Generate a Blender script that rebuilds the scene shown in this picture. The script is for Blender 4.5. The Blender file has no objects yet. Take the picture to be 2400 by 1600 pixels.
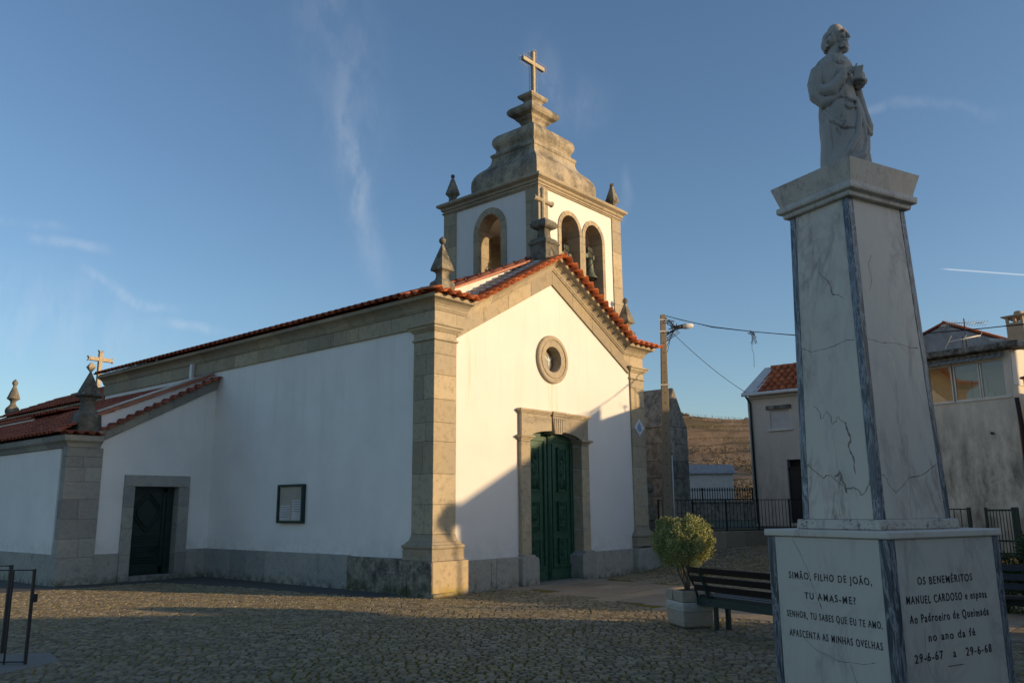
import bpy, bmesh, math, random
from mathutils import Vector, Matrix, noise
from mathutils.geometry import tessellate_polygon
random.seed(7)
scn = bpy.context.scene
COL = scn.collection
PI = math.pi
def R(a): return math.radians(a)

# ------------------------------------------------------------------ camera
CAM = Vector((-11.382, -11.918, 1.65))
cam = bpy.data.cameras.new('camera'); cam_ob = bpy.data.objects.new('camera', cam); COL.objects.link(cam_ob)
cam.sensor_width = 36.0; cam.lens = 28.97; cam.clip_start = 0.1; cam.clip_end = 5000
_r = Vector((0.65513596, -0.75546674, -0.0081775)); _u = Vector((-0.14430174, -0.13574742, 0.98017837)); _f = Vector((0.74160224, 0.64097007, 0.19794818))
mw = Matrix((( _r.x, _u.x, -_f.x, CAM.x), (_r.y, _u.y, -_f.y, CAM.y), (_r.z, _u.z, -_f.z, CAM.z), (0, 0, 0, 1)))
cam_ob.matrix_world = mw
scn.camera = cam_ob

# ------------------------------------------------------------------ light
SUN_EL = 9.2
SX, SY = 0.44, -0.898                     # horizontal direction towards the sun
w = bpy.data.worlds.new('World'); scn.world = w; w.use_nodes = True
nt = w.node_tree; nt.nodes.clear()
out = nt.nodes.new('ShaderNodeOutputWorld'); bg = nt.nodes.new('ShaderNodeBackground'); sky = nt.nodes.new('ShaderNodeTexSky')
sky.sky_type = 'NISHITA'; sky.sun_disc = False; sky.sun_elevation = R(SUN_EL); sky.sun_rotation = math.atan2(SX, SY)
sky.altitude = 500; sky.air_density = 1.0; sky.dust_density = 1.3; sky.ozone_density = 2.6
bg.inputs['Strength'].default_value = 0.15
# thin high cirrus wisps and a contrail, laid out as streaks in sky directions
L = nt.links.new
tc = nt.nodes.new('ShaderNodeTexCoord')
def wn(t, **k):
    x = nt.nodes.new(t)
    for a, v in k.items(): setattr(x, a, v)
    return x
def wmath(op, a, b=0.0, clamp=False):
    x = wn('ShaderNodeMath', operation=op, use_clamp=clamp)
    for sck, v in ((x.inputs[0], a), (x.inputs[1], b)):
        if isinstance(v, (int, float)): sck.default_value = v
        else: L(v, sck)
    return x.outputs[0]
wnz = wn('ShaderNodeTexNoise'); wnz.inputs['Scale'].default_value = 1.0; wnz.inputs['Detail'].default_value = 8; wnz.inputs['Roughness'].default_value = 0.62; wmp = wn('ShaderNodeMapping'); wmp.inputs['Scale'].default_value = (34, 34, 9); wmp.inputs['Rotation'].default_value = (R(8), R(-10), 0); L(tc.outputs['Generated'], wmp.inputs['Vector']); L(wmp.outputs['Vector'], wnz.inputs['Vector'])
wwp = wn('ShaderNodeTexNoise'); wwp.inputs['Scale'].default_value = 5; wwp.inputs['Detail'].default_value = 3; L(tc.outputs['Generated'], wwp.inputs['Vector'])
wv1 = wn('ShaderNodeVectorMath', operation='SUBTRACT'); L(wwp.outputs['Color'], wv1.inputs[0]); wv1.inputs[1].default_value = (0.5, 0.5, 0.5)
wv2 = wn('ShaderNodeVectorMath', operation='SCALE'); L(wv1.outputs[0], wv2.inputs[0]); wv2.inputs['Scale'].default_value = 0.10
wv3 = wn('ShaderNodeVectorMath', operation='ADD'); L(tc.outputs['Generated'], wv3.inputs[0]); L(wv2.outputs[0], wv3.inputs[1]); WARP = wv3.outputs[0]
def wdot(vec, v): x = wn('ShaderNodeVectorMath', operation='DOT_PRODUCT'); L(vec, x.inputs[0]); x.inputs[1].default_value = v; return x.outputs['Value']
def wrange(val, a, b, c, d): x = wn('ShaderNodeMapRange', interpolation_type='SMOOTHSTEP'); L(val, x.inputs[0]); [setattr(x.inputs[i], 'default_value', q) for i, q in ((1, a), (2, b), (3, c), (4, d))]; return x.outputs[0]
total = None
def streak(A, B, width, amt, warp=True, rough=True):
    global total
    A = Vector(A).normalized(); B = Vector(B).normalized(); nrm = A.cross(B).normalized(); dirn = (B - A).normalized(); mid = (A + B).normalized()
    ext = (B - A).dot(dirn) / 2; off = mid.dot(dirn); vec = WARP if warp else tc.outputs['Generated']
    across = wrange(wmath('ABSOLUTE', wdot(vec, nrm)), 0.0, width, 1.0, 0.0)
    al = wmath('ABSOLUTE', wmath('SUBTRACT', wdot(vec, dirn), off)); along = wrange(al, ext * (0.35 if warp else 0.9), ext * 1.15, 1.0, 0.0)
    front = wrange(wdot(vec, mid), 0.3, 0.5, 0.0, 1.0)
    m = wmath('MULTIPLY', wmath('MULTIPLY', across, along), front)
    if rough: m = wmath('MULTIPLY', m, wrange(wnz.outputs['Fac'], 0.36, 0.66, 0.15, 1.0))
    m = wmath('MULTIPLY', m, amt)
    total = m if total is None else wmath('ADD', total, m, True)
streak((0.4408, 0.6653, 0.60), (0.5742, 0.7278, 0.375), 0.075, 0.06); streak((0.535, 0.7221, 0.44), (0.6325, 0.7331, 0.2501), 0.03, 0.12)
streak((0.5, 0.71, 0.50), (0.60, 0.735, 0.30), 0.014, 0.07)
streak((0.2722, 0.9203, 0.2582), (0.3796, 0.8892, 0.27), 0.009, 0.16); streak((0.341, 0.9051, 0.243), (0.4366, 0.8705, 0.2307), 0.009, 0.20)
streak((0.4149, 0.8821, 0.2181), (0.4955, 0.8453, 0.2037), 0.008, 0.15); streak((0.2361, 0.9332, 0.2713), (0.3249, 0.9036, 0.2808), 0.011, 0.12)
streak((0.6607, 0.5393, 0.5264), (0.7495, 0.4948, 0.4397), 0.05, 0.07); streak((0.8594, 0.2833, 0.4257), (0.919, 0.1119, 0.378), 0.009, 0.09)
streak((0.7911, 0.5282, 0.3087), (0.7757, 0.4897, 0.398), 0.010, 0.08); streak((0.15, 0.97, 0.19), (0.444, 0.8738, 0.1984), 0.07, 0.12)
streak((0.9474, 0.2039, 0.2466), (0.9702, 0.1017, 0.2220), 0.0012, 0.5, False, False)
mx = nt.nodes.new('ShaderNodeMixRGB'); mx.inputs['Color2'].default_value = (4.4, 4.5, 4.7, 1)
wb = nt.nodes.new('ShaderNodeMixRGB'); wb.blend_type = 'MULTIPLY'; wb.inputs['Fac'].default_value = 1.0; wb.inputs['Color2'].default_value = (0.99, 0.975, 0.975, 1)
L(sky.outputs['Color'], wb.inputs['Color1']); L(total, mx.inputs['Fac']); L(wb.outputs['Color'], mx.inputs['Color1'])
L(mx.outputs['Color'], bg.inputs['Color']); L(bg.outputs['Background'], out.inputs['Surface'])
sl = bpy.data.lights.new('sun', 'SUN'); sl.energy = 3.9; sl.angle = R(0.6); sl.color = (1.0, 0.705, 0.385)
sun = bpy.data.objects.new('sun', sl); COL.objects.link(sun)
sd = Vector((SX * math.cos(R(SUN_EL)), SY * math.cos(R(SUN_EL)), math.sin(R(SUN_EL)))).normalized()
sun.rotation_euler = sd.to_track_quat('Z', 'Y').to_euler(); sun.location = (10, -20, 12)
vs = scn.view_settings; scn.display_settings.display_device = 'sRGB'
vs.view_transform = 'Standard'; vs.look = 'None'; vs.gamma = 1.0; vs.exposure = 0.40; vs.use_curve_mapping = False

# ------------------------------------------------------------------ materials
class NT:
    def __init__(s, name):
        m = bpy.data.materials.new(name); m.use_nodes = True; s.m = m; s.t = m.node_tree; s.t.nodes.clear()
        s.o = s.t.nodes.new('ShaderNodeOutputMaterial'); s.b = s.t.nodes.new('ShaderNodeBsdfPrincipled')
        s.t.links.new(s.b.outputs[0], s.o.inputs['Surface']); s.tc = s.t.nodes.new('ShaderNodeTexCoord')
    def n(s, typ, **k):
        x = s.t.nodes.new(typ)
        for a, v in k.items():
            if a in ('operation', 'blend_type', 'feature', 'data_type', 'distance', 'noise_dimensions'): setattr(x, a, v)
            else: x.inputs[a.replace('_', ' ')].default_value = v
        return x
    def l(s, a, b): s.t.links.new(a, b)
    def coord(s, scale=(1, 1, 1), loc=(0, 0, 0), rot=(0, 0, 0)):
        mp = s.n('ShaderNodeMapping'); mp.inputs['Scale'].default_value = scale; mp.inputs['Location'].default_value = loc; mp.inputs['Rotation'].default_value = rot
        s.l(s.tc.outputs['Object'], mp.inputs['Vector']); return mp.outputs['Vector']
    def noise(s, sc, det=4, rough=0.55, vec=None, dist=0.0):
        x = s.n('ShaderNodeTexNoise', Scale=sc, Detail=det, Roughness=rough, Distortion=dist)
        s.l(vec or s.tc.outputs['Object'], x.inputs['Vector']); return x.outputs['Fac']
    def ramp(s, fac, stops):
        x = s.t.nodes.new('ShaderNodeValToRGB'); cr = x.color_ramp
        while len(cr.elements) < len(stops): cr.elements.new(0.5)
        for e, (p, c) in zip(cr.elements, stops):
            e.position = p; e.color = (c, c, c, 1) if not hasattr(c, '__len__') else (*c, 1)
        s.l(fac, x.inputs['Fac']); return x.outputs['Color']
    def mix(s, fac, a, b, mode='MIX'):
        x = s.t.nodes.new('ShaderNodeMixRGB'); x.blend_type = mode
        for sock, v in ((x.inputs['Fac'], fac), (x.inputs['Color1'], a), (x.inputs['Color2'], b)):
            if isinstance(v, (int, float)): sock.default_value = v
            elif isinstance(v, tuple): sock.default_value = (*v, 1)
            else: s.l(v, sock)
        return x.outputs['Color']
    def math(s, op, a, b=0.0, clamp=False):
        x = s.t.nodes.new('ShaderNodeMath'); x.operation = op; x.use_clamp = clamp
        for sock, v in ((x.inputs[0], a), (x.inputs[1], b)):
            if isinstance(v, (int, float)): sock.default_value = v
            else: s.l(v, sock)
        return x.outputs[0]
    def island(s):
        return s.t.nodes.new('ShaderNodeNewGeometry').outputs['Random Per Island']
    def xyz(s):
        x = s.t.nodes.new('ShaderNodeSeparateXYZ'); s.l(s.tc.outputs['Object'], x.inputs[0]); return x.outputs
    def bump(s, h, strength=0.3, dist=0.01):
        x = s.n('ShaderNodeBump', Strength=strength, Distance=dist); s.l(h, x.inputs['Height']); s.l(x.outputs[0], s.b.inputs['Normal'])
    def fin(s, col, rough=0.8, metal=0.0, spec=0.5):
        if isinstance(col, tuple): s.b.inputs['Base Color'].default_value = (*col, 1)
        else: s.l(col, s.b.inputs['Base Color'])
        if isinstance(rough, (int, float)): s.b.inputs['Roughness'].default_value = rough
        else: s.l(rough, s.b.inputs['Roughness'])
        s.b.inputs['Metallic'].default_value = metal; s.b.inputs['Specular IOR Level'].default_value = spec
        return s.m

def band(s, val, lo, hi, soft):
    """smooth 0-1-0 window of val between lo and hi"""
    a = s.t.nodes.new('ShaderNodeMapRange'); a.interpolation_type = 'SMOOTHSTEP'; a.inputs[1].default_value = lo - soft; a.inputs[2].default_value = lo + soft; s.l(val, a.inputs[0])
    b = s.t.nodes.new('ShaderNodeMapRange'); b.interpolation_type = 'SMOOTHSTEP'; b.inputs[1].default_value = hi - soft; b.inputs[2].default_value = hi + soft; b.inputs[3].default_value = 1; b.inputs[4].default_value = 0; s.l(val, b.inputs[0])
    return s.math('MULTIPLY', a.outputs[0], b.outputs[0])

def m_plain(name, col, rough=0.6, metal=0.0, var=0.25, scale=30, spec=0.5, bump=0.15):
    s = NT(name); f = s.noise(scale, 5); g = s.noise(scale * 0.13, 3)
    c = s.mix(s.ramp(f, [(0.3, 0.0), (0.75, 1.0)]), tuple(v * (1 - var) for v in col), tuple(min(1, v * (1 + var)) for v in col))
    c = s.mix(s.ramp(g, [(0.4, 0.0), (0.7, 0.45)]), c, tuple(v * 0.72 for v in col))
    s.bump(f, bump, 0.004)
    return s.fin(c, rough, metal, spec)

def m_plaster(name, col=(0.725, 0.695, 0.66), stains=(), dirt=0.06):
    s = NT(name)
    f = s.noise(60, 6, 0.7); g = s.noise(0.9, 5, 0.6)
    c = s.mix(s.ramp(g, [(0.35, 0.0), (0.75, 1.0)]), col, tuple(v * (1 - dirt) for v in col))
    xyz = s.xyz()
    run = s.noise(1.0, 6, 0.6, s.coord((7, 7, 0.45)))
    top = s.math('MULTIPLY', band(s, xyz[2], 3.6, 9.9, 1.2), s.ramp(run, [(0.50, 0.0), (0.72, 0.20)]))
    c = s.mix(top, c, (0.50, 0.46, 0.38))
    low = s.math('MULTIPLY', band(s, xyz[2], -1.0, 0.95, 0.30), s.ramp(s.noise(3.5, 7, 0.7), [(0.40, 0.0), (0.65, 0.5)]))
    c = s.mix(low, c, (0.50, 0.47, 0.40))
    blot = s.noise(0.45, 6, 0.6); c = s.mix(s.ramp(blot, [(0.48, 0.0), (0.68, 0.22)]), c, (0.63, 0.61, 0.575))
    for ax, lo, hi, z0, z1, amt in stains:
        m = s.math('MULTIPLY', band(s, xyz[ax], lo, hi, 0.06), band(s, xyz[2], z0, z1, 0.3))
        st = s.noise(5, 4, 0.6, s.coord((3.2, 3.2, 0.16)))
        m = s.math('MULTIPLY', m, s.ramp(st, [(0.45, 0.0), (0.68, amt)]))
        c = s.mix(m, c, (0.62, 0.50, 0.27))
    h = s.math('ADD', f, s.math('MULTIPLY', s.noise(7, 4), 2.5))
    s.bump(h, 0.16, 0.006)
    return s.fin(c, 0.9, spec=0.2)

def m_granite(name, base=(0.33, 0.285, 0.20), lichen=0.25, dark=0.5, warm=0.35, white=0.0, moss=None, streak=False):
    s = NT(name); isl = s.island()
    big = s.noise(1.3, 5, 0.6); mid = s.noise(7, 6, 0.65); fine = s.noise(85, 4, 0.7)
    c = s.mix(s.ramp(isl, [(0.0, 0.0), (1.0, 1.0)]), tuple(v * 0.74 for v in base), (base[0] * 1.22, base[1] * 1.19, base[2] * 1.12))
    c = s.mix(s.ramp(big, [(0.38, 0.0), (0.72, warm)]), c, (base[0] * 1.2, base[1] * 1.0, base[2] * 0.66))
    c = s.mix(s.ramp(fine, [(0.32, 0.6), (0.46, 0.0), (0.72, 0.0)]), c, (0.08, 0.075, 0.07)); c = s.mix(s.ramp(s.noise(14, 8, 0.75), [(0.55, 0.0), (0.66, 0.45)]), c, tuple(v * 0.42 for v in base)); c = s.mix(s.ramp(s.noise(0.9, 4, 0.6, s.coord((1, 1, 1), (4, 4, 4))), [(0.45, 0.0), (0.65, 0.5)]), c, (base[0] * 0.82, base[1] * 0.86, base[2] * 0.95))
    c = s.mix(s.ramp(fine, [(0.6, 0.0), (0.8, 0.35)]), c, (0.62, 0.58, 0.48))
    c = s.mix(s.ramp(mid, [(0.5, 0.0), (0.72, dark)]), c, tuple(v * 0.5 for v in base))
    lic = s.noise(1.3, 9, 0.72, s.coord((1.3, 1.3, 0.9), (7, 3, 1))) if streak else s.noise(4.2, 8, 0.72, s.coord((1, 1, 0.8), (7, 3, 1)))
    c = s.mix(s.ramp(lic, [(0.60 - 0.25 * lichen, 0.0), (0.74 - 0.15 * lichen, lichen)]), c, (0.052, 0.052, 0.046))
    if white:
        v = s.n('ShaderNodeTexVoronoi', Scale=16.0); s.l(s.coord((1, 1, 1)), v.inputs['Vector'])
        wn = s.noise(3.0, 3)
        k = s.math('MULTIPLY', s.ramp(v.outputs['Distance'], [(0.16, 1.0), (0.3, 0.0)]), s.ramp(wn, [(0.45, 0.0), (0.6, white)]))
        c = s.mix(k, c, (0.36, 0.37, 0.34))
    if moss:
        z = s.xyz()[2]; mr = band(s, z, -1.0, moss[0], 0.16)
        k = s.math('MULTIPLY', mr, s.ramp(s.noise(5, 5, 0.7), [(0.42, 0.0), (0.6, moss[1])])); c = s.mix(k, c, moss[2])
    h = s.math('ADD', s.math('MULTIPLY', fine, 0.5), s.math('MULTIPLY', mid, 1.6))
    s.bump(h, 0.5, 0.012)
    return s.fin(c, 0.88, spec=0.25)

def m_tiles(name, base=(0.42, 0.115, 0.045), old=0.3, darkc=(0.10, 0.04, 0.03)):
    s = NT(name); isl = s.island()
    c = s.mix(s.ramp(isl, [(0, 0.0), (1, 1.0)]), tuple(v * 0.72 for v in base), (base[0] * 1.25, base[1] * 1.35, base[2] * 1.4))
    f = s.noise(9, 6, 0.7); c = s.mix(s.ramp(f, [(0.45, 0.0), (0.7, old)]), c, darkc)
    g = s.noise(60, 4, 0.7); c = s.mix(s.ramp(g, [(0.6, 0.0), (0.78, 0.3)]), c, (0.5, 0.36, 0.25))
    s.bump(g, 0.3, 0.004); return s.fin(c, 0.82, spec=0.25)

def m_marble(name, base=(0.62, 0.60, 0.565), vein=(0.17, 0.14, 0.15), warm=(0.60, 0.50, 0.40), amt=0.8, seed=0.0, grime=0.0, rough=0.42):
    s = NT(name)
    v = s.coord((1.0, 1.0, 0.42), (seed, seed * 1.7, seed * 0.3))
    n = s.noise(1.5, 9, 0.62, v, 0.5); n2 = s.noise(3.1, 8, 0.6, s.coord((1, 1, 0.5), (seed + 9, 4, seed)), 1.0)
    cl = s.noise(1.0, 4, 0.5, s.coord((1, 1, 0.3), (seed, 2, 5)))
    mot = s.noise(16, 5, 0.6, s.coord((1, 1, 0.28)))
    c = s.mix(s.ramp(cl, [(0.35, 0.0), (0.7, 0.55)]), base, warm)
    c = s.mix(s.ramp(mot, [(0.35, 0.16), (0.65, 0.0)]), c, (0.40, 0.40, 0.42))
    a = s.math('ABSOLUTE', s.math('SUBTRACT', n, 0.5)); b = s.math('ABSOLUTE', s.math('SUBTRACT', n2, 0.5))
    gate = s.ramp(s.noise(1.7, 3, 0.5, s.coord((1, 1, 0.6), (3 + seed, 1, 2))), [(0.42, 0.0), (0.62, 1.0)])
    k1 = s.math('MULTIPLY', s.ramp(a, [(0.0, amt), (0.012, amt * 0.55), (0.04, 0.0)]), gate)
    k2 = s.math('MULTIPLY', s.ramp(b, [(0.0, amt * 0.7), (0.03, amt * 0.35), (0.07, 0.0)]), gate)
    c = s.mix(k2, c, (0.42, 0.27, 0.24)); c = s.mix(k1, c, vein)
    if grime:
        g = s.noise(24, 8, 0.75); g2 = s.noise(3, 4, 0.6)
        k = s.math('MULTIPLY', s.ramp(g, [(0.5, 0.0), (0.6, 1.0)]), s.ramp(g2, [(0.4, 0.0), (0.58, grime)])); c = s.mix(k, c, (0.05, 0.045, 0.04))
    s.bump(mot, 0.08, 0.003); return s.fin(c, rough, spec=0.4)

def m_grey_marble(name='grey_marble'):
    s = NT(name); v = s.coord((7, 7, 1.1), (0.3, 0.8, 0.1), (R(6), R(8), 0)); n = s.noise(1.6, 7, 0.6, v, 1.8); f = s.noise(30, 5)
    c = s.ramp(n, [(0.30, (0.022, 0.026, 0.034)), (0.46, (0.05, 0.058, 0.072)), (0.53, (0.30, 0.31, 0.33)), (0.57, (0.07, 0.08, 0.10)), (0.66, (0.12, 0.13, 0.15)), (0.74, (0.42, 0.42, 0.43))])
    c = s.mix(s.ramp(f, [(0.4, 0.25), (0.6, 0.0)]), c, (0.06, 0.06, 0.07)); return s.fin(c, 0.38)

M = {}
M['wall'] = m_plaster('white_plaster', stains=((0, 0.95, 1.12, 3.7, 5.25, 0.55), (0, 1.22, 1.36, 4.2, 5.4, 0.5), (0, 3.72, 4.22, 3.75, 4.62, 0.75)))
M['wall_old'] = m_plaster('side_plaster', (0.86, 0.82, 0.77), dirt=0.08)
M['granite'] = m_granite('granite', (0.40, 0.345, 0.255), lichen=0.24, dark=0.55)
M['granite_grey'] = m_granite('grey_granite', (0.34, 0.33, 0.30), lichen=0.28, dark=0.4, warm=0.15, moss=(0.12, 0.8, (0.05, 0.055, 0.02)))
M['granite_lichen'] = m_granite('lichen_granite', (0.30, 0.28, 0.23), lichen=0.85, dark=0.7, warm=0.1, white=1.0, moss=(0.2, 0.9, (0.06, 0.065, 0.02)))
M['granite_warm'] = m_granite('plinth_granite', (0.40, 0.335, 0.235), lichen=0.12, dark=0.45, moss=(0.13, 1.0, (0.33, 0.25, 0.03)))
M['pinnacle'] = m_granite('weathered_granite', (0.25, 0.23, 0.185), lichen=0.85, dark=0.6, warm=0.3, white=0.5)
M['spire'] = m_granite('spire_granite', (0.42, 0.365, 0.28), streak=True, lichen=0.8, dark=0.6, warm=0.3)
M['tiles'] = m_tiles('roof_tiles', (0.47, 0.125, 0.045), 0.28)
M['tiles_old'] = m_tiles('weathered_roof_tiles', (0.34, 0.088, 0.045), 0.35)
M['flash'] = m_plain('terracotta_flashing', (0.42, 0.16, 0.09), 0.7)
M['mortar'] = m_plain('grey_mortar', (0.42, 0.41, 0.39), 0.9)
M['green'] = m_plain('green_door_paint', (0.022, 0.085, 0.050), 0.45, var=0.4, scale=9)
M['green_dark'] = m_plain('dark_green_paint', (0.010, 0.024, 0.017), 0.45, var=0.4, scale=9)
M['board_green'] = m_plain('board_green_paint', (0.006, 0.035, 0.028), 0.4)
M['iron'] = m_plain('dark_iron', (0.022, 0.024, 0.027), 0.5, 0.3, scale=40)
M['iron_green'] = m_plain('dark_green_iron', (0.010, 0.03, 0.026), 0.5, 0.1, scale=40)
M['bronze'] = m_plain('bell_bronze', (0.10, 0.115, 0.085), 0.55, 0.45, scale=14)
M['marbleL'] = m_marble('veined_marble', (0.64, 0.55, 0.44), seed=0.0, vein=(0.16, 0.11, 0.09), warm=(0.58, 0.48, 0.37), amt=0.7)
M['marbleR'] = m_marble('pale_veined_marble', (0.61, 0.53, 0.435), seed=4.2, amt=0.55, vein=(0.20, 0.14, 0.12))
M['marble_low'] = m_marble('inscribed_marble', (0.57, 0.505, 0.42), seed=8.1, amt=0.45, warm=(0.52, 0.47, 0.40))
M['marble_step'] = m_marble('stained_marble', (0.54, 0.48, 0.39), seed=2.0, amt=0.9, grime=1.0)
M['marble_cap'] = m_marble('capital_marble', (0.54, 0.485, 0.42), seed=5.0, amt=0.5, grime=0.35)
M['greym'] = m_grey_marble()
M['ink'] = m_plain('black_letter_paint', (0.008, 0.009, 0.018), 0.4)
M['wood'] = m_plain('dark_bench_wood', (0.016, 0.011, 0.010), 0.5, var=0.4, scale=12)
M['concrete'] = m_plain('concrete', (0.22, 0.20, 0.165), 0.9, scale=50)
M['planter'] = m_plain('planter_stone', (0.34, 0.30, 0.235), 0.9, scale=90, var=0.2)
M['planter_band'] = m_plain('planter_frieze', (0.50, 0.48, 0.43), 0.9, scale=60)
M['soil'] = m_plain('soil', (0.06, 0.045, 0.03), 0.95)
M['alu'] = m_plain('aluminium', (0.66, 0.62, 0.55), 0.45, 0.0, var=0.08)
M['white_metal'] = m_plain('white_metal', (0.70, 0.69, 0.66), 0.5, var=0.08)
M['rubber'] = m_plain('black_cable', (0.012, 0.012, 0.013), 0.6)
M['paper'] = m_plain('paper', (0.80, 0.80, 0.78), 0.8, var=0.05)
M['cork'] = m_plain('cork', (0.58, 0.53, 0.43), 0.9, var=0.12)
M['brick'] = m_plain('brick_flue', (0.36, 0.14, 0.07), 0.9)

def m_pole():
    s = NT('concrete_pole'); f = s.noise(40, 5); c = s.mix(s.ramp(f, [(0.3, 0.0), (0.7, 1.0)]), (0.23, 0.185, 0.12), (0.33, 0.27, 0.185))
    s.bump(f, 0.3, 0.005); return s.fin(c, 0.9)
M['pole'] = m_pole()
def m_glass(name, tint=(0.45, 0.42, 0.36), alpha=0.25, rough=0.03):
    s = NT(name); s.t.nodes.remove(s.b)
    gl = s.n('ShaderNodeBsdfGlossy', Roughness=rough); tr = s.n('ShaderNodeBsdfTransparent'); tr.inputs[0].default_value = (*tint, 1)
    mxs = s.t.nodes.new('ShaderNodeMixShader'); lw = s.t.nodes.new('ShaderNodeLayerWeight'); lw.inputs['Blend'].default_value = 0.5
    k = s.math('ADD', s.math('MULTIPLY', s.math('POWER', lw.outputs['Facing'], 4.0), 0.85), alpha, True)
    s.l(k, mxs.inputs[0]); s.l(tr.outputs[0], mxs.inputs[1]); s.l(gl.outputs[0], mxs.inputs[2]); s.l(mxs.outputs[0], s.o.inputs['Surface'])
    return s.m
M['glass'] = m_glass('window_glass', (0.85, 0.82, 0.76), 0.07)
def m_dirty(name, col, dk, stain=0.7, low=2.9):
    s = NT(name); v = s.noise(1.5, 8, 0.72, s.coord((2.0, 2.0, 0.7))); f = s.noise(9, 8, 0.7); z = s.xyz()[2]; fine = s.noise(70, 4)
    mr = band(s, z, -3, low, 1.0); patch = s.noise(2.0, 8, 0.7)
    k = s.math('MULTIPLY', s.math('ADD', s.math('MULTIPLY', mr, 0.75), 0.30), s.ramp(v, [(0.36, 0.0), (0.62, stain)]))
    c = s.mix(s.ramp(f, [(0.4, 0.0), (0.7, 0.25)]), col, tuple(x * 0.8 for x in col)); c = s.mix(k, c, dk)
    kk = s.math('MULTIPLY', mr, s.ramp(patch, [(0.56, 0.0), (0.60, 0.55)])); c = s.mix(kk, c, tuple(x * 0.9 for x in col))
    s.bump(s.math('ADD', f, fine), 0.35, 0.01); return s.fin(c, 0.92, spec=0.15)
M['house_a'] = m_dirty('stained_render', (0.68, 0.63, 0.55), (0.36, 0.33, 0.29), 0.6, 2.0)
M['house_b'] = m_dirty('peeling_render', (0.72, 0.66, 0.55), (0.24, 0.215, 0.18), 0.9, 2.3)
M['house_top'] = m_dirty('pale_render', (0.70, 0.66, 0.58), (0.32, 0.30, 0.27), 0.4, 0)
M['house_c'] = m_plain('grey_render', (0.55, 0.54, 0.51), 0.9, var=0.1)
M['slab_mould'] = m_granite('mouldy_concrete', (0.36, 0.34, 0.30), lichen=1.0, dark=0.6, warm=0.0)
M['fibre'] = m_granite('fibre_cement', (0.26, 0.27, 0.27), lichen=0.4, dark=0.5, warm=0.0)

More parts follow.
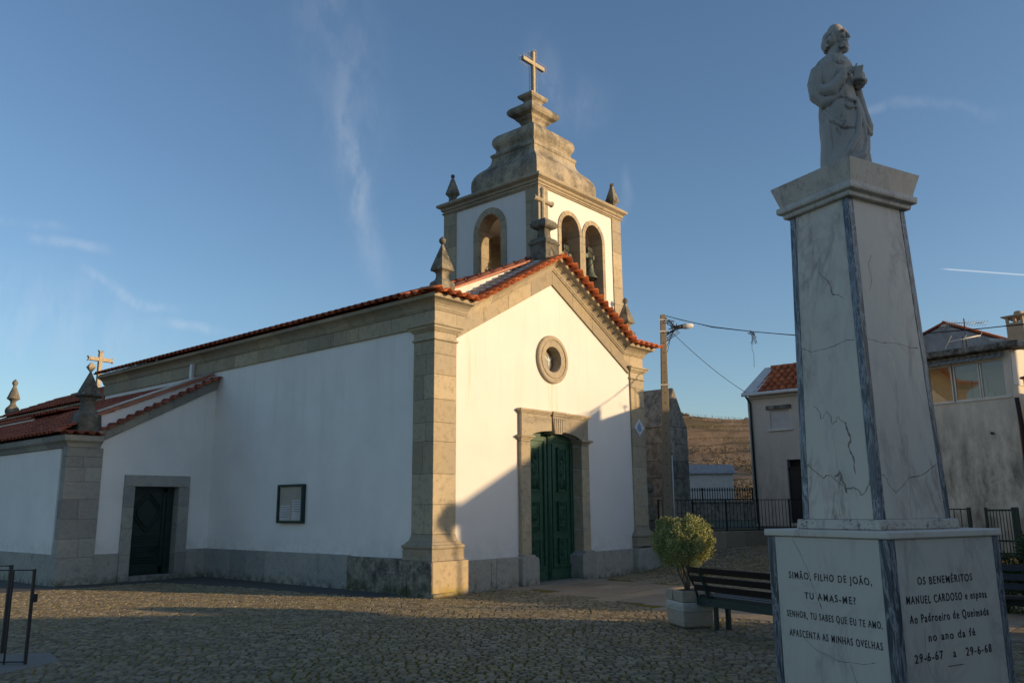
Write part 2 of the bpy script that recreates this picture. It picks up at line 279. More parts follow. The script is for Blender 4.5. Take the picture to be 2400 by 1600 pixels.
# ------------------------------------------------------------------ mesh helpers
class MB:
    def __init__(s): s.v = []; s.f = []; s.sm = []
    def add(s, vs, fs, smooth=False):
        o = len(s.v); s.v += [tuple(v) for v in vs]; s.f += [tuple(i + o for i in f) for f in fs]; s.sm += [smooth] * len(fs)
    def box(s, x0, x1, y0, y1, z0, z1):
        s.add([(x0, y0, z0), (x1, y0, z0), (x1, y1, z0), (x0, y1, z0), (x0, y0, z1), (x1, y0, z1), (x1, y1, z1), (x0, y1, z1)],
              [(3, 2, 1, 0), (4, 5, 6, 7), (0, 1, 5, 4), (1, 2, 6, 5), (2, 3, 7, 6), (3, 0, 4, 7)])
    def obox(s, O, A, B, C):
        """oriented box from corner O with edge vectors A, B, C"""
        O, A, B, C = map(Vector, (O, A, B, C))
        if A.cross(B).dot(C) < 0: A, B = B, A
        s.add([O, O + A, O + A + B, O + B, O + C, O + A + C, O + A + B + C, O + B + C],
              [(3, 2, 1, 0), (4, 5, 6, 7), (0, 1, 5, 4), (1, 2, 6, 5), (2, 3, 7, 6), (3, 0, 4, 7)])
    def bar(s, p, q, w, h=None, up=(0, 0, 1)):
        p, q = Vector(p), Vector(q); d = q - p; h = h or w; up = Vector(up)
        if abs(d.normalized().dot(up)) > 0.98: up = Vector((1, 0, 0))
        a = d.cross(up).normalized() * w; b = a.cross(d).normalized() * h
        s.obox(p - a / 2 - b / 2, a, b, d)
    def tube(s, pts, r, n=8, caps=True, smooth=True):
        pts = [Vector(p) for p in pts]; rs = r if hasattr(r, '__len__') else [r] * len(pts); vs = []; fs = []
        a = None
        for i, p in enumerate(pts):
            d = (pts[min(i + 1, len(pts) - 1)] - pts[max(i - 1, 0)]).normalized()
            if a is None:
                a = d.cross(Vector((0, 0, 1)));
                if a.length < 1e-3: a = Vector((1, 0, 0))
            a = (a - d * a.dot(d)).normalized(); b = d.cross(a)
            for k in range(n): t = 2 * PI * k / n; vs.append(p + (a * math.cos(t) + b * math.sin(t)) * rs[i])
        for i in range(len(pts) - 1):
            for k in range(n): fs.append((i * n + k, i * n + (k + 1) % n, (i + 1) * n + (k + 1) % n, (i + 1) * n + k))
        if caps: fs.append(tuple(range(n))[::-1]); fs.append(tuple((len(pts) - 1) * n + k for k in range(n)))
        s.add(vs, fs, smooth)
    def lathe(s, prof, c, n=24, rot=0.0, smooth=True, sx=1.0, sy=1.0):
        """prof: (r, z) list; n=4 with rot=45deg gives a square section (r is then the half side)"""
        vs = []; fs = []; k4 = math.sqrt(2) if n == 4 else 1.0
        for r, z in prof:
            for k in range(n): t = 2 * PI * k / n + rot; vs.append((c[0] + sx * r * k4 * math.cos(t), c[1] + sy * r * k4 * math.sin(t), c[2] + z))
        m = len(prof)
        for i in range(m - 1):
            for k in range(n): fs.append((i * n + k, i * n + (k + 1) % n, (i + 1) * n + (k + 1) % n, (i + 1) * n + k))
        fs.append(tuple(range(n))[::-1]); fs.append(tuple((m - 1) * n + k for k in range(n)))
        s.add(vs, fs, smooth)
    def prism(s, loops, fn, d0, d1):
        """loops: outer + holes in 2D; fn(u, v, d) -> 3D; extruded d0..d1"""
        tri = tessellate_polygon([[Vector((u, v, 0)) for u, v in lp] for lp in loops]); flat = [p for lp in loops for p in lp]; n = len(flat)
        vs = [fn(u, v, d0) for u, v in flat] + [fn(u, v, d1) for u, v in flat]; fs = []
        for t in tri: fs.append(tuple(t)); fs.append(tuple(i + n for i in t[::-1]))
        o = 0
        for lp in loops:
            m = len(lp)
            for i in range(m): a, b = o + i, o + (i + 1) % m; fs.append((a, b, b + n, a + n))
            o += m
        s.add(vs, fs)
    def sweep(s, prof, pts, mit, gap=0.004, cap=True):
        """prof (out, up); pts 3D; mit = outward vectors; one closed block per segment"""
        for i in range(len(pts) - 1):
            P, Q = Vector(pts[i]), Vector(pts[i + 1]); d = (Q - P).normalized() * gap; vs = []
            for p, mv in ((P + d, mit[i]), (Q - d, mit[i + 1])):
                mv = Vector(mv)
                for o, u in prof: vs.append(p + mv * o + Vector((0, 0, u)))
            n = len(prof); fs = [(k, (k + 1) % n, n + (k + 1) % n, n + k) for k in range(n)]
            fs += [tuple(range(n))[::-1], tuple(range(n, 2 * n))]
            s.add(vs, fs)
    def clusters(s):
        par = list(range(len(s.v)))
        def fd(a):
            while par[a] != a: par[a] = par[par[a]]; a = par[a]
            return a
        for f in s.f:
            r = fd(f[0])
            for i in f[1:]: par[fd(i)] = r
        comp = {}
        for i in range(len(s.v)): comp.setdefault(fd(i), []).append(i)
        if len(comp) < 2 or len(comp) > 300: return None
        keys = list(comp); bb = []
        for k in keys:
            p = [s.v[i] for i in comp[k]]; bb.append(([min(q[a] for q in p) - 0.012 for a in range(3)], [max(q[a] for q in p) + 0.012 for a in range(3)]))
        g = list(range(len(keys)))
        def fg(a):
            while g[a] != a: a = g[a]
            return a
        for i in range(len(keys)):
            for j in range(i):
                if fg(i) != fg(j) and all(bb[i][0][a] <= bb[j][1][a] and bb[j][0][a] <= bb[i][1][a] for a in range(3)): g[fg(i)] = fg(j)
        cl = {}
        for i, k in enumerate(keys): cl.setdefault(fg(i), set()).update(comp[k])
        return list(cl.values()) if 2 <= len(cl) <= 8 else None
    def build(s, name, mat, parent=None, bevel=0.0, recalc=True, rnd=0.0):
        cl = s.clusters() if parent is not None else None
        if cl:
            first = None
            for c in cl:
                m2 = MB(); mp_ = {}
                for i in sorted(c): mp_[i] = len(m2.v); m2.v.append(s.v[i])
                for f, sm in zip(s.f, s.sm):
                    if f[0] in c: m2.f.append(tuple(mp_[i] for i in f)); m2.sm.append(sm)
                o = m2.build(name, mat, parent, bevel, recalc); first = first or o
            return first
        me = bpy.data.meshes.new(name); off = Vector((0, 0, 0))
        p = parent
        while p is not None: off += Vector(p.location); p = p.parent
        me.from_pydata([tuple(Vector(v) - off) for v in s.v], [], s.f)
        me.polygons.foreach_set('use_smooth', s.sm)
        if recalc:
            bm = bmesh.new(); bm.from_mesh(me); bmesh.ops.recalc_face_normals(bm, faces=bm.faces); bm.to_mesh(me); bm.free()
        me.materials.append(mat if not isinstance(mat, str) else M[mat]); me.update()
        o = bpy.data.objects.new(name, me); COL.objects.link(o)
        if parent is not None: o.parent = parent
        if bevel:
            b = o.modifiers.new('bevel', 'BEVEL'); b.width = bevel; b.segments = 1; b.limit_method = 'ANGLE'; b.angle_limit = R(40)
        return o

def tag(o, label=None, cat=None, group=None, kind=None):
    if label: o['label'] = label
    if cat: o['category'] = cat
    if group: o['group'] = group
    if kind: o['kind'] = kind
    return o
def thing(name, loc, label, cat, group=None):
    o = bpy.data.objects.new(name, None); o.empty_display_size = 0.2; COL.objects.link(o); o.location = loc
    return tag(o, label, cat, group)
def copy_tree(o, parent=None):
    c = o.copy(); COL.objects.link(c)
    if parent is not None: c.parent = parent
    for ch in list(o.children): copy_tree(ch, c)
    return c
def ell(cx, cy, rx, ry, a0, a1, n): return [(cx + rx * math.cos(a0 + (a1 - a0) * i / n), cy + ry * math.sin(a0 + (a1 - a0) * i / n)) for i in range(n + 1)]
FY = lambda u, v, d: (u, d, v)             # polygon in x-z, extruded along y
FX = lambda u, v, d: (d, u, v)             # polygon in y-z, extruded along x

def tile_course(mb, O, U, V, N, n, pitch=0.235, length=0.42, amp=0.045, lift=0.03, th=0.016, saw=0.0, jit=0.006):
    """a row of S-shaped clay tiles from O along unit U; V = up the slope, N = normal"""
    O, U, V, N = map(Vector, (O, U, V, N)); seg = 9
    for i in range(n):
        jo = random.uniform(-jit, jit); jl = random.uniform(-jit, jit) * 1.6; tl = random.uniform(-0.004, 0.004); vs = []; fs = []
        for e, (lv, ln) in enumerate(((0 + jl, lift), (length + jl, 0.0))):
            for sgn in (0, 1):
                for k in range(seg + 1):
                    t = k / seg
                    if t < 0.56: h = math.sin(PI * t / 0.56) ** 0.8 * amp
                    else: h = -math.sin(PI * (t - 0.56) / 0.44) ** 0.9 * amp * 0.62
                    if t > 0.9: h += (t - 0.9) * amp * 2.2
                    h += ln + saw * (1 - t) + tl * t
                    P = O + U * ((i + t * 1.06) * pitch + jo) + V * lv + N * (h - (th if sgn else 0)); vs.append(P)
        m = seg + 1
        for k in range(seg):
            fs.append((k, k + 1, 2 * m + k + 1, 2 * m + k)); fs.append((m + k, 3 * m + k, 3 * m + k + 1, m + k + 1)); fs.append((k, m + k, m + k + 1, k + 1))
            fs.append((2 * m + k, 2 * m + k + 1, 3 * m + k + 1, 3 * m + k))
        fs.append((0, 2 * m, 3 * m, m)); fs.append((seg, m + seg, 3 * m + seg, 2 * m + seg))
        mb.add(vs, fs, True)
def tile_roof(mb, O, U, V, nu, nv, pitch=0.235, course=0.36, **k):
    O, U, V = Vector(O), Vector(U).normalized(), Vector(V).normalized(); N = U.cross(V)
    if N.z < 0: N = -N
    for j in range(nv): tile_course(mb, O + V * (j * course), U, V, N, nu, pitch, course + 0.05, **k)
def ridge_caps(mb, P, Q, r=0.1, step=0.4):
    P, Q = Vector(P), Vector(Q); d = (Q - P); n = max(1, int(d.length / step)); d = d / n; side = d.cross(Vector((0, 0, 1))).normalized(); up = side.cross(d).normalized()
    for i in range(n):
        a = P + d * i; b = a + d * 1.08; vs = []; m = 8
        for q, rr in ((a, r), (b, r * 0.86)):
            for k in range(m + 1):
                t = PI * k / m; vs.append(q + side * math.cos(t) * rr + up * (math.sin(t) * rr + 0.0))
        mb.add(vs, [(k, k + 1, m + 2 + k, m + 1 + k) for k in range(m)] + [tuple(range(m + 1))], True)

def ground_z(x, y):
    t = max(0.0, min(1.0, (x - 6.0) / 6.5)); return 0.5 * t * t * (3 - 2 * t)


# ================================================================== CHURCH
church = thing('church', (0, 0, 0), 'white plastered granite-trimmed parish church with bell tower and red tiled roofs', 'church')
W = 7.9; XC = 3.93; SL = 0.555; PX0, PX1 = 0.64, 7.26
# ---- facade wall with door and oculus openings
WY = 0.05
door_hole = [(2.96, 0.0), (2.96, 3.20)] + ell(3.93, 3.20, 0.97, 0.20, PI, 0, 14)[1:-1] + [(4.90, 3.20), (4.90, 0.0)]
facade = [(0.3, 0.0), (2.96, 0.0)] + door_hole[1:-1] + [(4.90, 0.0), (7.6, 0.0), (7.6, 5.45), (XC, 5.45 + (7.6 - XC) * SL), (0.3, 5.45 - 0 )]
facade[-1] = (0.3, 5.45); facade[-2] = (XC, 5.45 + (XC - 0.3) * SL); facade[-3] = (7.6, 5.45)
ocx, ocz = 3.90, 5.11
hole = ell(ocx, ocz, 0.44, 0.44, 0, 2 * PI, 40)[:-1]
mb = MB(); mb.prism([facade, hole], FY, WY, 0.45); mb.build('facade_wall', 'wall', church)
# ---- long side wall
mb = MB(); mb.box(0.05, 0.5, 0.45, 15.42, 0, 5.45); mb.box(7.4, 7.85, 0.45, 15.42, 0, 5.45); mb.box(0.5, 7.4, 15.0, 15.42, 0, 5.45)
mb.prism([[(0.05, 5.45), (7.85, 5.45), (XC, 7.2)]], FY, 15.02, 15.40)
mb.build('side_wall', 'wall_old', church)
# upstand: nave gable rising behind the tiled raking cornice
mb = MB(); mb.prism([[(0.06, 5.5), (7.84, 5.5), (7.84, 5.93), (XC, 7.66), (0.06, 5.93)]], FY, 0.455, 0.62); mb.build('gable_wall', 'wall', church)
# ---- plinth blocks
def stones(mb, a, b, z0, z1, axis, n0, n1, lens, gap=0.003):
    """row of blocks between a and b on one axis; n0..n1 thickness on the other"""
    p = a; i = 0
    while p < b - 1e-3:
        q = min(b, p + lens[i % len(lens)]);
        if b - q < 0.25: q = b
        if axis == 'x': mb.box(p + gap, q - gap, n0, n1, z0, z1)
        else: mb.box(n0, n1, p + gap, q - gap, z0, z1)
        p = q; i += 1
mb = MB(); stones(mb, 0.92, 2.60, -0.3, 0.62, 'x', -0.03, 0.2, [0.74, 0.16, 0.85])
stones(mb, 5.26, 7.06, -0.3, 0.61, 'x', -0.03, 0.2, [0.5, 0.75, 0.6]); mb.build('plinth', 'granite_grey', church, 0.008)
mb = MB(); stones(mb, 2.55, 8.5, -0.3, 0.70, 'y', -0.02, 0.2, [1.05, 0.95, 1.15, 0.8, 0.75, 1.0]); mb.build('plinth', 'granite_grey', church, 0.008)
mb = MB(); stones(mb, 0.72, 2.545, -0.3, 0.68, 'y', -0.06, 0.2, [0.9, 0.95]); mb.build('plinth', 'granite_lichen', church, 0.008)
# ---- corner pilasters
def pilaster(x0, x1, outx, heights, base_top=0.66, depth=0.62, mat='granite', lich=False):
    """x0..x1 along the facade, returns depth on the flank; outx = -1/+1 outer side"""
    mb = MB(); z = 1.16
    for h in heights:
        z2 = min(5.02, z + h)
        if outx < 0 and random.random() < 0.45:
            k = random.uniform(0.35, 0.65) * depth
            mb.box(x0, x1, 0.0, k - 0.002, z + 0.002, z2 - 0.002); mb.box(x0, x1 - 0.1, k + 0.002, depth, z + 0.002, z2 - 0.002)
        else: mb.box(x0, x1, 0.0, depth, z + 0.002, z2 - 0.002)
        z = z2
        if z >= 5.019: break
    o = mb.build('pilaster', mat, church, 0.006)
    # moulded base and capital, square section
    def ring(prof, z0, name, mt, par):
        mbb = MB(); vs = []
        for e, zz in prof:
            a0 = x0 - (e if outx < 0 else e); a1 = x1 + e; vs += [(a0, -e, zz), (a1, -e, zz), (a1, depth + e, zz), (a0, depth + e, zz)]
        m = len(prof); fs = []
        for i in range(m - 1):
            for k in range(4): fs.append((i * 4 + k, i * 4 + (k + 1) % 4, (i + 1) * 4 + (k + 1) % 4, (i + 1) * 4 + k))
        fs += [(3, 2, 1, 0), tuple((m - 1) * 4 + k for k in range(4))]; mbb.add(vs, fs); return mbb.build(name, mt, par, 0.004)
    ring([(0.125, base_top), (0.125, base_top + 0.03), (0.115, 0.725), (0.115, 0.87), (0.10, 0.875), (0.125, 0.895), (0.135, 0.92), (0.125, 0.95), (0.09, 0.965), (0.075, 1.0), (0.035, 1.03), (0.012, 1.09), (0.0, 1.158)], 0, 'pilaster_base', 'granite', church)
    ring([(0.0, 5.022), (0.02, 5.03), (0.035, 5.05), (0.02, 5.075), (0.0, 5.08), (0.0, 5.2), (0.02, 5.215), (0.06, 5.26), (0.075, 5.27), (0.085, 5.31), (0.12, 5.33), (0.12, 5.365), (0.0, 5.37)], 0, 'capital', 'granite', church)
    mbb = MB(); mbb.box(x0 + 0.0, x1 - 0.0, -0.002, depth, 5.372, 5.65)
    fx = (x1 + 0.002, x1 + 0.30) if outx < 0 else (x0 - 0.30, x0 - 0.002)
    za, zb3 = (5.16, 5.33) if outx < 0 else (5.33, 5.16)
    mbb.prism([[(fx[0], za + 0.2), (fx[1], zb3 + 0.2), (fx[1], 5.648), (fx[0], 5.648)]], FY, -0.0005, 0.3)
    mbb.build('frieze_block', 'granite', church, 0.006)
pilaster(0.0, PX0, -1, [0.57, 0.6, 0.64, 0.38, 0.47, 0.5, 0.42, 0.45, 0.6])
pilaster(PX1, W, 1, [0.5, 0.62, 0.4, 0.55, 0.45, 0.6, 0.5, 0.5, 0.6])
mb = MB(); mb.box(-0.168, 0.82, -0.19, 0.5, -0.3, 0.655); mb.build('plinth_block', 'granite_warm', church, 0.012); mb = MB(); mb.box(-0.195, -0.170, -0.185, 0.5, -0.3, 0.652); mb.build('plinth_block', 'granite_lichen', church, 0.008)
mb = MB(); mb.box(-0.195, 0.2, 0.504, 0.74, -0.3, 0.652); mb.build('plinth_block', 'granite_lichen', church, 0.02)
mb = MB(); mb.box(7.06, 8.09, -0.19, 0.74, -0.3, 0.61); mb.build('plinth_block', 'granite_grey', church, 0.02)
mb = MB(); mb.tube([(-0.20, -0.22, 0.03), (0.28, -0.25, 0.035), (0.33, -0.22, 0.03)], 0.05, 8); mb.build('corner_kerb', 'granite_warm', church)
# ---- friezes and raking frieze (stone course under cornice)
mb = MB(); stones(mb, 0.62, 15.42, 5.32, 5.648, 'y', 0.0, 0.2, [0.72, 1.1, 0.42, 0.5, 1.0, 0.8, 0.6]); stones(mb, 0.62, 15.42, 5.32, 5.648, 'y', 7.7, 7.9, [0.9, 1.1])
mb.build('frieze', 'granite', church, 0.005)
mb = MB(); n = 4
for sgn in (-1, 1):
    for i in range(n):
        a = 0.66 + (XC - 0.66) * i / n + 0.002; b = 0.66 + (XC - 0.66) * (i + 1) / n - (0.002 if i < n - 1 else 0.0)
        pts = []
        for x in (a, b): pts.append((x, 5.15 + (x - 0.66) * SL))
        for x in (b, a): pts.append((x, 5.155 + 0.35 + (x - 0.66) * SL))
        if sgn > 0: pts = [(2 * XC - x, z) for x, z in pts]
        mb.prism([pts], FY, 0.002, 0.3)
mb.build('raking_frieze', 'granite', church, 0.005)
# ---- cornice
CP = [(0, 0), (0.02, 0), (0.03, 0.03), (0.045, 0.04), (0.055, 0.08), (0.09, 0.13), (0.15, 0.175), (0.20, 0.195), (0.235, 0.205), (0.245, 0.215), (0.255, 0.28), (-0.12, 0.30), (-0.12, 0)]
def seg(P, Q, n): P, Q = Vector(P), Vector(Q); return [P.lerp(Q, i / n) for i in range(n + 1)]
mb = MB(); zc = 5.65
pts = seg((0, 15.45, zc), (0, 0, zc), 17); mb.sweep(CP, pts, [(-1, 0, 0)] * 17 + [(-1, -1, 0)])
pts = seg((W, 0, zc), (W, 15.45, zc), 15); mb.sweep(CP, pts, [(1, -1, 0)] + [(1, 0, 0)] * 15)
mb.build('cornice', 'granite', church)
mb = MB(); xk = 0.93; zk = 5.65
ap = (XC, 0, zk + (XC - xk) * SL); CPR = [(o_, u_ * 1.14) for o_, u_ in CP]
pts = [(0, 0, zc), (xk, 0, zk)]; mb.sweep(CP, pts, [(-1, -1, 0), (0, -1, 0)], 0.0)
pts = seg((xk, 0, zk), ap, 4); mb.sweep(CPR, pts, [(0, -1, 0)] * 5, 0.001)
pts = seg(ap, (W - xk - 0.04, 0, zk), 4); mb.sweep(CPR, pts, [(0, -1, 0)] * 5, 0.001)
pts = [(W - xk - 0.04, 0, zk), (W, 0, zc)]; mb.sweep(CP, pts, [(0, -1, 0), (1, -1, 0)], 0.0)
mb.build('raking_cornice', 'granite', church)
# ---- tiled covering of the raking cornice: tiles run front to back
mb = MB(); zt = 5.965
Vf = Vector((0, 1, 0.10)).normalized()
tile_course(mb, (-0.36, -0.46, zt), (1, 0, 0), Vf, (0, -0.1, 1), 5, 0.262, 0.56, 0.055, 0.0, 0.016)
Vf2 = Vector((0, 1, -0.02)).normalized(); d = Vector((1, 0, SL)).normalized(); Nn = Vector((-SL, 0, 1)).normalized()
tile_course(mb, (0.95, -0.46, zt + 0.03), d, Vf2, Nn, 14, 0.245, 0.56, 0.068, 0.0, 0.016, saw=-0.02)
d2 = Vector((-1, 0, SL)).normalized(); Nn2 = Vector((SL, 0, 1)).normalized()
tile_course(mb, (W - 0.95, -0.46, zt + 0.03), d2, Vf2, Nn2, 14, 0.245, 0.56, 0.068, 0.0, 0.016, saw=-0.02)
tile_course(mb, (W + 0.38, -0.46, zt), (-1, 0, 0), Vf, (0, -0.1, 1), 5, 0.262, 0.56, 0.055, 0.0, 0.016)
mb.build('gable_tiles', 'tiles', church)
# grey mortar ripple at the back of the tiles
mb = MB()
for sgn in (-1, 1):
    for i in range(15):
        x = 1.0 + i * 0.2; z = zt + 0.035 + (x - 0.95) * SL
        P0 = Vector((XC + sgn * (XC - x), 0.07, z)); P1 = Vector((XC + sgn * (XC - x), 0.45, z + 0.06))
        mb.tube([P0, P1], 0.05, 8)
mb.prism([[(-0.1, 5.94), (0.95, 5.94), (XC, 5.94 + (XC - 0.95) * SL), (W - 0.95, 5.94), (W + 0.1, 5.94), (W + 0.1, zt), (W - 0.95, zt + 0.02), (XC, zt + (XC - 0.95) * SL), (0.95, zt + 0.02), (-0.1, zt)]], FY, -0.1, 0.453)
mb.build('tile_bedding', 'mortar', church)
# ---- nave roof
RS = 0.46
mb = MB(); eaveL = Vector((-0.36, 0.64, 5.975)); U = Vector((0, 1, 0)); RS = 0.385; V = Vector((1, 0, RS)).normalized()
tile_roof(mb, eaveL, U, V, 63, 13)
tile_roof(mb, (W + 0.36, 0.64, 5.975), (0, 1, 0), (-1, 0, RS), 63, 4)
mb.build('nave_roof', 'tiles_old', church)
mb = MB(); mb.tube([(XC, 0.6, 7.64), (XC, 15.5, 7.64)], 0.08, 10); mb.prism([[(-0.25, 5.96), (W + 0.25, 5.96), (XC, 7.60)]], FY, 0.63, 15.45); mb.build('roof_deck', 'tiles_old', church)
# eave tiles at the front corner above the pilaster flank
mb = MB(); tile_course(mb, (-0.36, 0.0, 5.955), (0, 1, 0), (1, 0, 0.2), (0, 0, 1), 3, 0.24, 0.5, 0.05, 0.01); mb.build('eave_tiles', 'tiles', church)
# verge of the nave roof over the upstand: flashing and knobbed tiles
mb = MB(); mb2 = MB()
for sgn in (-1, 1):
    P = Vector((XC + sgn * 3.85, 0.40, 5.93)); Q = Vector((XC, 0.40, 7.70))
    mb.bar(P + Vector((0, 0, 0.03)), Q + Vector((0, 0, 0.03)), 0.10, 0.05)
    N = 9
    for i in range(N):
        a = P.lerp(Q, i / N) + Vector((0, 0.07, 0.06)); b = P.lerp(Q, (i + 1.0) / N) + Vector((0, 0.07, 0.075))
        mb2.tube([a + Vector((0, 0.03, 0)), b + Vector((0, 0.03, 0))], [0.07, 0.055], 8)
        mb2.lathe([(0.03, 0.05), (0.035, 0.09), (0.0, 0.11)], (a.x, a.y, a.z), 8)
mb.build('verge_flashing', 'flash', church); mb2.build('verge_tiles', m_tiles('dark_verge_tiles', (0.15, 0.05, 0.036), 0.5, (0.07, 0.05, 0.045)), church)

# ---- portal
mb = MB()
for x0, x1 in ((2.64, 2.962), (4.898, 5.20)):
    z = 0.62; hs = [0.52, 0.75, 0.66, 0.55, 0.6]
    for h in hs:
        z2 = min(3.13, z + h); mb.box(x0, x1, -0.045, 0.42, z + 0.0015, z2 - 0.0015); z = z2
        if z > 3.12: break
mb.build('door_jambs', 'granite', church, 0.006)
mb = MB()
mb.prism([[(2.56, -0.3), (3.13, -0.3), (3.13, 0.56), (3.08, 0.58), (3.03, 0.60), (2.98, 0.65), (2.62, 0.65), (2.60, 0.60), (2.56, 0.58)]], FY, -0.13, 0.4)
mb.prism([[(4.74, -0.3), (5.28, -0.3), (5.28, 0.56), (5.25, 0.60), (5.22, 0.65), (4.90, 0.65), (4.85, 0.60), (4.78, 0.58), (4.74, 0.55)]], FY, -0.13, 0.4)
mb.build('door_base', 'granite_grey', church, 0.012)
mb = MB()
for x0, x1 in ((2.64, 2.962), (4.898, 5.20)):
    for e, z0, z1 in ((0.0, 3.13, 3.16), (0.03, 3.16, 3.185), (0.05, 3.185, 3.205), (0.085, 3.205, 3.245), (0.06, 3.245, 3.255)):
        mb.box(x0 - e, x1 + e, -0.047 - e, 0.425, z0, z1 - 0.0005)
mb.build('impost', 'granite', church, 0.004)
mb = MB()
arc = ell(3.93, 3.20, 0.97, 0.20, PI, 0, 20)
la = [(2.66, 3.257), (2.962, 3.257)] + [p for p in arc if p[0] < 3.745 and p[1] > 3.257] + [(3.745, 3.40), (3.745, 3.745), (2.66, 3.745)]
ra = [(5.18, 3.257), (4.898, 3.257)] + [p for p in arc[::-1] if p[0] > 4.155 and p[1] > 3.257] + [(4.155, 3.40), (4.155, 3.745), (5.18, 3.745)]
mb.prism([la], FY, -0.048, 0.42); mb.prism([ra], FY, -0.048, 0.42)
mb.prism([[(3.815, 3.34), (4.085, 3.34), (4.15, 3.748), (3.75, 3.748)]], FY, -0.085, 0.42)
for i in range(5): x = 3.82 + i * 0.066; mb.prism([[(x, 3.36), (x + 0.03, 3.36), (x + 0.03 + (i - 2) * 0.012, 3.70), (x + (i - 2) * 0.012, 3.70)]], FY, -0.098, -0.08)
# thin carved panel edges and scroll
mb.box(2.9, 3.7, -0.056, -0.047, 3.66, 3.672); mb.box(4.2, 4.98, -0.056, -0.047, 3.66, 3.672); mb.box(4.97, 4.982, -0.056, -0.047, 3.32, 3.66)
mb.tube([(3.0 + 0.5 * t, -0.05, 3.52 + 0.12 * math.sin(t * 2.2)) for t in [i / 8 for i in range(9)]], 0.009, 6)
mb.build('lintel', 'granite', church, 0.006)
mb = MB()
for a, b, e in ((3.75, 3.775, 0.01), (3.776, 3.80, 0.035), (3.801, 3.835, 0.06), (3.836, 3.85, 0.04)):
    mb.box(2.64 - e, 5.20 + e, -0.05 - e, 0.10, a, b)
mb.box(3.72, 4.18, -0.115, -0.09, 3.75, 3.80); mb.box(3.70, 4.20, -0.14, -0.10, 3.802, 3.852)
mb.build('door_cornice', 'granite', church, 0.004)
# ---- carved double door
def door_leaf(x0, x1, name):
    yb = 0.26; mb = MB(); mb.box(x0, x1, yb, yb + 0.07, 0.03, 3.395)
    o = mb.build(name, 'green', church, 0.004)
    mb = MB(); wx = x1 - x0; cx = (x0 + x1) / 2
    for a, b, c, d_ in ((x0, x0 + 0.075, 0.05, 3.38), (x1 - 0.075, x1, 0.05, 3.38), (x0 + 0.075, x1 - 0.075, 0.05, 0.30), (x0 + 0.075, x1 - 0.075, 3.18, 3.38)): mb.box(a, b, yb - 0.03, yb, c, d_)
    for a, b in ((x0 + 0.10, x0 + 0.118), (x1 - 0.118, x1 - 0.10)): mb.box(a, b, yb - 0.045, yb, 0.34, 3.14)
    mb.box(x0 + 0.1, x1 - 0.1, yb - 0.05, yb, 0.31, 0.35); mb.box(x0 + 0.05, x1 - 0.05, yb - 0.055, yb - 0.03, 0.28, 0.30)
    mb.build('leaf_frame', 'green', o, 0.004)
    for (z0, z1, kind) in ((2.02, 3.06, 0), (1.12, 1.80, 1), (0.40, 0.96, 0)):
        mb = MB(); a, b = cx - 0.165, cx + 0.165; zc_ = (z0 + z1) / 2 if kind else (z0 * 0.55 + z1 * 0.45)
        mb.box(a, b, yb - 0.035, yb, z0, z1)
        for q0, q1, c, d_ in ((a, a + 0.018, z0, z1), (b - 0.018, b, z0, z1), (a, b, z0, z0 + 0.02), (a, b, z1 - 0.02, z1)): mb.box(q0, q1, yb - 0.06, yb - 0.034, c, d_)
        rx, rz = (0.095, 0.12) if not kind else (0.125, 0.155)
        for r_ in (1.0, 0.72): mb.tube([(cx + rx * r_ * math.cos(t), yb - 0.045, zc_ + rz * r_ * math.sin(t)) for t in [2 * PI * i / 24 for i in range(25)]], 0.011, 6, False)
        for i in range(10):
            t = 2 * PI * i / 10; mb.tube([(cx + rx * 0.14 * math.cos(t), yb - 0.05, zc_ + rz * 0.14 * math.sin(t)), (cx + rx * 0.62 * math.cos(t), yb - 0.045, zc_ + rz * 0.62 * math.sin(t))], [0.008, 0.013], 5)
        mb.lathe([(0.0, -0.02), (0.02, -0.01), (0.02, 0.01), (0.0, 0.02)], (cx, yb - 0.05, zc_), 8)
        if not kind:
            for sg in (-1, 1):
                e = z1 - 0.05 if sg > 0 else z0 + 0.05
                for wd in (0.12, 0.075):
                    k = (wd / 0.12)
                    mb.tube([(cx - wd, yb - 0.04, e), (cx - wd * 0.85, yb - 0.045, zc_ + sg * (rz + 0.09 * (2 - k))), (cx - wd * 0.4, yb - 0.045, zc_ + sg * (rz + 0.035 * (2 - k))), (cx, yb - 0.045, zc_ + sg * (rz + 0.05 * (2 - k))), (cx + wd * 0.4, yb - 0.045, zc_ + sg * (rz + 0.035 * (2 - k))), (cx + wd * 0.85, yb - 0.045, zc_ + sg * (rz + 0.09 * (2 - k))), (cx + wd, yb - 0.04, e)], 0.01, 6)
                for i in (-1, 0, 1): mb.tube([(cx + i * 0.035, yb - 0.04, e), (cx + i * 0.03, yb - 0.045, zc_ + sg * (rz + 0.14))], 0.008, 5)
        else:
            for i in range(9): x = cx - 0.13 + i * 0.0325; mb.box(x - 0.008, x + 0.008, yb - 0.055, yb - 0.034, z1 - 0.11, z1 - 0.03); mb.box(x - 0.008, x + 0.008, yb - 0.055, yb - 0.034, z0 + 0.03, z0 + 0.11)
            for sx_ in (-1, 1):
                for sz_ in (-1, 1): mb.lathe([(0.0, -0.02), (0.025, -0.01), (0.025, 0.01), (0.0, 0.02)], (cx + sx_ * 0.125, yb - 0.045, zc_ + sz_ * 0.165), 8)
            for i in range(20): t = 2 * PI * i / 20; mb.lathe([(0.0, -0.012), (0.012, 0.0), (0.0, 0.012)], (cx + rx * 1.12 * math.cos(t), yb - 0.04, zc_ + rz * 1.12 * math.sin(t)), 6)
        mb.build('carved_panel', 'green', o)
    return o
door_leaf(2.955, 3.88, 'door_leaf'); door_leaf(3.98, 4.905, 'door_leaf')
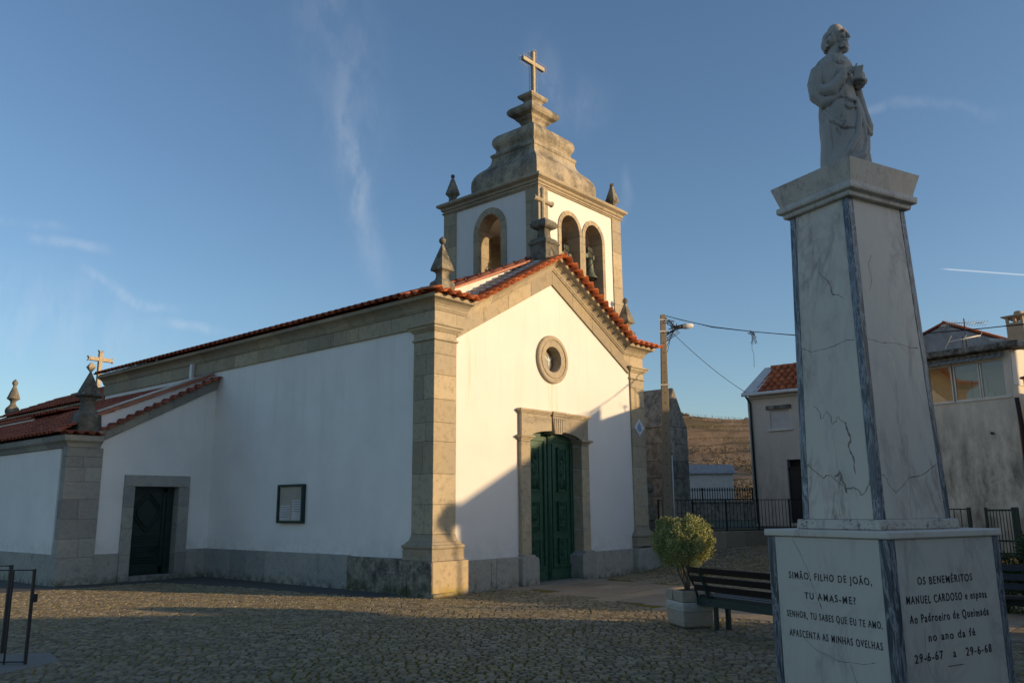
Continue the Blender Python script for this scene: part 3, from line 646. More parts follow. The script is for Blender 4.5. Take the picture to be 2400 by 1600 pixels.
mb = MB(); mb.box(3.885, 3.975, 0.20, 0.30, 0.03, 3.39)
for x in (3.90, 3.93, 3.96): mb.tube([(x, 0.20, 0.06), (x, 0.20, 3.33)], 0.012, 6)
mb.box(3.87, 3.99, 0.18, 0.26, 3.28, 3.39); mb.build('door_post', 'green', church, 0.003)
mb = MB(); mb.box(2.9, 4.95, 0.40, 0.5, 0.0, 3.45); mb.build('door_backing', 'green_dark', church)
mb = MB(); mb.box(2.96, 4.90, -0.10, 0.40, -0.1, 0.03); mb.build('threshold', 'concrete', church, 0.01)
# ---- oculus
mb = MB(); vs = []; n = 48
prof = [(0.30, 0.26), (0.30, 0.03), (0.315, -0.005), (0.44, -0.02), (0.452, -0.004), (0.47, -0.004), (0.482, -0.025), (0.555, -0.028), (0.575, -0.01), (0.585, 0.06), (0.45, 0.40)]
for i in range(n):
    t = 2 * PI * i / n
    for r, y in prof: vs.append((ocx + r * math.cos(t), y, ocz + r * math.sin(t)))
m = len(prof); fs = []
for i in range(n):
    for k in range(m): fs.append((i * m + k, i * m + (k + 1) % m, ((i + 1) % n) * m + (k + 1) % m, ((i + 1) % n) * m + k))
mb.add(vs, fs); oc = mb.build('oculus_frame', 'granite', church)
def m_oculus():
    s = NT('painted_glass'); x, y, z = s.xyz()
    v = s.t.nodes.new('ShaderNodeTexVoronoi'); v.inputs['Scale'].default_value = 6; s.l(s.coord((1, 0.1, 1)), v.inputs['Vector'])
    r = s.math('SQRT', s.math('ADD', s.math('POWER', s.math('SUBTRACT', x, ocx), 2.0), s.math('POWER', s.math('SUBTRACT', z, ocz), 2.0)))
    c = s.ramp(s.math('MULTIPLY', r, 3.2), [(0.0, (0.34, 0.35, 0.27)), (0.5, (0.27, 0.30, 0.27)), (0.68, (0.36, 0.28, 0.16)), (0.86, (0.26, 0.17, 0.13)), (1.0, (0.18, 0.18, 0.18))])
    c = s.mix(0.08, c, v.outputs['Color'], 'OVERLAY'); return s.fin(c, 0.15)
M['oculus'] = m_oculus()
mb = MB(); mb.prism([ell(ocx, ocz, 0.31, 0.31, 0, 2 * PI, 40)[:-1]], FY, 0.24, 0.255); mb.build('oculus_glass', 'oculus', oc)
M['dove'] = m_plain('white_dove_paint', (0.42, 0.46, 0.47), 0.5, var=0.1)
dv = [(0, -0.17), (0.04, -0.12), (0.03, -0.06), (0.055, -0.01), (0.12, 0.02), (0.17, 0.10), (0.19, 0.17), (0.13, 0.13), (0.07, 0.06), (0.035, 0.045), (0.03, 0.09), (0.0, 0.115), (-0.03, 0.09), (-0.035, 0.045), (-0.07, 0.06), (-0.13, 0.13), (-0.19, 0.17), (-0.17, 0.10), (-0.12, 0.02), (-0.055, -0.01), (-0.03, -0.06), (-0.04, -0.12)]
mb = MB(); mb.prism([[(ocx + 0.12 + u * 0.85, ocz + v * 0.85 + 0.02) for u, v in dv]], FY, 0.232, 0.2385)
for i in range(12):
    t = R(200 + i * 12.7) if i < 12 else 0; mb.bar((ocx + 0.10 + 0.06 * math.cos(t), 0.2365, ocz + 0.06 * math.sin(t)), (ocx + 0.06 + 0.24 * math.cos(t), 0.2365, ocz + 0.26 * math.sin(t)), 0.006, 0.002, (0, 1, 0))
mb.build('dove_figure', 'dove', oc)

# ---- pinnacles on the church
def pinnacle(c, prof, ballc, ballr, par, mat='pinnacle', n=4, bn=10):
    mb = MB(); mb.lathe(prof, c, n, PI / 4 if n == 4 else 0, False if n == 4 else True)
    bp = [(ballr * math.sin(t), ballc - ballr * math.cos(t)) for t in [0.35 + (PI - 0.7) * i / 6 for i in range(7)]] + [(0.004, ballc + ballr * 1.35)]
    mb.lathe(bp, c, bn, 0, bn > 4); return mb.build('pinnacle', mat, par, 0.006)
P1 = [(0.185, 0.0), (0.195, 0.22), (0.19, 0.30), (0.165, 0.335), (0.12, 0.37), (0.10, 0.42), (0.095, 0.48), (0.105, 0.53), (0.135, 0.56), (0.178, 0.575), (0.182, 0.60), (0.165, 0.68), (0.028, 1.14), (0.022, 1.17)]
pinnacle((0.55, 0.36, 6.07), P1, 1.255, 0.078, church); pinnacle((7.60, 0.30, 6.07), P1, 1.0 + 0.215, 0.078, church)
# ---- cross on the gable apex
c = (3.93, 0.24, 7.30)
mb = MB(); mb.lathe([(0.25, 0.0), (0.25, 0.68), (0.275, 0.70), (0.285, 0.735), (0.25, 0.78), (0.225, 0.84), (0.20, 0.86), (0.13, 0.90), (0.118, 0.96), (0.115, 1.06), (0.13, 1.10), (0.20, 1.13), (0.245, 1.17), (0.25, 1.23), (0.22, 1.31), (0.14, 1.37), (0.08, 1.39), (0.0, 1.395)], c, 4, PI / 4, False)
mb.box(3.80, 3.82, -0.022, -0.01, 7.72, 7.73)
for a, b in (((3.80, 7.66), (3.92, 7.90)), ((3.92, 7.90), (4.04, 7.66))): mb.bar((a[0], -0.016, a[1]), (b[0], -0.016, b[1]), 0.018, 0.018, (0, 1, 0))
g = mb.build('cross_pedestal', 'pinnacle', church, 0.012)
mb = MB(); cx, cy = 3.90, 0.24
mb.lathe([(0.06, 8.64), (0.06, 9.43), (0.075, 9.47), (0.055, 9.52)], (cx, cy, 0), 8, PI / 8, False)
mb.tube([(cx - 0.37, cy, 9.17), (cx - 0.31, cy, 9.17), (cx + 0.31, cy, 9.17), (cx + 0.37, cy, 9.17)], [0.085, 0.06, 0.06, 0.085], 8, True, False)
mb.build('gable_cross', 'granite', church, 0.006)

# ================================================================== BELL TOWER (part of the church)
TX0, TX1, TY0, TY1 = 4.18, 7.97, 0.60, 4.05
def arch(cx, hw, z0, zs, rise, n=20): return [(cx - hw, z0)] + ell(cx, zs, hw, rise, PI, 0, n) + [(cx + hw, z0)]
tower = MB(); t = 0.42
outer = [(TX0 + 0.03, 5.5), (TX1 - 0.03, 5.5), (TX1 - 0.03, 9.86), (TX0 + 0.03, 9.86)]
h1 = arch(5.535, 0.42, 7.32, 8.86, 0.46); h2 = arch(6.60, 0.42, 7.32, 8.86, 0.46)
tower.prism([outer, h1, h2], FY, TY0 + 0.03, TY0 + t)
ho = [(TY0 + t, 5.5), (TY1 - t, 5.5), (TY1 - t, 9.86), (TY0 + t, 9.86)]; cy = (TY0 + TY1) / 2
hs_ = arch(cy - 0.02, 0.42, 7.32, 8.93, 0.48)
tower.prism([ho, hs_], FX, TX0 + 0.03, TX0 + t); tower.prism([ho, hs_], FX, TX1 - t, TX1 - 0.03)
hb = arch(6.07, 0.42, 7.32, 8.9, 0.46); tower.prism([outer, hb], FY, TY1 - t, TY1 - 0.03)
tower.box(TX0 + t, TX1 - t, TY0 + t, TY1 - t, 9.6, 9.86); tower.box(TX0 + t, TX1 - t, TY0 + t, TY1 - t, 7.0, 7.2)
tw = tower.build('bell_tower', 'wall', church)
mb = MB(); mb.box(5.6, 6.55, TY1 - 0.16, TY1 - 0.08, 7.25, 9.4); mb.box(TX1 - 0.16, TX1 - 0.08, 1.8, 2.85, 7.25, 9.45); mb.build('blind_arch_wall', 'granite', tw)
# inner stone lining of the openings and quoins
mb = MB()
def ring_blocks(mb, cx, hw, zs, rise, wid, z0, mapf, d0, d1, nv=9, shift=0.0):
    for i in range(nv):
        a0 = PI - PI * i / nv - 0.004; a1 = PI - PI * (i + 1) / nv + 0.004; m = 3; pts = []
        for k in range(m + 1): a = a0 + (a1 - a0) * k / m; pts.append((cx + hw * math.cos(a), zs + rise * math.sin(a)))
        for k in range(m, -1, -1): a = a0 + (a1 - a0) * k / m; pts.append((cx + (hw + wid) * math.cos(a), zs + (rise + wid) * math.sin(a)))
        mb.prism([pts], mapf, d0, d1)
    for sg in (-1, 1):
        z = z0
        while z < zs - 0.02:
            z2 = min(zs, z + random.choice([0.42, 0.5, 0.6])); a, b = cx + sg * hw, cx + sg * (hw + wid)
            mb.prism([[(min(a, b), z + 0.002), (max(a, b), z + 0.002), (max(a, b), z2 - 0.002), (min(a, b), z2 - 0.002)]], mapf, d0, d1); z = z2
for cx_ in (5.535, 6.60): ring_blocks(mb, cx_, 0.405, 8.86, 0.45, 0.125, 7.2, FY, TY0, TY0 + t + 0.01)
ring_blocks(mb, cy - 0.02, 0.405, 8.93, 0.47, 0.185, 7.2, FX, TX0, TX0 + t + 0.01)
ring_blocks(mb, cy - 0.02, 0.405, 8.93, 0.47, 0.185, 7.2, FX, TX1 - t - 0.01, TX1 + 0.0)
ring_blocks(mb, 6.07, 0.405, 8.9, 0.45, 0.185, 7.2, FY, TY1 - t - 0.01, TY1)
mb.build('arch_stones', 'granite', tw, 0.005)
mb = MB()
for (x0, x1, y0, y1) in ((TX0, TX0 + 0.40, TY0, TY0 + 0.43), (TX1 - 0.44, TX1, TY0, TY0 + 0.43), (TX0, TX0 + 0.40, TY1 - 0.48, TY1), (TX1 - 0.44, TX1, TY1 - 0.48, TY1)):
    z = 5.6; i = 0
    while z < 9.77:
        z2 = min(9.78, z + [0.55, 0.48, 0.62, 0.5][i % 4]); i += 1
        if i % 2 and y0 == TY1 - 0.48: k = y1 - 0.2; mb.box(x0, x1 - 0.1, y0, k - 0.002, z + 0.002, z2 - 0.002); mb.box(x0, x1, k + 0.002, y1, z + 0.002, z2 - 0.002)
        elif i % 2: k = (x0 + 0.15); mb.box(x0, x1, y0, y0 + 0.24, z + 0.002, z2 - 0.002); mb.box(x0, x1 - 0.1, y0 + 0.244, y1, z + 0.002, z2 - 0.002)
        else: mb.box(x0, x1, y0, y1, z + 0.002, z2 - 0.002)
        z = z2
mb.build('tower_pilasters', 'granite', tw, 0.005)
def sq_ring(mb, prof, x0, x1, y0, y1, segs=4, gap=0.003):
    cs = [(x0, y0, -1, -1), (x1, y0, 1, -1), (x1, y1, 1, 1), (x0, y1, -1, 1)]
    for i in range(4):
        A, B = cs[i], cs[(i + 1) % 4]; pts = seg((A[0], A[1], 0), (B[0], B[1], 0), segs); mm = (Vector((A[2], A[3], 0)) + Vector((B[2], B[3], 0))) / 2
        mits = [(A[2], A[3], 0)] + [tuple(mm)] * (segs - 1) + [(B[2], B[3], 0)]
        for k in range(segs): mb.sweep(prof, pts[k:k + 2], mits[k:k + 2], 0.0 if k in (0, segs - 1) else gap)
mb = MB(); sq_ring(mb, [(-0.1, 9.775), (0.012, 9.775), (0.014, 9.80), (0.045, 9.81), (0.045, 9.83), (0.012, 9.84), (0.012, 9.87), (0.03, 9.88), (0.055, 9.90), (0.065, 9.93), (0.055, 9.96), (0.08, 9.965), (0.10, 9.98), (0.145, 10.0), (0.16, 10.03), (0.16, 10.07), (0.145, 10.085), (-0.1, 10.095)], TX0, TX1, TY0, TY1)
mb.box(TX0 + 0.01, TX1 - 0.01, TY0 + 0.01, TY1 - 0.01, 9.95, 10.09); mb.build('tower_cornice', 'granite', tw)
# bulbous stone spire, square on plan
S0 = (6.14, 2.33, 0.0)
SP = [(1.14, 10.08), (1.20, 10.17), (1.25, 10.30), (1.285, 10.45), (1.295, 10.66), (1.285, 10.82), (1.24, 10.96), (1.16, 11.08), (1.07, 11.17), (0.97, 11.26), (0.905, 11.36), (0.875, 11.46), (0.868, 11.56), (0.895, 11.585), (0.905, 11.64), (0.885, 11.68), (0.80, 11.72), (0.775, 11.80), (0.80, 11.86), (0.84, 11.92), (0.868, 12.0), (0.868, 12.10), (0.83, 12.20), (0.76, 12.28), (0.66, 12.34), (0.40, 12.42), (0.28, 12.48), (0.245, 12.56), (0.26, 12.64), (0.30, 12.72), (0.36, 12.77), (0.385, 12.80), (0.385, 12.83), (0.44, 12.86), (0.52, 12.90), (0.56, 12.97), (0.56, 13.05), (0.51, 13.13), (0.42, 13.19), (0.30, 13.23), (0.20, 13.27), (0.20, 13.40), (0.23, 13.44), (0.30, 13.48), (0.33, 13.53), (0.33, 13.58), (0.27, 13.63), (0.10, 13.66)]
mb = MB(); vs = []; fs = []
for r, z in SP:
    dl = 0.075 * min(1.0, r / 0.45)
    for a, b in ((-1, -1), (1, -1), (1, 1), (-1, 1)): vs.append((S0[0] + a * (r + dl), S0[1] + b * (r - dl), z))
n = len(SP); fs = [(i * 4 + k, i * 4 + (k + 1) % 4, i * 4 + 4 + (k + 1) % 4, i * 4 + 4 + k) for i in range(n - 1) for k in range(4)] + [(3, 2, 1, 0), tuple(4 * n - 4 + k for k in range(4))]
mb.add(vs, fs); mb.build('spire', 'spire', tw)
mb = MB(); x, y = 6.18, 2.34
mb.box(x - 0.055, x + 0.055, y - 0.055, y + 0.055, 13.64, 15.10); mb.box(x - 0.50, x - 0.056, y - 0.056, y + 0.056, 14.64, 14.76); mb.box(x + 0.056, x + 0.50, y - 0.056, y + 0.056, 14.64, 14.76)
cr = mb.build('tower_cross', 'granite', tw, 0.008)
mb = MB()
fr = [(x - 0.075, 13.66), (x - 0.075, 14.60), (x - 0.53, 14.60), (x - 0.53, 14.79), (x - 0.075, 14.79), (x - 0.075, 15.13), (x + 0.075, 15.13), (x + 0.075, 14.79), (x + 0.53, 14.79), (x + 0.53, 14.60), (x + 0.075, 14.60), (x + 0.075, 13.66)]
for yy in (y - 0.085, y + 0.085):
    for i in range(len(fr) - 1): mb.bar((fr[i][0], yy, fr[i][1]), (fr[i + 1][0], yy, fr[i + 1][1]), 0.010, 0.010, (0, 1, 0))
mb.build('light_tube', 'planter', cr)
P2 = [(0.08, 0.0), (0.08, 0.10), (0.085, 0.16), (0.075, 0.20), (0.09, 0.25), (0.145, 0.32), (0.15, 0.34), (0.035, 0.80)]
pinnacle((4.34, 3.86, 10.09), P2, 0.875, 0.055, tw, bn=4); pinnacle((7.82, 0.76, 10.07), P2, 0.84, 0.055, tw, bn=4)
pinnacle((7.80, 3.86, 10.09), P2, 0.875, 0.055, tw, bn=4)

def make_bell(loc, label):
    b = thing('church_bell', loc, label, 'bell', 'bells hung in the tower arches'); x, y, z = loc
    mb = MB(); mb.lathe([(0.02, -0.02), (0.12, -0.02), (0.155, -0.06), (0.165, -0.14), (0.175, -0.30), (0.20, -0.48), (0.25, -0.60), (0.335, -0.70), (0.345, -0.73), (0.33, -0.74), (0.30, -0.70), (0.02, -0.5)], loc, 28)
    for zz in (-0.16, -0.45, -0.62): r_ = 0.168 if zz > -0.2 else (0.196 if zz > -0.5 else 0.268); mb.tube([(x + r_ * math.cos(t_), y + r_ * math.sin(t_), z + zz) for t_ in [2 * PI * i / 24 for i in range(25)]], 0.007, 5, False)
    mb.build('bell', 'bronze', b)
    mb = MB(); mb.box(x - 0.36, x - 0.12, y - 0.06, y + 0.06, z + 0.0, z + 0.16); mb.box(x + 0.12, x + 0.36, y - 0.06, y + 0.06, z, z + 0.16); mb.box(x - 0.16, x + 0.16, y - 0.075, y + 0.075, z + 0.02, z + 0.42)
    mb.build('headstock', 'bronze', b, 0.01)
    mb = MB()
    for dx in (-0.11, -0.04, 0.04, 0.11): mb.tube([(x + dx, y - 0.10, z - 0.02), (x + dx, y - 0.10, z + 0.46), (x + dx, y - 0.07, z + 0.50)], 0.011, 6)
    mb.tube([(x, y - 0.13, z - 0.45), (x, y - 0.16, z - 0.85)], [0.012, 0.03], 8); mb.build('iron_straps', 'iron', b)
    mb = MB(); mb.tube([(x - 0.22, y - 0.22 + 0.0, z - 0.05 + 0.0)] + [(x - 0.22 + 0.0, y - 0.02 + 0.34 * math.cos(t_), z - 0.08 + 0.34 * math.sin(t_)) for t_ in [2 * PI * i / 28 for i in range(29)]][1:], 0.014, 6, False)
    mb.build('wheel', 'iron', b); b.scale = (0.66, 0.66, 0.78); return b
make_bell((6.70, TY0 + 0.25, 8.42), 'green bronze bell in the right of the two front tower arches')
make_bell((5.60, TY0 + 0.25, 8.22), 'bronze bell in the left front tower arch behind the gable cross')

# ================================================================== SIDE ANNEX (part of the church)
AX, AY = -3.6, 8.5
def az(x): return 3.02 + (x - AX) * 0.46
wallp = [(AX + 0.1, 0), (-1.967, 0), (-1.967, 2.25), (-0.83, 2.25), (-0.83, 0), (0.06, 0), (0.06, 4.85), (AX + 0.1, 3.2)]
mb = MB(); mb.prism([wallp], FY, AY, AY + 0.4); mb.box(AX + 0.03, AX + 0.4, AY + 0.4, 30.0, 0, 3.12); ann = mb.build('side_annex', 'wall_old', church)
mb = MB(); z = 0.0; i = 0
for h in [0.62, 0.42, 0.44, 0.45, 0.40, 0.34, 0.24, 0.22]:
    z2 = z + h
    if i in (1, 3, 5, 6): k = AX + [0.42, 0.42, 0.36, 0.34][i % 4]; mb.box(AX - 0.02, k - 0.002, AY - 0.08, AY + 0.18, z + 0.002, z2 - 0.002); mb.box(k + 0.002, AX + 0.8, AY - 0.08, AY + 0.18, z + 0.002, z2 - 0.002)
    else: mb.box(AX - 0.02, AX + 0.8, AY - 0.08, AY + 0.18, z + 0.002, z2 - 0.002)
    z = z2; i += 1
mb.build('annex_pilaster', 'granite_grey', ann, 0.006)
mb = MB(); stones(mb, AX + 0.8, -2.213, -0.3, 0.67, 'x', AY - 0.04, AY + 0.1, [0.6]); stones(mb, -0.55, 0.0, -0.3, 0.70, 'x', AY - 0.04, AY + 0.1, [0.6])
stones(mb, AY + 0.19, 30, -0.3, 0.69, 'y', AX - 0.01, AX + 0.2, [1.4, 1.2, 1.6]); mb.build('annex_plinth', 'granite_grey', ann, 0.006)
mb = MB()
for x0, x1 in ((-2.213, -1.962), (-0.835, -0.552)):
    for a, b in ((0, 0.62), (0.62, 1.25), (1.25, 1.75), (1.75, 2.245)): mb.box(x0, x1, AY - 0.075, AY + 0.36, a + 0.0015, b - 0.0015)
mb.box(-2.213, -0.552, AY - 0.075, AY + 0.36, 2.248, 2.52); mb.box(-1.96, -0.837, AY - 0.06, AY + 0.3, -0.1, 0.12); mb.build('annex_door_frame', 'granite_grey', ann, 0.006)
# side door
yb = AY + 0.2; mb = MB(); mb.box(-1.96, -0.837, yb, yb + 0.06, 0.12, 2.247); dl = mb.build('annex_door', 'green_dark', ann)
mb = MB(); x0, x1 = -1.92, -1.05
for a, b, c_, d_ in ((x0, x1, 2.12, 2.2), (x0, x1, 0.16, 0.3), (x0, x0 + 0.07, 0.16, 2.2), (x1 - 0.07, x1, 0.16, 2.2), (x1 + 0.03, -0.86, 0.14, 2.23)): mb.box(a, b, yb - 0.03, yb, c_, d_)
def loop(pts, r): mb.tube([(u, yb - 0.02, v) for u, v in pts] + [(pts[0][0], yb - 0.02, pts[0][1])], r, 6, False)
for k in (1.0, 0.78):
    cx_, cz_ = -1.485, 1.62; pts = []
    for i in range(40):
        t_ = 2 * PI * i / 40; rr = 1 + 0.10 * math.cos(4 * t_) + 0.05 * math.cos(2 * t_); pts.append((cx_ + 0.30 * k * rr * math.cos(t_), cz_ + 0.43 * k * rr * math.sin(t_)))
    loop(pts, 0.018)
for k in range(3): a = 0.06 * k; loop([(x0 + 0.12 + a, 0.42 + a), (x1 - 0.12 - a, 0.42 + a), (x1 - 0.12 - a, 0.80 - a), (x0 + 0.12 + a, 0.80 - a)], 0.016)
for zz in (0.92, 1.0, 1.06): mb.box(x0 + 0.08, x1 - 0.08, yb - 0.035, yb, zz, zz + 0.03)
mb.build('carved_panels', 'green_dark', dl)
mb = MB(); mb.box(-1.965, -1.80, AY + 0.05, AY + 0.19, 0.121, 0.16); mb.build('door_wedge', 'wood', ann)
# annex cornice: horizontal return, side run, raking run
ACP = [(0, 0), (0.02, 0), (0.03, 0.03), (0.07, 0.09), (0.13, 0.13), (0.15, 0.15), (0.16, 0.22), (0.16, 0.27), (-0.1, 0.30), (-0.1, 0)]
mb = MB(); zc = 3.13; pts = seg((AX, 30, zc), (AX, AY - 0.08, zc), 18); mb.sweep(ACP, pts, [(-1, 0, 0)] * 18 + [(-1, -1, 0)])
mb.sweep(ACP, [(AX, AY - 0.08, zc), (AX + 0.72, AY - 0.08, zc)], [(-1, -1, 0), (0, -1, 0)], 0.0)
mb.build('annex_cornice', 'granite_grey', ann)
mb = MB()
pts = seg((AX + 0.62, AY - 0.0, 3.04), (0.03, AY - 0.0, 3.04 + 2.98 * 0.545), 5)
mb.sweep([(0, 0.18), (0.05, 0.18), (0.08, 0.22), (0.12, 0.40), (0.12, 0.46), (-0.3, 0.48), (-0.3, 0.18)], pts, [(0, -1, 0)] * 6, 0.004); mb.build('annex_raking_cornice', 'granite_grey', ann)
# annex roof
mb = MB(); da = Vector((1, 0, 0.545)).normalized(); Na = Vector((-0.545, 0, 1)).normalized()
tile_course(mb, (AX - 0.28, AY - 0.36, 3.455), (1, 0, 0), Vector((0, 1, 0.06)), (0, 0, 1), 4, 0.24, 0.5, 0.045, 0.0, 0.016)
tile_course(mb, (AX + 0.70, AY - 0.30, 3.56), da, Vector((0, 1, 0.05)), Na, 14, 0.245, 0.42, 0.045, 0.0, 0.016, saw=-0.015)
tile_roof(mb, (AX - 0.28, AY + 0.10, 3.45), (0, 1, 0), (1, 0, 0.46), 88, 7, 0.24)
mb.build('annex_roof', 'tiles_old', ann)
mb = MB()     # upstand with flashing behind the raking tiles, and the higher inner roof
mb.prism([[(AX + 0.45, 3.35), (0.05, 4.85), (0.05, 5.20), (AX + 0.45, 3.80)]], FY, AY + 0.13, AY + 0.28); mb.build('annex_upstand', 'wall_old', ann)
mb = MB(); mb.bar((AX + 0.5, AY + 0.12, 3.86), (-0.0, AY + 0.12, 5.24), 0.12, 0.06); mb.build('annex_flashing', 'flash', ann)
mb = MB(); mb.tube([(AX + 0.5, AY + 0.17, 3.94), (0.0, AY + 0.17, 5.31)], 0.035, 6); mb.build('annex_pipe', 'alu', ann)
mb = MB(); tile_roof(mb, (AX + 0.55, AY + 0.25, 3.80), (0, 1, 0), (1, 0, 0.445), 26, 9, 0.24); mb.build('annex_upper_roof', 'tiles_old', ann)
mb = MB(); mb.box(-2.0, -0.0, 15.42, 30, 2.8, 4.42); mb.box(-1.2, 0.3, 15.42, 30, 4.0, 4.78); mb.prism([[(AX - 0.1, 3.3), (AX + 1.9, 3.3), (AX + 1.9, 4.3)]], FY, AY + 0.2, 29.8); mb.build('sacristy_wall', 'wall_old', ann)
mb = MB(); mb.bar((-2.02, 15.4, 4.46), (-2.02, 30, 4.46), 0.10, 0.06); tile_roof(mb, (-2.05, 13.5, 4.5), (0, 1, 0), (1, 0, 0.22), 68, 9, 0.24); mb.build('sacristy_roof', 'tiles_old', ann)
# annex pinnacle
c = (-3.12, 8.78, 3.42)
mb = MB(); mb.lathe([(0.27, 0.0), (0.262, 0.25), (0.255, 0.36), (0.25, 0.47), (0.20, 0.55), (0.15, 0.62), (0.125, 0.68), (0.118, 0.76), (0.125, 0.84), (0.15, 0.90), (0.185, 0.94), (0.245, 0.955), (0.25, 0.99), (0.20, 1.03), (0.02, 1.55)], c, 4, PI / 4, False)
pp = mb.build('annex_pinnacle', 'pinnacle', ann, 0.006)
mb = MB(); mb.lathe([(0.01, 1.54), (0.022, 1.56), (0.085, 1.67), (0.075, 1.70), (0.005, 1.80)], c, 4, PI / 4, False); mb.build('diamond_finial', 'granite', pp)
# ---- chancel behind the nave
CX0, CX1 = 1.2, 6.7
mb = MB(); mb.box(CX0 + 0.05, CX1, 15.42, 28.2, 0, 5.25); mb.prism([[(CX0, 5.2), (CX1, 5.2), (XC, 6.7)]], FY, 27.9, 28.25); ch = mb.build('chancel_wall', 'wall_old', church)
mb = MB(); pts = seg((CX0, 28.2, 5.28), (CX0, 15.4, 5.28), 12); mb.sweep(CP, pts, [(-1, 0, 0)] * 13); mb.build('chancel_cornice', 'granite', ch)
mb = MB(); tile_roof(mb, (CX0 - 0.34, 15.4, 5.60), (0, 1, 0), (1, 0, 0.44), 54, 8, 0.24); mb.prism([[(CX0 - 0.2, 5.59), (CX1 + 0.2, 5.59), (XC, 6.86)]], FY, 15.45, 28.2); mb.tube([(XC, 15.4, 6.93), (XC, 28.25, 6.93)], 0.08, 8); mb.build('chancel_roof', 'tiles_old', ch)
c = (1.52, 28.3, 5.55)
mb = MB(); mb.lathe([(0.10, 0.0), (0.20, 0.25), (0.27, 0.36), (0.285, 0.46), (0.25, 0.58), (0.17, 0.66), (0.115, 0.74), (0.105, 0.80), (0.12, 0.88), (0.22, 0.97), (0.255, 0.975), (0.26, 1.0), (0.06, 1.56), (0.07, 1.58), (0.115, 1.65), (0.118, 1.72), (0.08, 1.79), (0.0, 1.87)], c, 20); mb.build('urn_pinnacle', 'pinnacle', ch)
x, y = 3.95, 25.6
mb = MB(); mb.box(x - 0.075, x + 0.075, y - 0.09, y + 0.09, 6.8, 8.58); mb.box(x - 0.46, x - 0.077, y - 0.085, y + 0.085, 8.20, 8.36); mb.box(x + 0.077, x + 0.46, y - 0.085, y + 0.085, 8.20, 8.36)
mb.prism([[(x - 0.06, 8.58), (x + 0.06, 8.58), (x + 0.12, 8.70), (x, 8.62), (x - 0.12, 8.70)]], FY, y - 0.08, y + 0.08)
for sg in (-1, 1): mb.prism([[(x + sg * 0.46, 8.22), (x + sg * 0.46, 8.34), (x + sg * 0.56, 8.40), (x + sg * 0.50, 8.28), (x + sg * 0.56, 8.16)]], FY, y - 0.08, y + 0.08)
mb.build('chancel_cross', 'granite', ch, 0.008)
# nave rear edge stones and downpipe
mb = MB(); mb.box(-0.10, -0.004, 9.62, 9.76, 4.9, 5.66); mb.build('downpipe', 'white_metal', church, 0.01)
mb = MB(); mb.box(0.02, 2.0, 15.46, 15.56, 4.7, 5.6); mb.build('flue', 'brick', church)

# ---- things fixed to the church walls
nb = thing('notice_board', (0, 4.76, 1.8), 'dark green glazed notice board hanging on the shaded white side wall', 'notice board')
mb = MB()
y0, y1, z0, z1 = 4.25, 5.26, 1.35, 2.235
for a, b, c_, d_ in ((y0, y1, z0, z0 + 0.055), (y0, y1, z1 - 0.055, z1), (y0, y0 + 0.055, z0 + 0.055, z1 - 0.055), (y1 - 0.055, y1, z0 + 0.055, z1 - 0.055)): mb.box(-0.05, 0.05, a, b, c_, d_)
mb.build('frame', 'board_green', nb, 0.005)
mb = MB(); mb.box(-0.002, 0.045, y0 + 0.05, y1 - 0.05, z0 + 0.05, z1 - 0.05); mb.build('backing', 'cork', nb)
mb = MB(); mb.box(-0.038, -0.034, y0 + 0.05, y1 - 0.05, z0 + 0.05, z1 - 0.05); mb.build('glass', m_glass('board_glass', (0.93, 0.93, 0.93), 0.02), nb)
for a, b, c_, d_ in ((4.32, 4.70, 1.42, 1.88), (4.78, 5.17, 1.42, 1.76)):
    mb = MB(); mb.box(-0.006, -0.003, a, b, c_, d_); p_ = mb.build('paper_notice', 'paper', nb)
    mb = MB()
    for i in range(5): zz = d_ - 0.05 - i * 0.055; mb.box(-0.0075, -0.0065, a + 0.03, b - 0.03 - 0.04 * (i % 2), zz, zz + 0.012)
    mb.build('print_lines', m_plain('print_ink', (0.25, 0.28, 0.33), 0.8) if 'print_ink' not in bpy.data.materials else bpy.data.materials['print_ink'], p_)
tp = thing('tile_plaque', (7.59, 0, 3.74), 'diamond of white and blue glazed tile on the right corner pilaster', 'plaque')
M['azulejo'] = m_plain('white_glaze', (0.62, 0.64, 0.66), 0.25, var=0.05); M['azul'] = m_plain('blue_glaze', (0.22, 0.33, 0.52), 0.25, var=0.3, scale=60)
mb = MB(); mb.prism([[(7.59, 3.50), (7.835, 3.735), (7.59, 3.97), (7.345, 3.735)]], FY, -0.016, -0.001); mb.build('tile', 'azulejo', tp)
mb = MB(); mb.prism([[(7.57, 3.62), (7.66, 3.63), (7.70, 3.68), (7.66, 3.74), (7.69, 3.79), (7.63, 3.80), (7.62, 3.87), (7.58, 3.84), (7.56, 3.89), (7.53, 3.80), (7.47, 3.76), (7.50, 3.70), (7.45, 3.66), (7.52, 3.66)]], FY, -0.019, -0.017)
mb.build('blue_figure', 'azul', tp)
mb = MB(); mb.box(7.55, 7.65, -0.019, -0.017, 3.555, 3.562); mb.box(7.56, 7.63, -0.019, -0.017, 3.575, 3.582); mb.build('inscription', 'azul', tp)

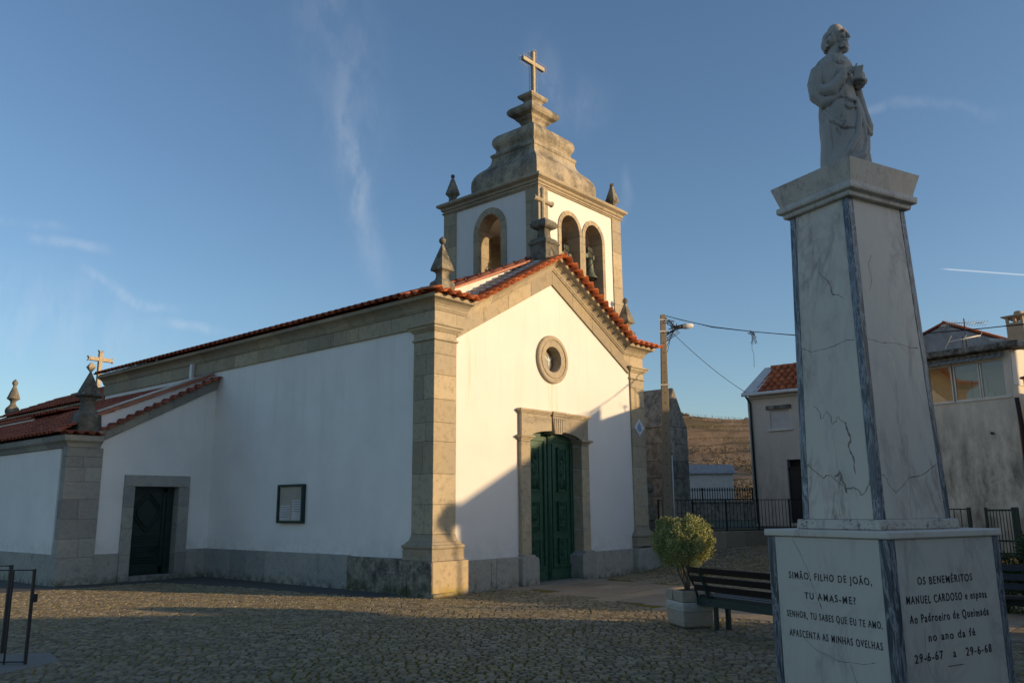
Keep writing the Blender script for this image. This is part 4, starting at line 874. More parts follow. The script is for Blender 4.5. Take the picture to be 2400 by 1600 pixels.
# ================================================================== GROUND
def m_cobble():
    s = NT('cobble_stone'); isl = s.island(); f = s.noise(60, 5, 0.7); g = s.noise(0.7, 4)
    c = s.mix(isl, (0.145, 0.12, 0.085), (0.43, 0.36, 0.25)); c = s.mix(s.ramp(f, [(0.35, 0.45), (0.6, 0.0)]), c, (0.09, 0.085, 0.08))
    c = s.mix(s.math('MULTIPLY', s.ramp(s.noise(0.55, 5, 0.65), [(0.34, 0.35), (0.58, 1.0)]), s.ramp(s.noise(15, 6, 0.7), [(0.46, 0.0), (0.58, 0.85)])), c, (0.26, 0.20, 0.05))
    s.bump(s.math('ADD', s.math('MULTIPLY', s.noise(22, 5, 0.65), 2.0), f), 1.0, 0.014); return s.fin(c, s.ramp(g, [(0.3, 0.55), (0.7, 0.75)]), spec=0.35)
def m_joint():
    s = NT('mossy_joints'); f = s.noise(35, 6, 0.7); g = s.noise(0.55, 6, 0.65)
    c = s.mix(s.ramp(g, [(0.30, 0.0), (0.5, 1.0)]), (0.085, 0.066, 0.030), (0.22, 0.175, 0.025)); c = s.mix(s.ramp(f, [(0.4, 0.6), (0.6, 0.0)]), c, (0.03, 0.028, 0.02))
    s.bump(f, 0.8, 0.01); return s.fin(c, 1.0, spec=0.1)
def m_far_cobble():
    s = NT('distant_cobbles'); v = s.t.nodes.new('ShaderNodeTexVoronoi'); v.feature = 'DISTANCE_TO_EDGE'; v.inputs['Scale'].default_value = 8.5; v.inputs['Randomness'].default_value = 0.55
    s.l(s.coord((1, 1, 1), (0, 0, 0), (0, 0, R(41))), v.inputs['Vector']); f = s.noise(60, 5)
    c = s.mix(s.ramp(v.outputs['Distance'], [(0.02, 0.0), (0.09, 1.0)]), (0.05, 0.048, 0.022), (0.19, 0.175, 0.15)); c = s.mix(s.ramp(f, [(0.35, 0.4), (0.6, 0.0)]), c, (0.09, 0.085, 0.075))
    s.bump(s.ramp(v.outputs['Distance'], [(0.0, 0.0), (0.12, 1.0)]), 0.7, 0.02); return s.fin(c, 0.8, spec=0.25)
M['cobble'] = m_cobble(); M['joint'] = m_joint(); M['far_cobble'] = m_far_cobble()
M['slab'] = m_granite('path_slabs', (0.33, 0.28, 0.21), lichen=0.0, dark=0.35, warm=0.5)
M['asphalt'] = m_plain('old_asphalt', (0.085, 0.08, 0.07), 0.92, scale=70, var=0.35)
M['grass'] = m_plain('rough_grass', (0.055, 0.06, 0.02), 1.0, scale=8, var=0.5)

# base sheet reaching the horizon, gently rising on the right
mb = MB(); xs = [-900, -200, -60, -25, -14] + [-13 + i * 1.5 for i in range(24)] + [24, 30, 45, 90, 300, 900]; ys = [-900, -200, -60, -30, -20] + [-19 + i * 1.5 for i in range(24)] + [18, 24, 40, 90, 300, 900]
vs = [(x, y, ground_z(x, y) - 0.017) for y in ys for x in xs]; nx = len(xs)
mb.add(vs, [(j * nx + i, j * nx + i + 1, (j + 1) * nx + i + 1, (j + 1) * nx + i) for j in range(len(ys) - 1) for i in range(nx - 1)], True)
g = mb.build('ground', 'joint', None, recalc=False); g.data.materials.append(M['far_cobble']); tag(g, kind='structure')
for p in g.data.polygons:
    cx, cy = p.center.x, p.center.y
    if not (-14 < cx < 13.5 and -12 < cy < 9): p.material_index = 1

path = [(2.35, 0.2), (5.5, 0.2), (5.1, -1.9), (4.6, -3.4), (3.9, -5.2), (3.6, -9.5), (0.9, -10.0), (1.0, -6.2), (1.05, -4.3), (1.9, -1.8)]
strip = [(0.0, 8.5), (-0.02, 0.75), (-0.75, 0.75), (-1.0, 4.6), (-1.6, 7.7), (-3.2, 7.75), (-7.5, 8.2), (-12, 9.8), (-12, 12), (-3.6, 12.0), (-3.6, 8.5)]
padl = [(-7.3, -1.62), (-7.15, -0.9), (-8.4, 0.1), (-10.2, -0.7), (-9.6, -2.6), (-7.7, -1.78)]
def inside(poly, x, y):
    c = False; n = len(poly)
    for i in range(n):
        x1, y1 = poly[i]; x2, y2 = poly[(i + 1) % n]
        if (y1 > y) != (y2 > y) and x < (x2 - x1) * (y - y1) / (y2 - y1) + x1: c = not c
    return c
# cobbles: individually shaped stones laid in rows, one mesh
mb = MB(); ra = R(-47); ux, uy = math.cos(ra), math.sin(ra); vx, vy = -uy, ux
rc = Vector((_f.x, _f.y)).normalized(); rr = Vector((_r.x, _r.y)).normalized()
row = 0; vdist = 0.0
V0 = Vector((CAM.x, CAM.y))
rng = random.Random(3)
while vdist < 27:
    rw = rng.uniform(0.08, 0.115) * (1 if vdist < 17 else 1.25); half = vdist * 0.78 + 3.0
    uu = -half + rng.uniform(0, 0.1)
    if vdist > 4.2:
        while uu < half:
            ln = rng.uniform(0.075, 0.15) * (1 if vdist < 17 else 1.3); cu = uu + ln / 2; cv = vdist + rw / 2
            wob = 0.16 * noise.noise(Vector((cu * 0.35, cv * 0.4, 0))) + 0.02 * noise.noise(Vector((cu * 2.2, cv * 2, 5)))
            X = V0.x + ux * cu + vx * (cv + wob); Y = V0.y + uy * cu + vy * (cv + wob)
            if not (inside(path, X, Y) or inside(strip, X, Y) or inside(padl, X, Y) or (X > -0.12 and X < 8.0 and Y > -0.1 and Y < 9) or (X > -3.6 and Y > 8.4) or X > 13.2):
                z = ground_z(X, Y); vs = []; hz = rng.uniform(-0.004, 0.003); tx, ty = rng.uniform(-0.045, 0.045), rng.uniform(-0.045, 0.045); gapj = rng.uniform(0.008, 0.014)
                q = [(-ln / 2 + gapj, -rw / 2 + gapj * 0.7), (ln / 2 - gapj, -rw / 2 + gapj * 0.7), (ln / 2 - gapj, rw / 2 - gapj * 0.7), (-ln / 2 + gapj, rw / 2 - gapj * 0.7)]
                q = [(a + rng.uniform(-0.010, 0.010), b + rng.uniform(-0.006, 0.006)) for a, b in q]
                for k, zo in ((1.0, -0.03), (0.95, -0.008), (0.80, 0.0)):
                    for a, b in q: a2, b2 = a * k, b * (k if k > 0.9 else 0.66); vs.append((X + ux * a2 + vx * b2, Y + uy * a2 + vy * b2, z + zo + hz + (a2 * tx + b2 * ty if zo > -0.02 else 0)))
                fs = [(8, 9, 10, 11)]
                for b0 in (0, 4):
                    for k in range(4): fs.append((b0 + k, b0 + (k + 1) % 4, b0 + 4 + (k + 1) % 4, b0 + 4 + k))
                mb.add(vs, fs)
            uu += ln
    vdist += rw
cob = mb.build('cobble_paving', 'cobble', None, recalc=False); tag(cob, kind='structure')
def sheet(name, poly, mat, dz, sub=0):
    mb = MB(); mb.prism([poly], lambda u, v, d: (u, v, d + ground_z(u, v)), -0.2, dz); o = mb.build(name, mat, None); tag(o, kind='structure'); return o
# door path made of big worn slabs
mb = MB(); rng = random.Random(5); y = 0.15
while y > -10:
    h = rng.uniform(0.5, 0.8); x = 0.6 + rng.uniform(0, 0.3)
    while x < 5.6:
        l = rng.uniform(0.7, 1.2); cxx, cyy = x + l / 2, y - h / 2
        if inside(path, cxx, cyy): mb.box(x + 0.006, x + l - 0.006, y - h + 0.006, y - 0.006, -0.1, 0.002 + rng.uniform(-0.004, 0.004))
        x += l
    y -= h
o = mb.build('path', 'slab', None, 0.008); tag(o, kind='structure')
sheet('walkway', strip, 'asphalt', -0.002)
sheet('stone_apron', padl, 'concrete', 0.004)

# ================================================================== MONUMENT
az_ = lambda d: Vector((math.cos(R(d)), math.sin(R(d)), 0))
uL, uR = az_(69.8), az_(-20.1)
B0 = Vector((-4.548, -9.824, 0)); MC = B0 + uL * 0.617 + uR * 0.7135
mon = thing('pedestal', (MC.x, MC.y, 0), 'tall tapering veined marble pedestal with dark grey corner strips and black inscriptions', 'monument')
def frus(mb, c0, hl0, hr0, z0, c1, hl1, hr1, z1):
    vs = []
    for c, hl, hr, z in ((c0, hl0, hr0, z0), (c1, hl1, hr1, z1)):
        for a, b in ((-1, -1), (-1, 1), (1, 1), (1, -1)): p = c + uL * (a * hl) + uR * (b * hr); vs.append((p.x, p.y, z))
    mb.add(vs, [(3, 2, 1, 0), (4, 5, 6, 7), (0, 1, 5, 4), (1, 2, 6, 5), (2, 3, 7, 6), (3, 0, 4, 7)])
def facade_panel(name, mat, parent, c0, hl0, hr0, z0, c1, hl1, hr1, z1, face, m, proud):
    """slab on one of the four faces between corner strips of width m"""
    A, B, h0, h1, w0, w1 = {'L': (uL, -uR, hr0, hr1, hl0, hl1), 'R': (uR, -uL, hl0, hl1, hr0, hr1), 'BL': (uR, uL, hl0, hl1, hr0, hr1), 'BR': (uL, uR, hr0, hr1, hl0, hl1)}[face]
    mb = MB(); vs = []
    for pr in (-0.02, proud):
        for c, h, w_, z in ((c0, h0, w0, z0), (c1, h1, w1, z1)):
            for sg in (-1, 1): p = c + B * (h + pr) + A * (sg * (w_ - m)); vs.append((p.x, p.y, z))
    mb.add(vs, [(0, 1, 3, 2), (4, 6, 7, 5), (0, 4, 5, 1), (2, 3, 7, 6), (0, 2, 6, 4), (1, 5, 7, 3)]); return mb.build(name, mat, parent, 0.003)
def corner_posts(parent, c0, hl0, hr0, z0, c1, hl1, hr1, z1, m):
    for a in (-1, 1):
        for b in (-1, 1):
            mb = MB(); vs = []
            for c, hl, hr, z in ((c0, hl0, hr0, z0), (c1, hl1, hr1, z1)):
                for p_, q_ in ((0, 0), (1, 0), (1, 1), (0, 1)): p = c + uL * (a * (hl + 0.004 - p_ * m)) + uR * (b * (hr + 0.004 - q_ * m)); vs.append((p.x, p.y, z))
            mb.add(vs, [(3, 2, 1, 0), (4, 5, 6, 7), (0, 1, 5, 4), (1, 2, 6, 5), (2, 3, 7, 6), (3, 0, 4, 7)]); mb.build('corner_strip', 'greym', parent, 0.004)
Z = Vector((0, 0, 0)); c0 = MC
mb = MB(); frus(mb, c0, 0.59, 0.69, -0.1, c0, 0.59, 0.69, 1.385); core = mb.build('base_core', 'concrete', mon)
for f_ in ('L', 'R', 'BL', 'BR'): facade_panel('base_panel', 'marble_low', mon, c0, 0.617, 0.7135, -0.05, c0, 0.617, 0.7135, 1.385, f_, 0.082, 0.0)
corner_posts(mon, c0, 0.617, 0.7135, -0.05, c0, 0.617, 0.7135, 1.385, 0.086)
mb = MB(); frus(mb, c0, 0.645, 0.735, 1.388, c0, 0.645, 0.735, 1.448); mb.build('ledge', 'marbleR', mon, 0.01)
c2 = MC + uL * 0.011 - uR * 0.009
mb = MB(); frus(mb, c2, 0.43, 0.525, 1.449, c2, 0.424, 0.52, 1.533); mb.build('step', 'marble_step', mon, 0.008)
c3 = MC + uL * 0.016 - uR * 0.008; c4 = MC + uL * 0.036 - uR * 0.0
mb = MB(); frus(mb, c3, 0.385, 0.445, 1.53, c4, 0.32, 0.37, 4.355); mb.build('shaft_core', 'concrete', mon)
for f_, mt in (('L', 'marbleL'), ('R', 'marbleR'), ('BL', 'marbleR'), ('BR', 'marbleL')): facade_panel('shaft_panel', mt, mon, c3, 0.398, 0.458, 1.534, c4, 0.333, 0.386, 4.352, f_, 0.064, 0.0)
corner_posts(mon, c3, 0.398, 0.458, 1.534, c4, 0.333, 0.386, 4.352, 0.07)
def mrings(name, lst, mat):
    mb = MB()
    for (a0, b0, z0), (a1, b1, z1) in zip(lst[:-1], lst[1:]): pass
    vs = []; fs = []
    for a, b, z in lst:
        for p_, q_ in ((-1, -1), (-1, 1), (1, 1), (1, -1)): p = c4 + uL * (p_ * a) + uR * (q_ * b); vs.append((p.x, p.y, z))
    for i in range(len(lst) - 1):
        for k in range(4): fs.append((i * 4 + k, i * 4 + (k + 1) % 4, i * 4 + 4 + (k + 1) % 4, i * 4 + 4 + k))
    n = len(lst); fs += [(3, 2, 1, 0), tuple(4 * n - 4 + k for k in range(4))]; mb.add(vs, fs); return mb.build(name, mat, mon, 0.005)
mrings('capital', [(0.35, 0.40, 4.352), (0.38, 0.425, 4.356), (0.385, 0.432, 4.375), (0.382, 0.43, 4.395), (0.40, 0.445, 4.40), (0.425, 0.463, 4.408), (0.432, 0.468, 4.43), (0.43, 0.466, 4.468)], 'marble_cap')
mrings('flared_block', [(0.408, 0.43, 4.469), (0.465, 0.49, 4.678)], 'marble_cap')
# cracks and dark veins running over the panels
M['vein'] = m_plain('dark_vein', (0.24, 0.175, 0.14), 0.6, scale=45, var=0.5); M['crack'] = m_plain('hairline_crack', (0.12, 0.10, 0.09), 0.9)
def vein(P, pts, w_, nrm, u, name, par, seed=0, jit=0.012, mat='vein'):
    rng = random.Random(seed); pl2 = [Vector(p) for p in pts]
    for it in range(3):
        o2 = []
        for a, b in zip(pl2[:-1], pl2[1:]): o2 += [a, (a + b) / 2 + Vector((rng.uniform(-1, 1), rng.uniform(-1, 1))) * jit]
        pl2 = o2 + [pl2[-1]]; jit *= 0.55
    mb = MB(); vs = []
    for i, p in enumerate(pl2):
        q = pl2[min(i + 1, len(pl2) - 1)] - pl2[max(i - 1, 0)]; n2 = Vector((-q.y, q.x)).normalized() if q.length > 0 else Vector((0, 1)); hw = w_ * 1.5 * (0.3 + 0.7 * abs(noise.noise(Vector((i * 0.35, seed, 0)))) * 2) * (0.3 if i in (0, len(pl2) - 1) else 1)
        for sg in (-1, 1): vs.append(P(p.x + n2.x * hw * sg, p.y + n2.y * hw * sg) + nrm * 0.0007)
    mb.add(vs, [(2 * i, 2 * i + 1, 2 * i + 3, 2 * i + 2) for i in range(len(pl2) - 1)]); return mb.build(name, mat, par, recalc=False)
def shaft_face(which):
    n_ = -uR if which == 'L' else -uL; h0, h1 = (0.458, 0.386) if which == 'L' else (0.398, 0.333); u_ = uL if which == 'L' else uR
    A = c3 + n_ * h0 + Vector((0, 0, 1.534)); B = c4 + n_ * h1 + Vector((0, 0, 4.352))
    return (lambda s_, z: A.lerp(B, (z - 1.534) / 2.818) + u_ * s_), n_, u_
sp = [o for o in mon.children if o.name.startswith('shaft_panel')]
P_, n_, u_ = shaft_face('L')
for k, (pts, w_, nm, mt) in enumerate((
    ([(0.33, 3.085), (0.281, 3.072), (0.183, 3.023), (0.051, 3.027), (-0.078, 3.036), (-0.188, 3.061), (-0.29, 3.059)], 0.0028, 'crack', 'crack'),
    ([(0.33, 2.0), (0.294, 1.999), (0.233, 1.95), (0.156, 1.89), (0.061, 1.905), (0.003, 1.853), (-0.07, 1.813), (-0.122, 1.788), (-0.172, 1.791), (-0.226, 1.732), (-0.286, 1.772), (-0.315, 1.854)], 0.006, 'vein', 'vein'),
    ([(-0.131, 2.358), (-0.165, 2.23), (-0.144, 2.156), (-0.18, 2.055), (-0.191, 1.907)], 0.009, 'vein', 'vein'),
    ([(0.203, 2.535), (0.143, 2.475), (0.132, 2.409), (0.057, 2.466), (0.01, 2.345), (-0.058, 2.411), (-0.128, 2.333)], 0.004, 'vein', 'vein'),
    ([(0.03, 1.90), (-0.035, 1.938), (-0.044, 1.864), (-0.083, 1.789), (-0.095, 1.752)], 0.012, 'vein', 'vein'),
    ([(0.02, 1.70), (0.0, 1.6), (-0.01, 1.54)], 0.0016, 'crack', 'crack'),
    ([(0.05, 3.75), (-0.06, 3.62), (-0.10, 3.5), (-0.2, 3.44)], 0.005, 'vein', 'vein'))): vein(P_, pts, w_, n_, u_, nm, sp[0], k, 0.016 if mt == 'vein' else 0.008, mt)
P_, n_, u_ = shaft_face('R')
for k, (pts, w_, nm, mt) in enumerate((
    ([(-0.34, 3.055), (-0.332, 3.052), (-0.191, 3.034), (0.006, 3.046), (0.162, 3.031), (0.33, 3.028)], 0.0028, 'crack', 'crack'),
    ([(-0.37, 1.90), (-0.339, 1.877), (-0.29, 1.806), (-0.227, 1.746), (-0.121, 1.807), (-0.031, 1.88), (0.108, 1.894), (0.303, 1.972), (0.36, 2.0)], 0.005, 'vein', 'vein'),
    ([(-0.005, 2.25), (-0.005, 2.103), (-0.016, 1.954), (-0.031, 1.783), (-0.067, 1.662), (-0.066, 1.554)], 0.002, 'crack', 'crack'),
    ([(-0.25, 3.5), (-0.2, 3.6), (-0.22, 3.75), (-0.15, 3.85)], 0.004, 'vein', 'vein'))): vein(P_, pts, w_, n_, u_, nm, sp[1], k + 20, 0.014 if mt == 'vein' else 0.006, mt)
bp = [o for o in mon.children if o.name.startswith('base_panel')]
PL2 = lambda s_, z: B0 + uL * s_ + Vector((0, 0, z)); PR2 = lambda s_, z: B0 + uR * s_ + Vector((0, 0, z))
vein(PL2, [(0.95, 1.38), (0.84, 1.165), (0.79, 1.08), (0.74, 0.94), (0.69, 0.80)], 0.0035, -uR, uL, 'vein', bp[0], 40, 0.012)
vein(PL2, [(0.90, 0.56), (0.77, 0.47), (0.56, 0.42), (0.32, 0.43), (0.2, 0.46)], 0.0018, -uR, uL, 'crack', bp[0], 41, 0.006, 'crack')
vein(PR2, [(0.19, 1.37), (0.19, 1.06), (0.16, 0.92), (0.09, 0.88)], 0.0012, -uL, uR, 'crack', bp[1], 42, 0.006, 'crack')
vein(PR2, [(0.34, 0.72), (0.33, 0.46), (0.39, 0.33), (0.45, 0.1)], 0.003, -uL, uR, 'vein', bp[1], 43, 0.012)
vein(PL2, [(0.45, 0.42), (0.38, 0.2), (0.3, 0.05)], 0.003, -uR, uL, 'vein', bp[0], 44, 0.012)
# inscriptions
def text_mesh(body, name, org, dirv, up, nrm, x0, x1, zb, cap, parent, bold=0.0):
    cu = bpy.data.curves.new('t', 'FONT'); cu.body = body; cu.size = 1.0; cu.extrude = 0.02; cu.offset = bold; cu.space_character = 1.3; cu.space_word = 1.1
    ob = bpy.data.objects.new('t', cu); COL.objects.link(ob); bpy.context.view_layer.update()
    me = bpy.data.meshes.new_from_object(ob.evaluated_get(bpy.context.evaluated_depsgraph_get())); bpy.data.objects.remove(ob)
    xs_ = [v.co.x for v in me.vertices]; a, b = min(xs_), max(xs_); sx_ = (x1 - x0) / (b - a); sy_ = cap / 0.70
    off = Vector(parent.location) if parent is not None else Vector()
    p = parent.parent if parent is not None else None
    while p is not None: off += Vector(p.location); p = p.parent
    for v in me.vertices:
        px, py, pz = v.co
        jx = 0.003 * noise.noise(Vector((px * 1.5, zb * 9, 0))); jz = 0.007 * noise.noise(Vector((px * 1.3, zb * 7, 3)))
        v.co = org + dirv * (x0 + (px - a) * sx_ + jx) + up * (zb + py * sy_ + jz) + nrm * (0.0015 + pz * 0.05) - off
    me.materials.append(M['ink']); o = bpy.data.objects.new(name, me); COL.objects.link(o); o.parent = parent; return o
up = Vector((0, 0, 1))
panels = [o for o in mon.children if o.name.startswith('base_panel')]
pl_, pr_ = panels[0], panels[1]
LW = 1.234; orgL = B0 + uL * LW; dL = -uL; nL = -uR
for body, a, b, zb, cap in (('SIMÃO, FILHO DE JOÃO,', 1.017, 0.178, 1.036, 0.056), ('TU AMAS-ME?', 0.859, 0.347, 0.876, 0.056), ('SENHOR, TU SABES QUE EU TE AMO.', 1.067, 0.114, 0.716, 0.054), ('APASCENTA AS MINHAS OVELHAS', 1.055, 0.131, 0.560, 0.056)):
    text_mesh(body, 'inscription', orgL, dL, up, nL, LW - a, LW - b, zb, cap, pl_, 0.012)
for body, a, b, zb, cap in (('OS BENEMÉRITOS', 0.306, 1.005, 1.036, 0.058), ('MANUEL CARDOSO e esposa', 0.151, 1.175, 0.897, 0.060), ('Ao Padroeiro de Queimada', 0.168, 1.175, 0.757, 0.062), ('no ano da fé', 0.37, 0.964, 0.612, 0.060), ('29-6-67   a   29-6-68', 0.184, 1.158, 0.471, 0.062)):
    text_mesh(body, 'inscription', B0, uR, up, -uL, a, b, zb, cap, pr_, 0.012)
mb = MB(); mb.bar(B0 + uR * 0.574 - uL * 0.001 + up * 0.412, B0 + uR * 0.768 - uL * 0.001 + up * 0.412, 0.007, 0.004); mb.build('inscription_rule', 'ink', pr_)

# ================================================================== STATUE
sx_v = Vector((_r.x, _r.y, 0)).normalized(); sy_v = -Vector((_f.x, _f.y, 0)).normalized()
SO = c4 + Vector((0, 0, 4.678)) + sx_v * 0.035
statue = thing('statue', tuple(SO), 'weathered white stone statue of a bearded robed man holding key and book on the pedestal', 'statue')
def S(x, y, z): return SO + sx_v * (x * 0.97) + sy_v * y + Vector((0, 0, z))
def statue_body():
    mb = MB()
    # draped robe: stacked rings with folds
    RG = [(-0.02, 0.00, 0.25, 0.2), (0.06, 0.005, 0.25, 0.2), (0.14, 0.01, 0.24, 0.19), (0.22, 0.01, 0.24, 0.19), (0.34, 0.01, 0.235, 0.18), (0.46, 0.01, 0.225, 0.175), (0.58, 0.0, 0.215, 0.17), (0.70, -0.005, 0.20, 0.17), (0.80, -0.01, 0.18, 0.16), (0.88, -0.01, 0.17, 0.155), (0.96, -0.02, 0.175, 0.155), (1.06, -0.03, 0.19, 0.16), (1.14, -0.035, 0.19, 0.15), (1.21, -0.03, 0.19, 0.145), (1.27, -0.028, 0.155, 0.125), (1.32, -0.02, 0.10, 0.09), (1.35, -0.01, 0.07, 0.065)]
    n = 72; vs = []; fine = []
    for i in range(len(RG) - 1):
        for k in range(4):
            t_ = k / 4; fine.append(tuple(RG[i][j] * (1 - t_) + RG[i + 1][j] * t_ for j in range(4)))
    fine.append(RG[-1])
    for z, cx_, rx, ry in fine:
        low = max(0.0, 1 - z / 0.30); mid = max(0.0, min(1.0, (z - 0.2) / 0.2)) * max(0.0, min(1.0, (1.15 - z) / 0.3))
        for k in range(n):
            a = 2 * PI * k / n
            f = 1 + 0.07 * low * math.sin(13 * a + 1.0) + 0.035 * mid * math.sin(4 * a + z * 9.0) + 0.02 * mid * math.sin(9 * a - z * 13)
            vs.append(S(cx_ + rx * f * math.cos(a), ry * f * math.sin(a), z))
    m = len(fine); fs = [(i * n + k, i * n + (k + 1) % n, (i + 1) * n + (k + 1) % n, (i + 1) * n + k) for i in range(m - 1) for k in range(n)]
    fs += [tuple(range(n))[::-1], tuple((m - 1) * n + k for k in range(n))]; mb.add(vs, fs)
    T = lambda pts, r: mb.tube([S(*p) for p in pts], r, 12)
    # rocky base
    mb.lathe([(0.27, -0.0), (0.275, 0.05), (0.25, 0.09), (0.2, 0.12)], tuple(SO), 9, 0.3)
    # cloak over the right shoulder and bent right arm (picture left)
    T([(-0.10, 0.0, 1.22), (-0.19, 0.01, 1.14), (-0.235, 0.02, 1.02), (-0.23, 0.03, 0.88), (-0.18, 0.06, 0.80), (-0.09, 0.11, 0.82), (0.0, 0.15, 0.89)], [0.075, 0.085, 0.078, 0.075, 0.068, 0.055, 0.042])
    T([(-0.21, 0.06, 0.92), (-0.12, 0.13, 0.90), (-0.03, 0.165, 1.0), (-0.01, 0.17, 1.10)], [0.07, 0.075, 0.06, 0.045])
    T([(-0.17, 0.08, 0.82), (-0.09, 0.15, 0.86), (-0.04, 0.17, 0.98)], [0.035, 0.03, 0.02])
    T([(-0.13, 0.10, 0.80), (-0.05, 0.16, 0.83), (-0.0, 0.18, 0.93)], [0.03, 0.026, 0.02])
    # collar folds
    T([(-0.11, 0.05, 1.25), (-0.04, 0.12, 1.21), (0.03, 0.13, 1.18)], [0.035, 0.04, 0.03])
    T([(-0.04, 0.08, 1.28), (0.04, 0.10, 1.24), (0.08, 0.08, 1.18)], [0.03, 0.03, 0.03])
    for p in ((-0.055, 0.13, 1.235), (-0.03, 0.145, 1.225), (-0.06, 0.14, 1.205), (-0.035, 0.15, 1.195)): T([p, (p[0] + 0.004, p[1] + 0.006, p[2])], 0.02)
    # left arm (picture right) with hanging sleeve
    T([(0.05, 0.0, 1.18), (0.14, 0.02, 1.12), (0.185, 0.05, 1.02), (0.19, 0.10, 0.97)], [0.08, 0.075, 0.06, 0.045])
    T([(0.17, 0.02, 1.05), (0.20, 0.0, 0.90), (0.23, -0.01, 0.74), (0.265, -0.02, 0.58), (0.285, -0.02, 0.49)], [0.045, 0.045, 0.05, 0.06, 0.03])
    T([(0.14, 0.05, 0.86), (0.17, 0.05, 0.70), (0.18, 0.06, 0.58), (0.27, 0.0, 0.50)], [0.03, 0.045, 0.045, 0.03])
    T([(0.24, -0.01, 0.50), (0.23, 0.0, 0.34), (0.215, 0.0, 0.24)], [0.04, 0.035, 0.02])
    # long diagonal drapery folds across the front
    T([(-0.20, 0.06, 0.72), (-0.14, 0.14, 0.58), (-0.04, 0.18, 0.50), (0.05, 0.175, 0.50)], [0.012, 0.020, 0.018, 0.008])
    T([(0.11, 0.14, 0.80), (0.12, 0.15, 0.60), (0.08, 0.17, 0.42), (-0.02, 0.18, 0.26), (-0.12, 0.15, 0.14)], [0.014, 0.024, 0.030, 0.030, 0.014])
    T([(0.14, 0.12, 0.78), (0.16, 0.13, 0.56), (0.17, 0.12, 0.36), (0.12, 0.16, 0.22), (0.0, 0.18, 0.16), (-0.10, 0.17, 0.10)], [0.012, 0.022, 0.026, 0.032, 0.030, 0.012])
    T([(-0.02, 0.155, 0.82), (0.06, 0.165, 0.78), (0.12, 0.14, 0.80)], [0.012, 0.018, 0.012])
    T([(-0.08, 0.15, 0.77), (0.02, 0.175, 0.70), (0.09, 0.16, 0.72)], [0.010, 0.016, 0.010])
    T([(-0.17, 0.11, 0.66), (-0.18, 0.11, 0.40), (-0.18, 0.11, 0.12)], [0.012, 0.016, 0.012])
    for i in range(6):
        x = 0.03 + i * 0.035; T([(x, 0.15 - 0.015 * i, 0.20), (x + 0.012, 0.165 - 0.018 * i, 0.10), (x + 0.02, 0.175 - 0.018 * i, 0.03)], [0.010, 0.017, 0.02])
    # neck and head, turned to picture right
    T([(-0.02, 0.01, 1.26), (0.0, 0.02, 1.36), (0.01, 0.02, 1.46)], [0.085, 0.075, 0.07])
    def E(c_, r_, n1=16, n2=10):
        vs_ = []; fs_ = []
        for i in range(n2 + 1):
            th = PI * i / n2
            for k in range(n1): ph = 2 * PI * k / n1; vs_.append(S(c_[0] + r_[0] * math.sin(th) * math.cos(ph), c_[1] + r_[1] * math.sin(th) * math.sin(ph), c_[2] + r_[2] * math.cos(th)))
        for i in range(n2):
            for k in range(n1): fs_.append((i * n1 + k, i * n1 + (k + 1) % n1, (i + 1) * n1 + (k + 1) % n1, (i + 1) * n1 + k))
        mb.add(vs_, fs_)
    hc = Vector((0.010, 0.035, 1.515)); fd = Vector((0.80, 0.60, 0)); sdv = Vector((-0.60, 0.80, 0))
    HK = 1.2; H = lambda a, b, z_: (hc.x + (fd.x * a + sdv.x * b) * HK, hc.y + (fd.y * a + sdv.y * b) * HK, hc.z + z_ * HK)
    E(H(0, 0, 0.03), (0.088, 0.084, 0.105)); E(H(0.035, 0, -0.01), (0.062, 0.06, 0.10))           # skull and face
    E(H(-0.05, 0, 0.0), (0.075, 0.078, 0.085))
    E(H(-0.055, 0.0, -0.045), (0.085, 0.09, 0.085)); E(H(-0.02, 0.045, -0.04), (0.05, 0.05, 0.06)); E(H(-0.02, -0.045, -0.04), (0.05, 0.05, 0.06))
    for i in range(46):                                                                             # curled hair round the back and sides
        a = random.Random(i).uniform(1.9, 4.4); zz = random.Random(i + 50).uniform(-0.11, 0.02); rr_ = 0.083
        E(H(rr_ * math.cos(a) - 0.015, rr_ * math.sin(a), zz), (0.016, 0.016, 0.015), 8, 6)
    for sgn in (-1, 1):
        T([H(0.088, sgn * 0.012, 0.022), H(0.080, sgn * 0.045, 0.024), H(0.06, sgn * 0.066, 0.014)], [0.011, 0.012, 0.010])    # brow
        E(H(0.070, sgn * 0.032, 0.004), (0.014, 0.014, 0.009), 10, 8)                                # eye
        E(H(0.066, sgn * 0.042, -0.024), (0.022, 0.022, 0.018), 10, 8)                               # cheek
        E(H(-0.005, sgn * 0.082, -0.01), (0.015, 0.015, 0.024), 8, 6)                                # ear
        T([H(0.092, sgn * 0.004, -0.048), H(0.082, sgn * 0.026, -0.058), H(0.066, sgn * 0.036, -0.08)], [0.010, 0.010, 0.010])  # moustache
    T([H(0.086, 0, 0.022), H(0.104, 0, -0.018), H(0.108, 0, -0.030), H(0.09, 0, -0.038)], [0.009, 0.012, 0.015, 0.010])   # nose
    T([H(0.086, -0.015, -0.072), H(0.088, 0.015, -0.072)], 0.008)
    for i in range(22):                                                                             # beard
        q = random.Random(i + 200); a = q.uniform(-1.25, 1.25); zz = q.uniform(-0.13, -0.078)
        E(H(0.030 + 0.052 * math.cos(a) - 0.1 * max(0, -0.11 - zz), 0.058 * math.sin(a), zz), (0.019, 0.019, 0.022), 8, 6)
    E(H(0.062, 0, -0.135), (0.030, 0.030, 0.032))
    # hands
    T([(0.01, 0.165, 1.05), (0.05, 0.17, 1.09), (0.075, 0.17, 1.10)], [0.036, 0.034, 0.028])
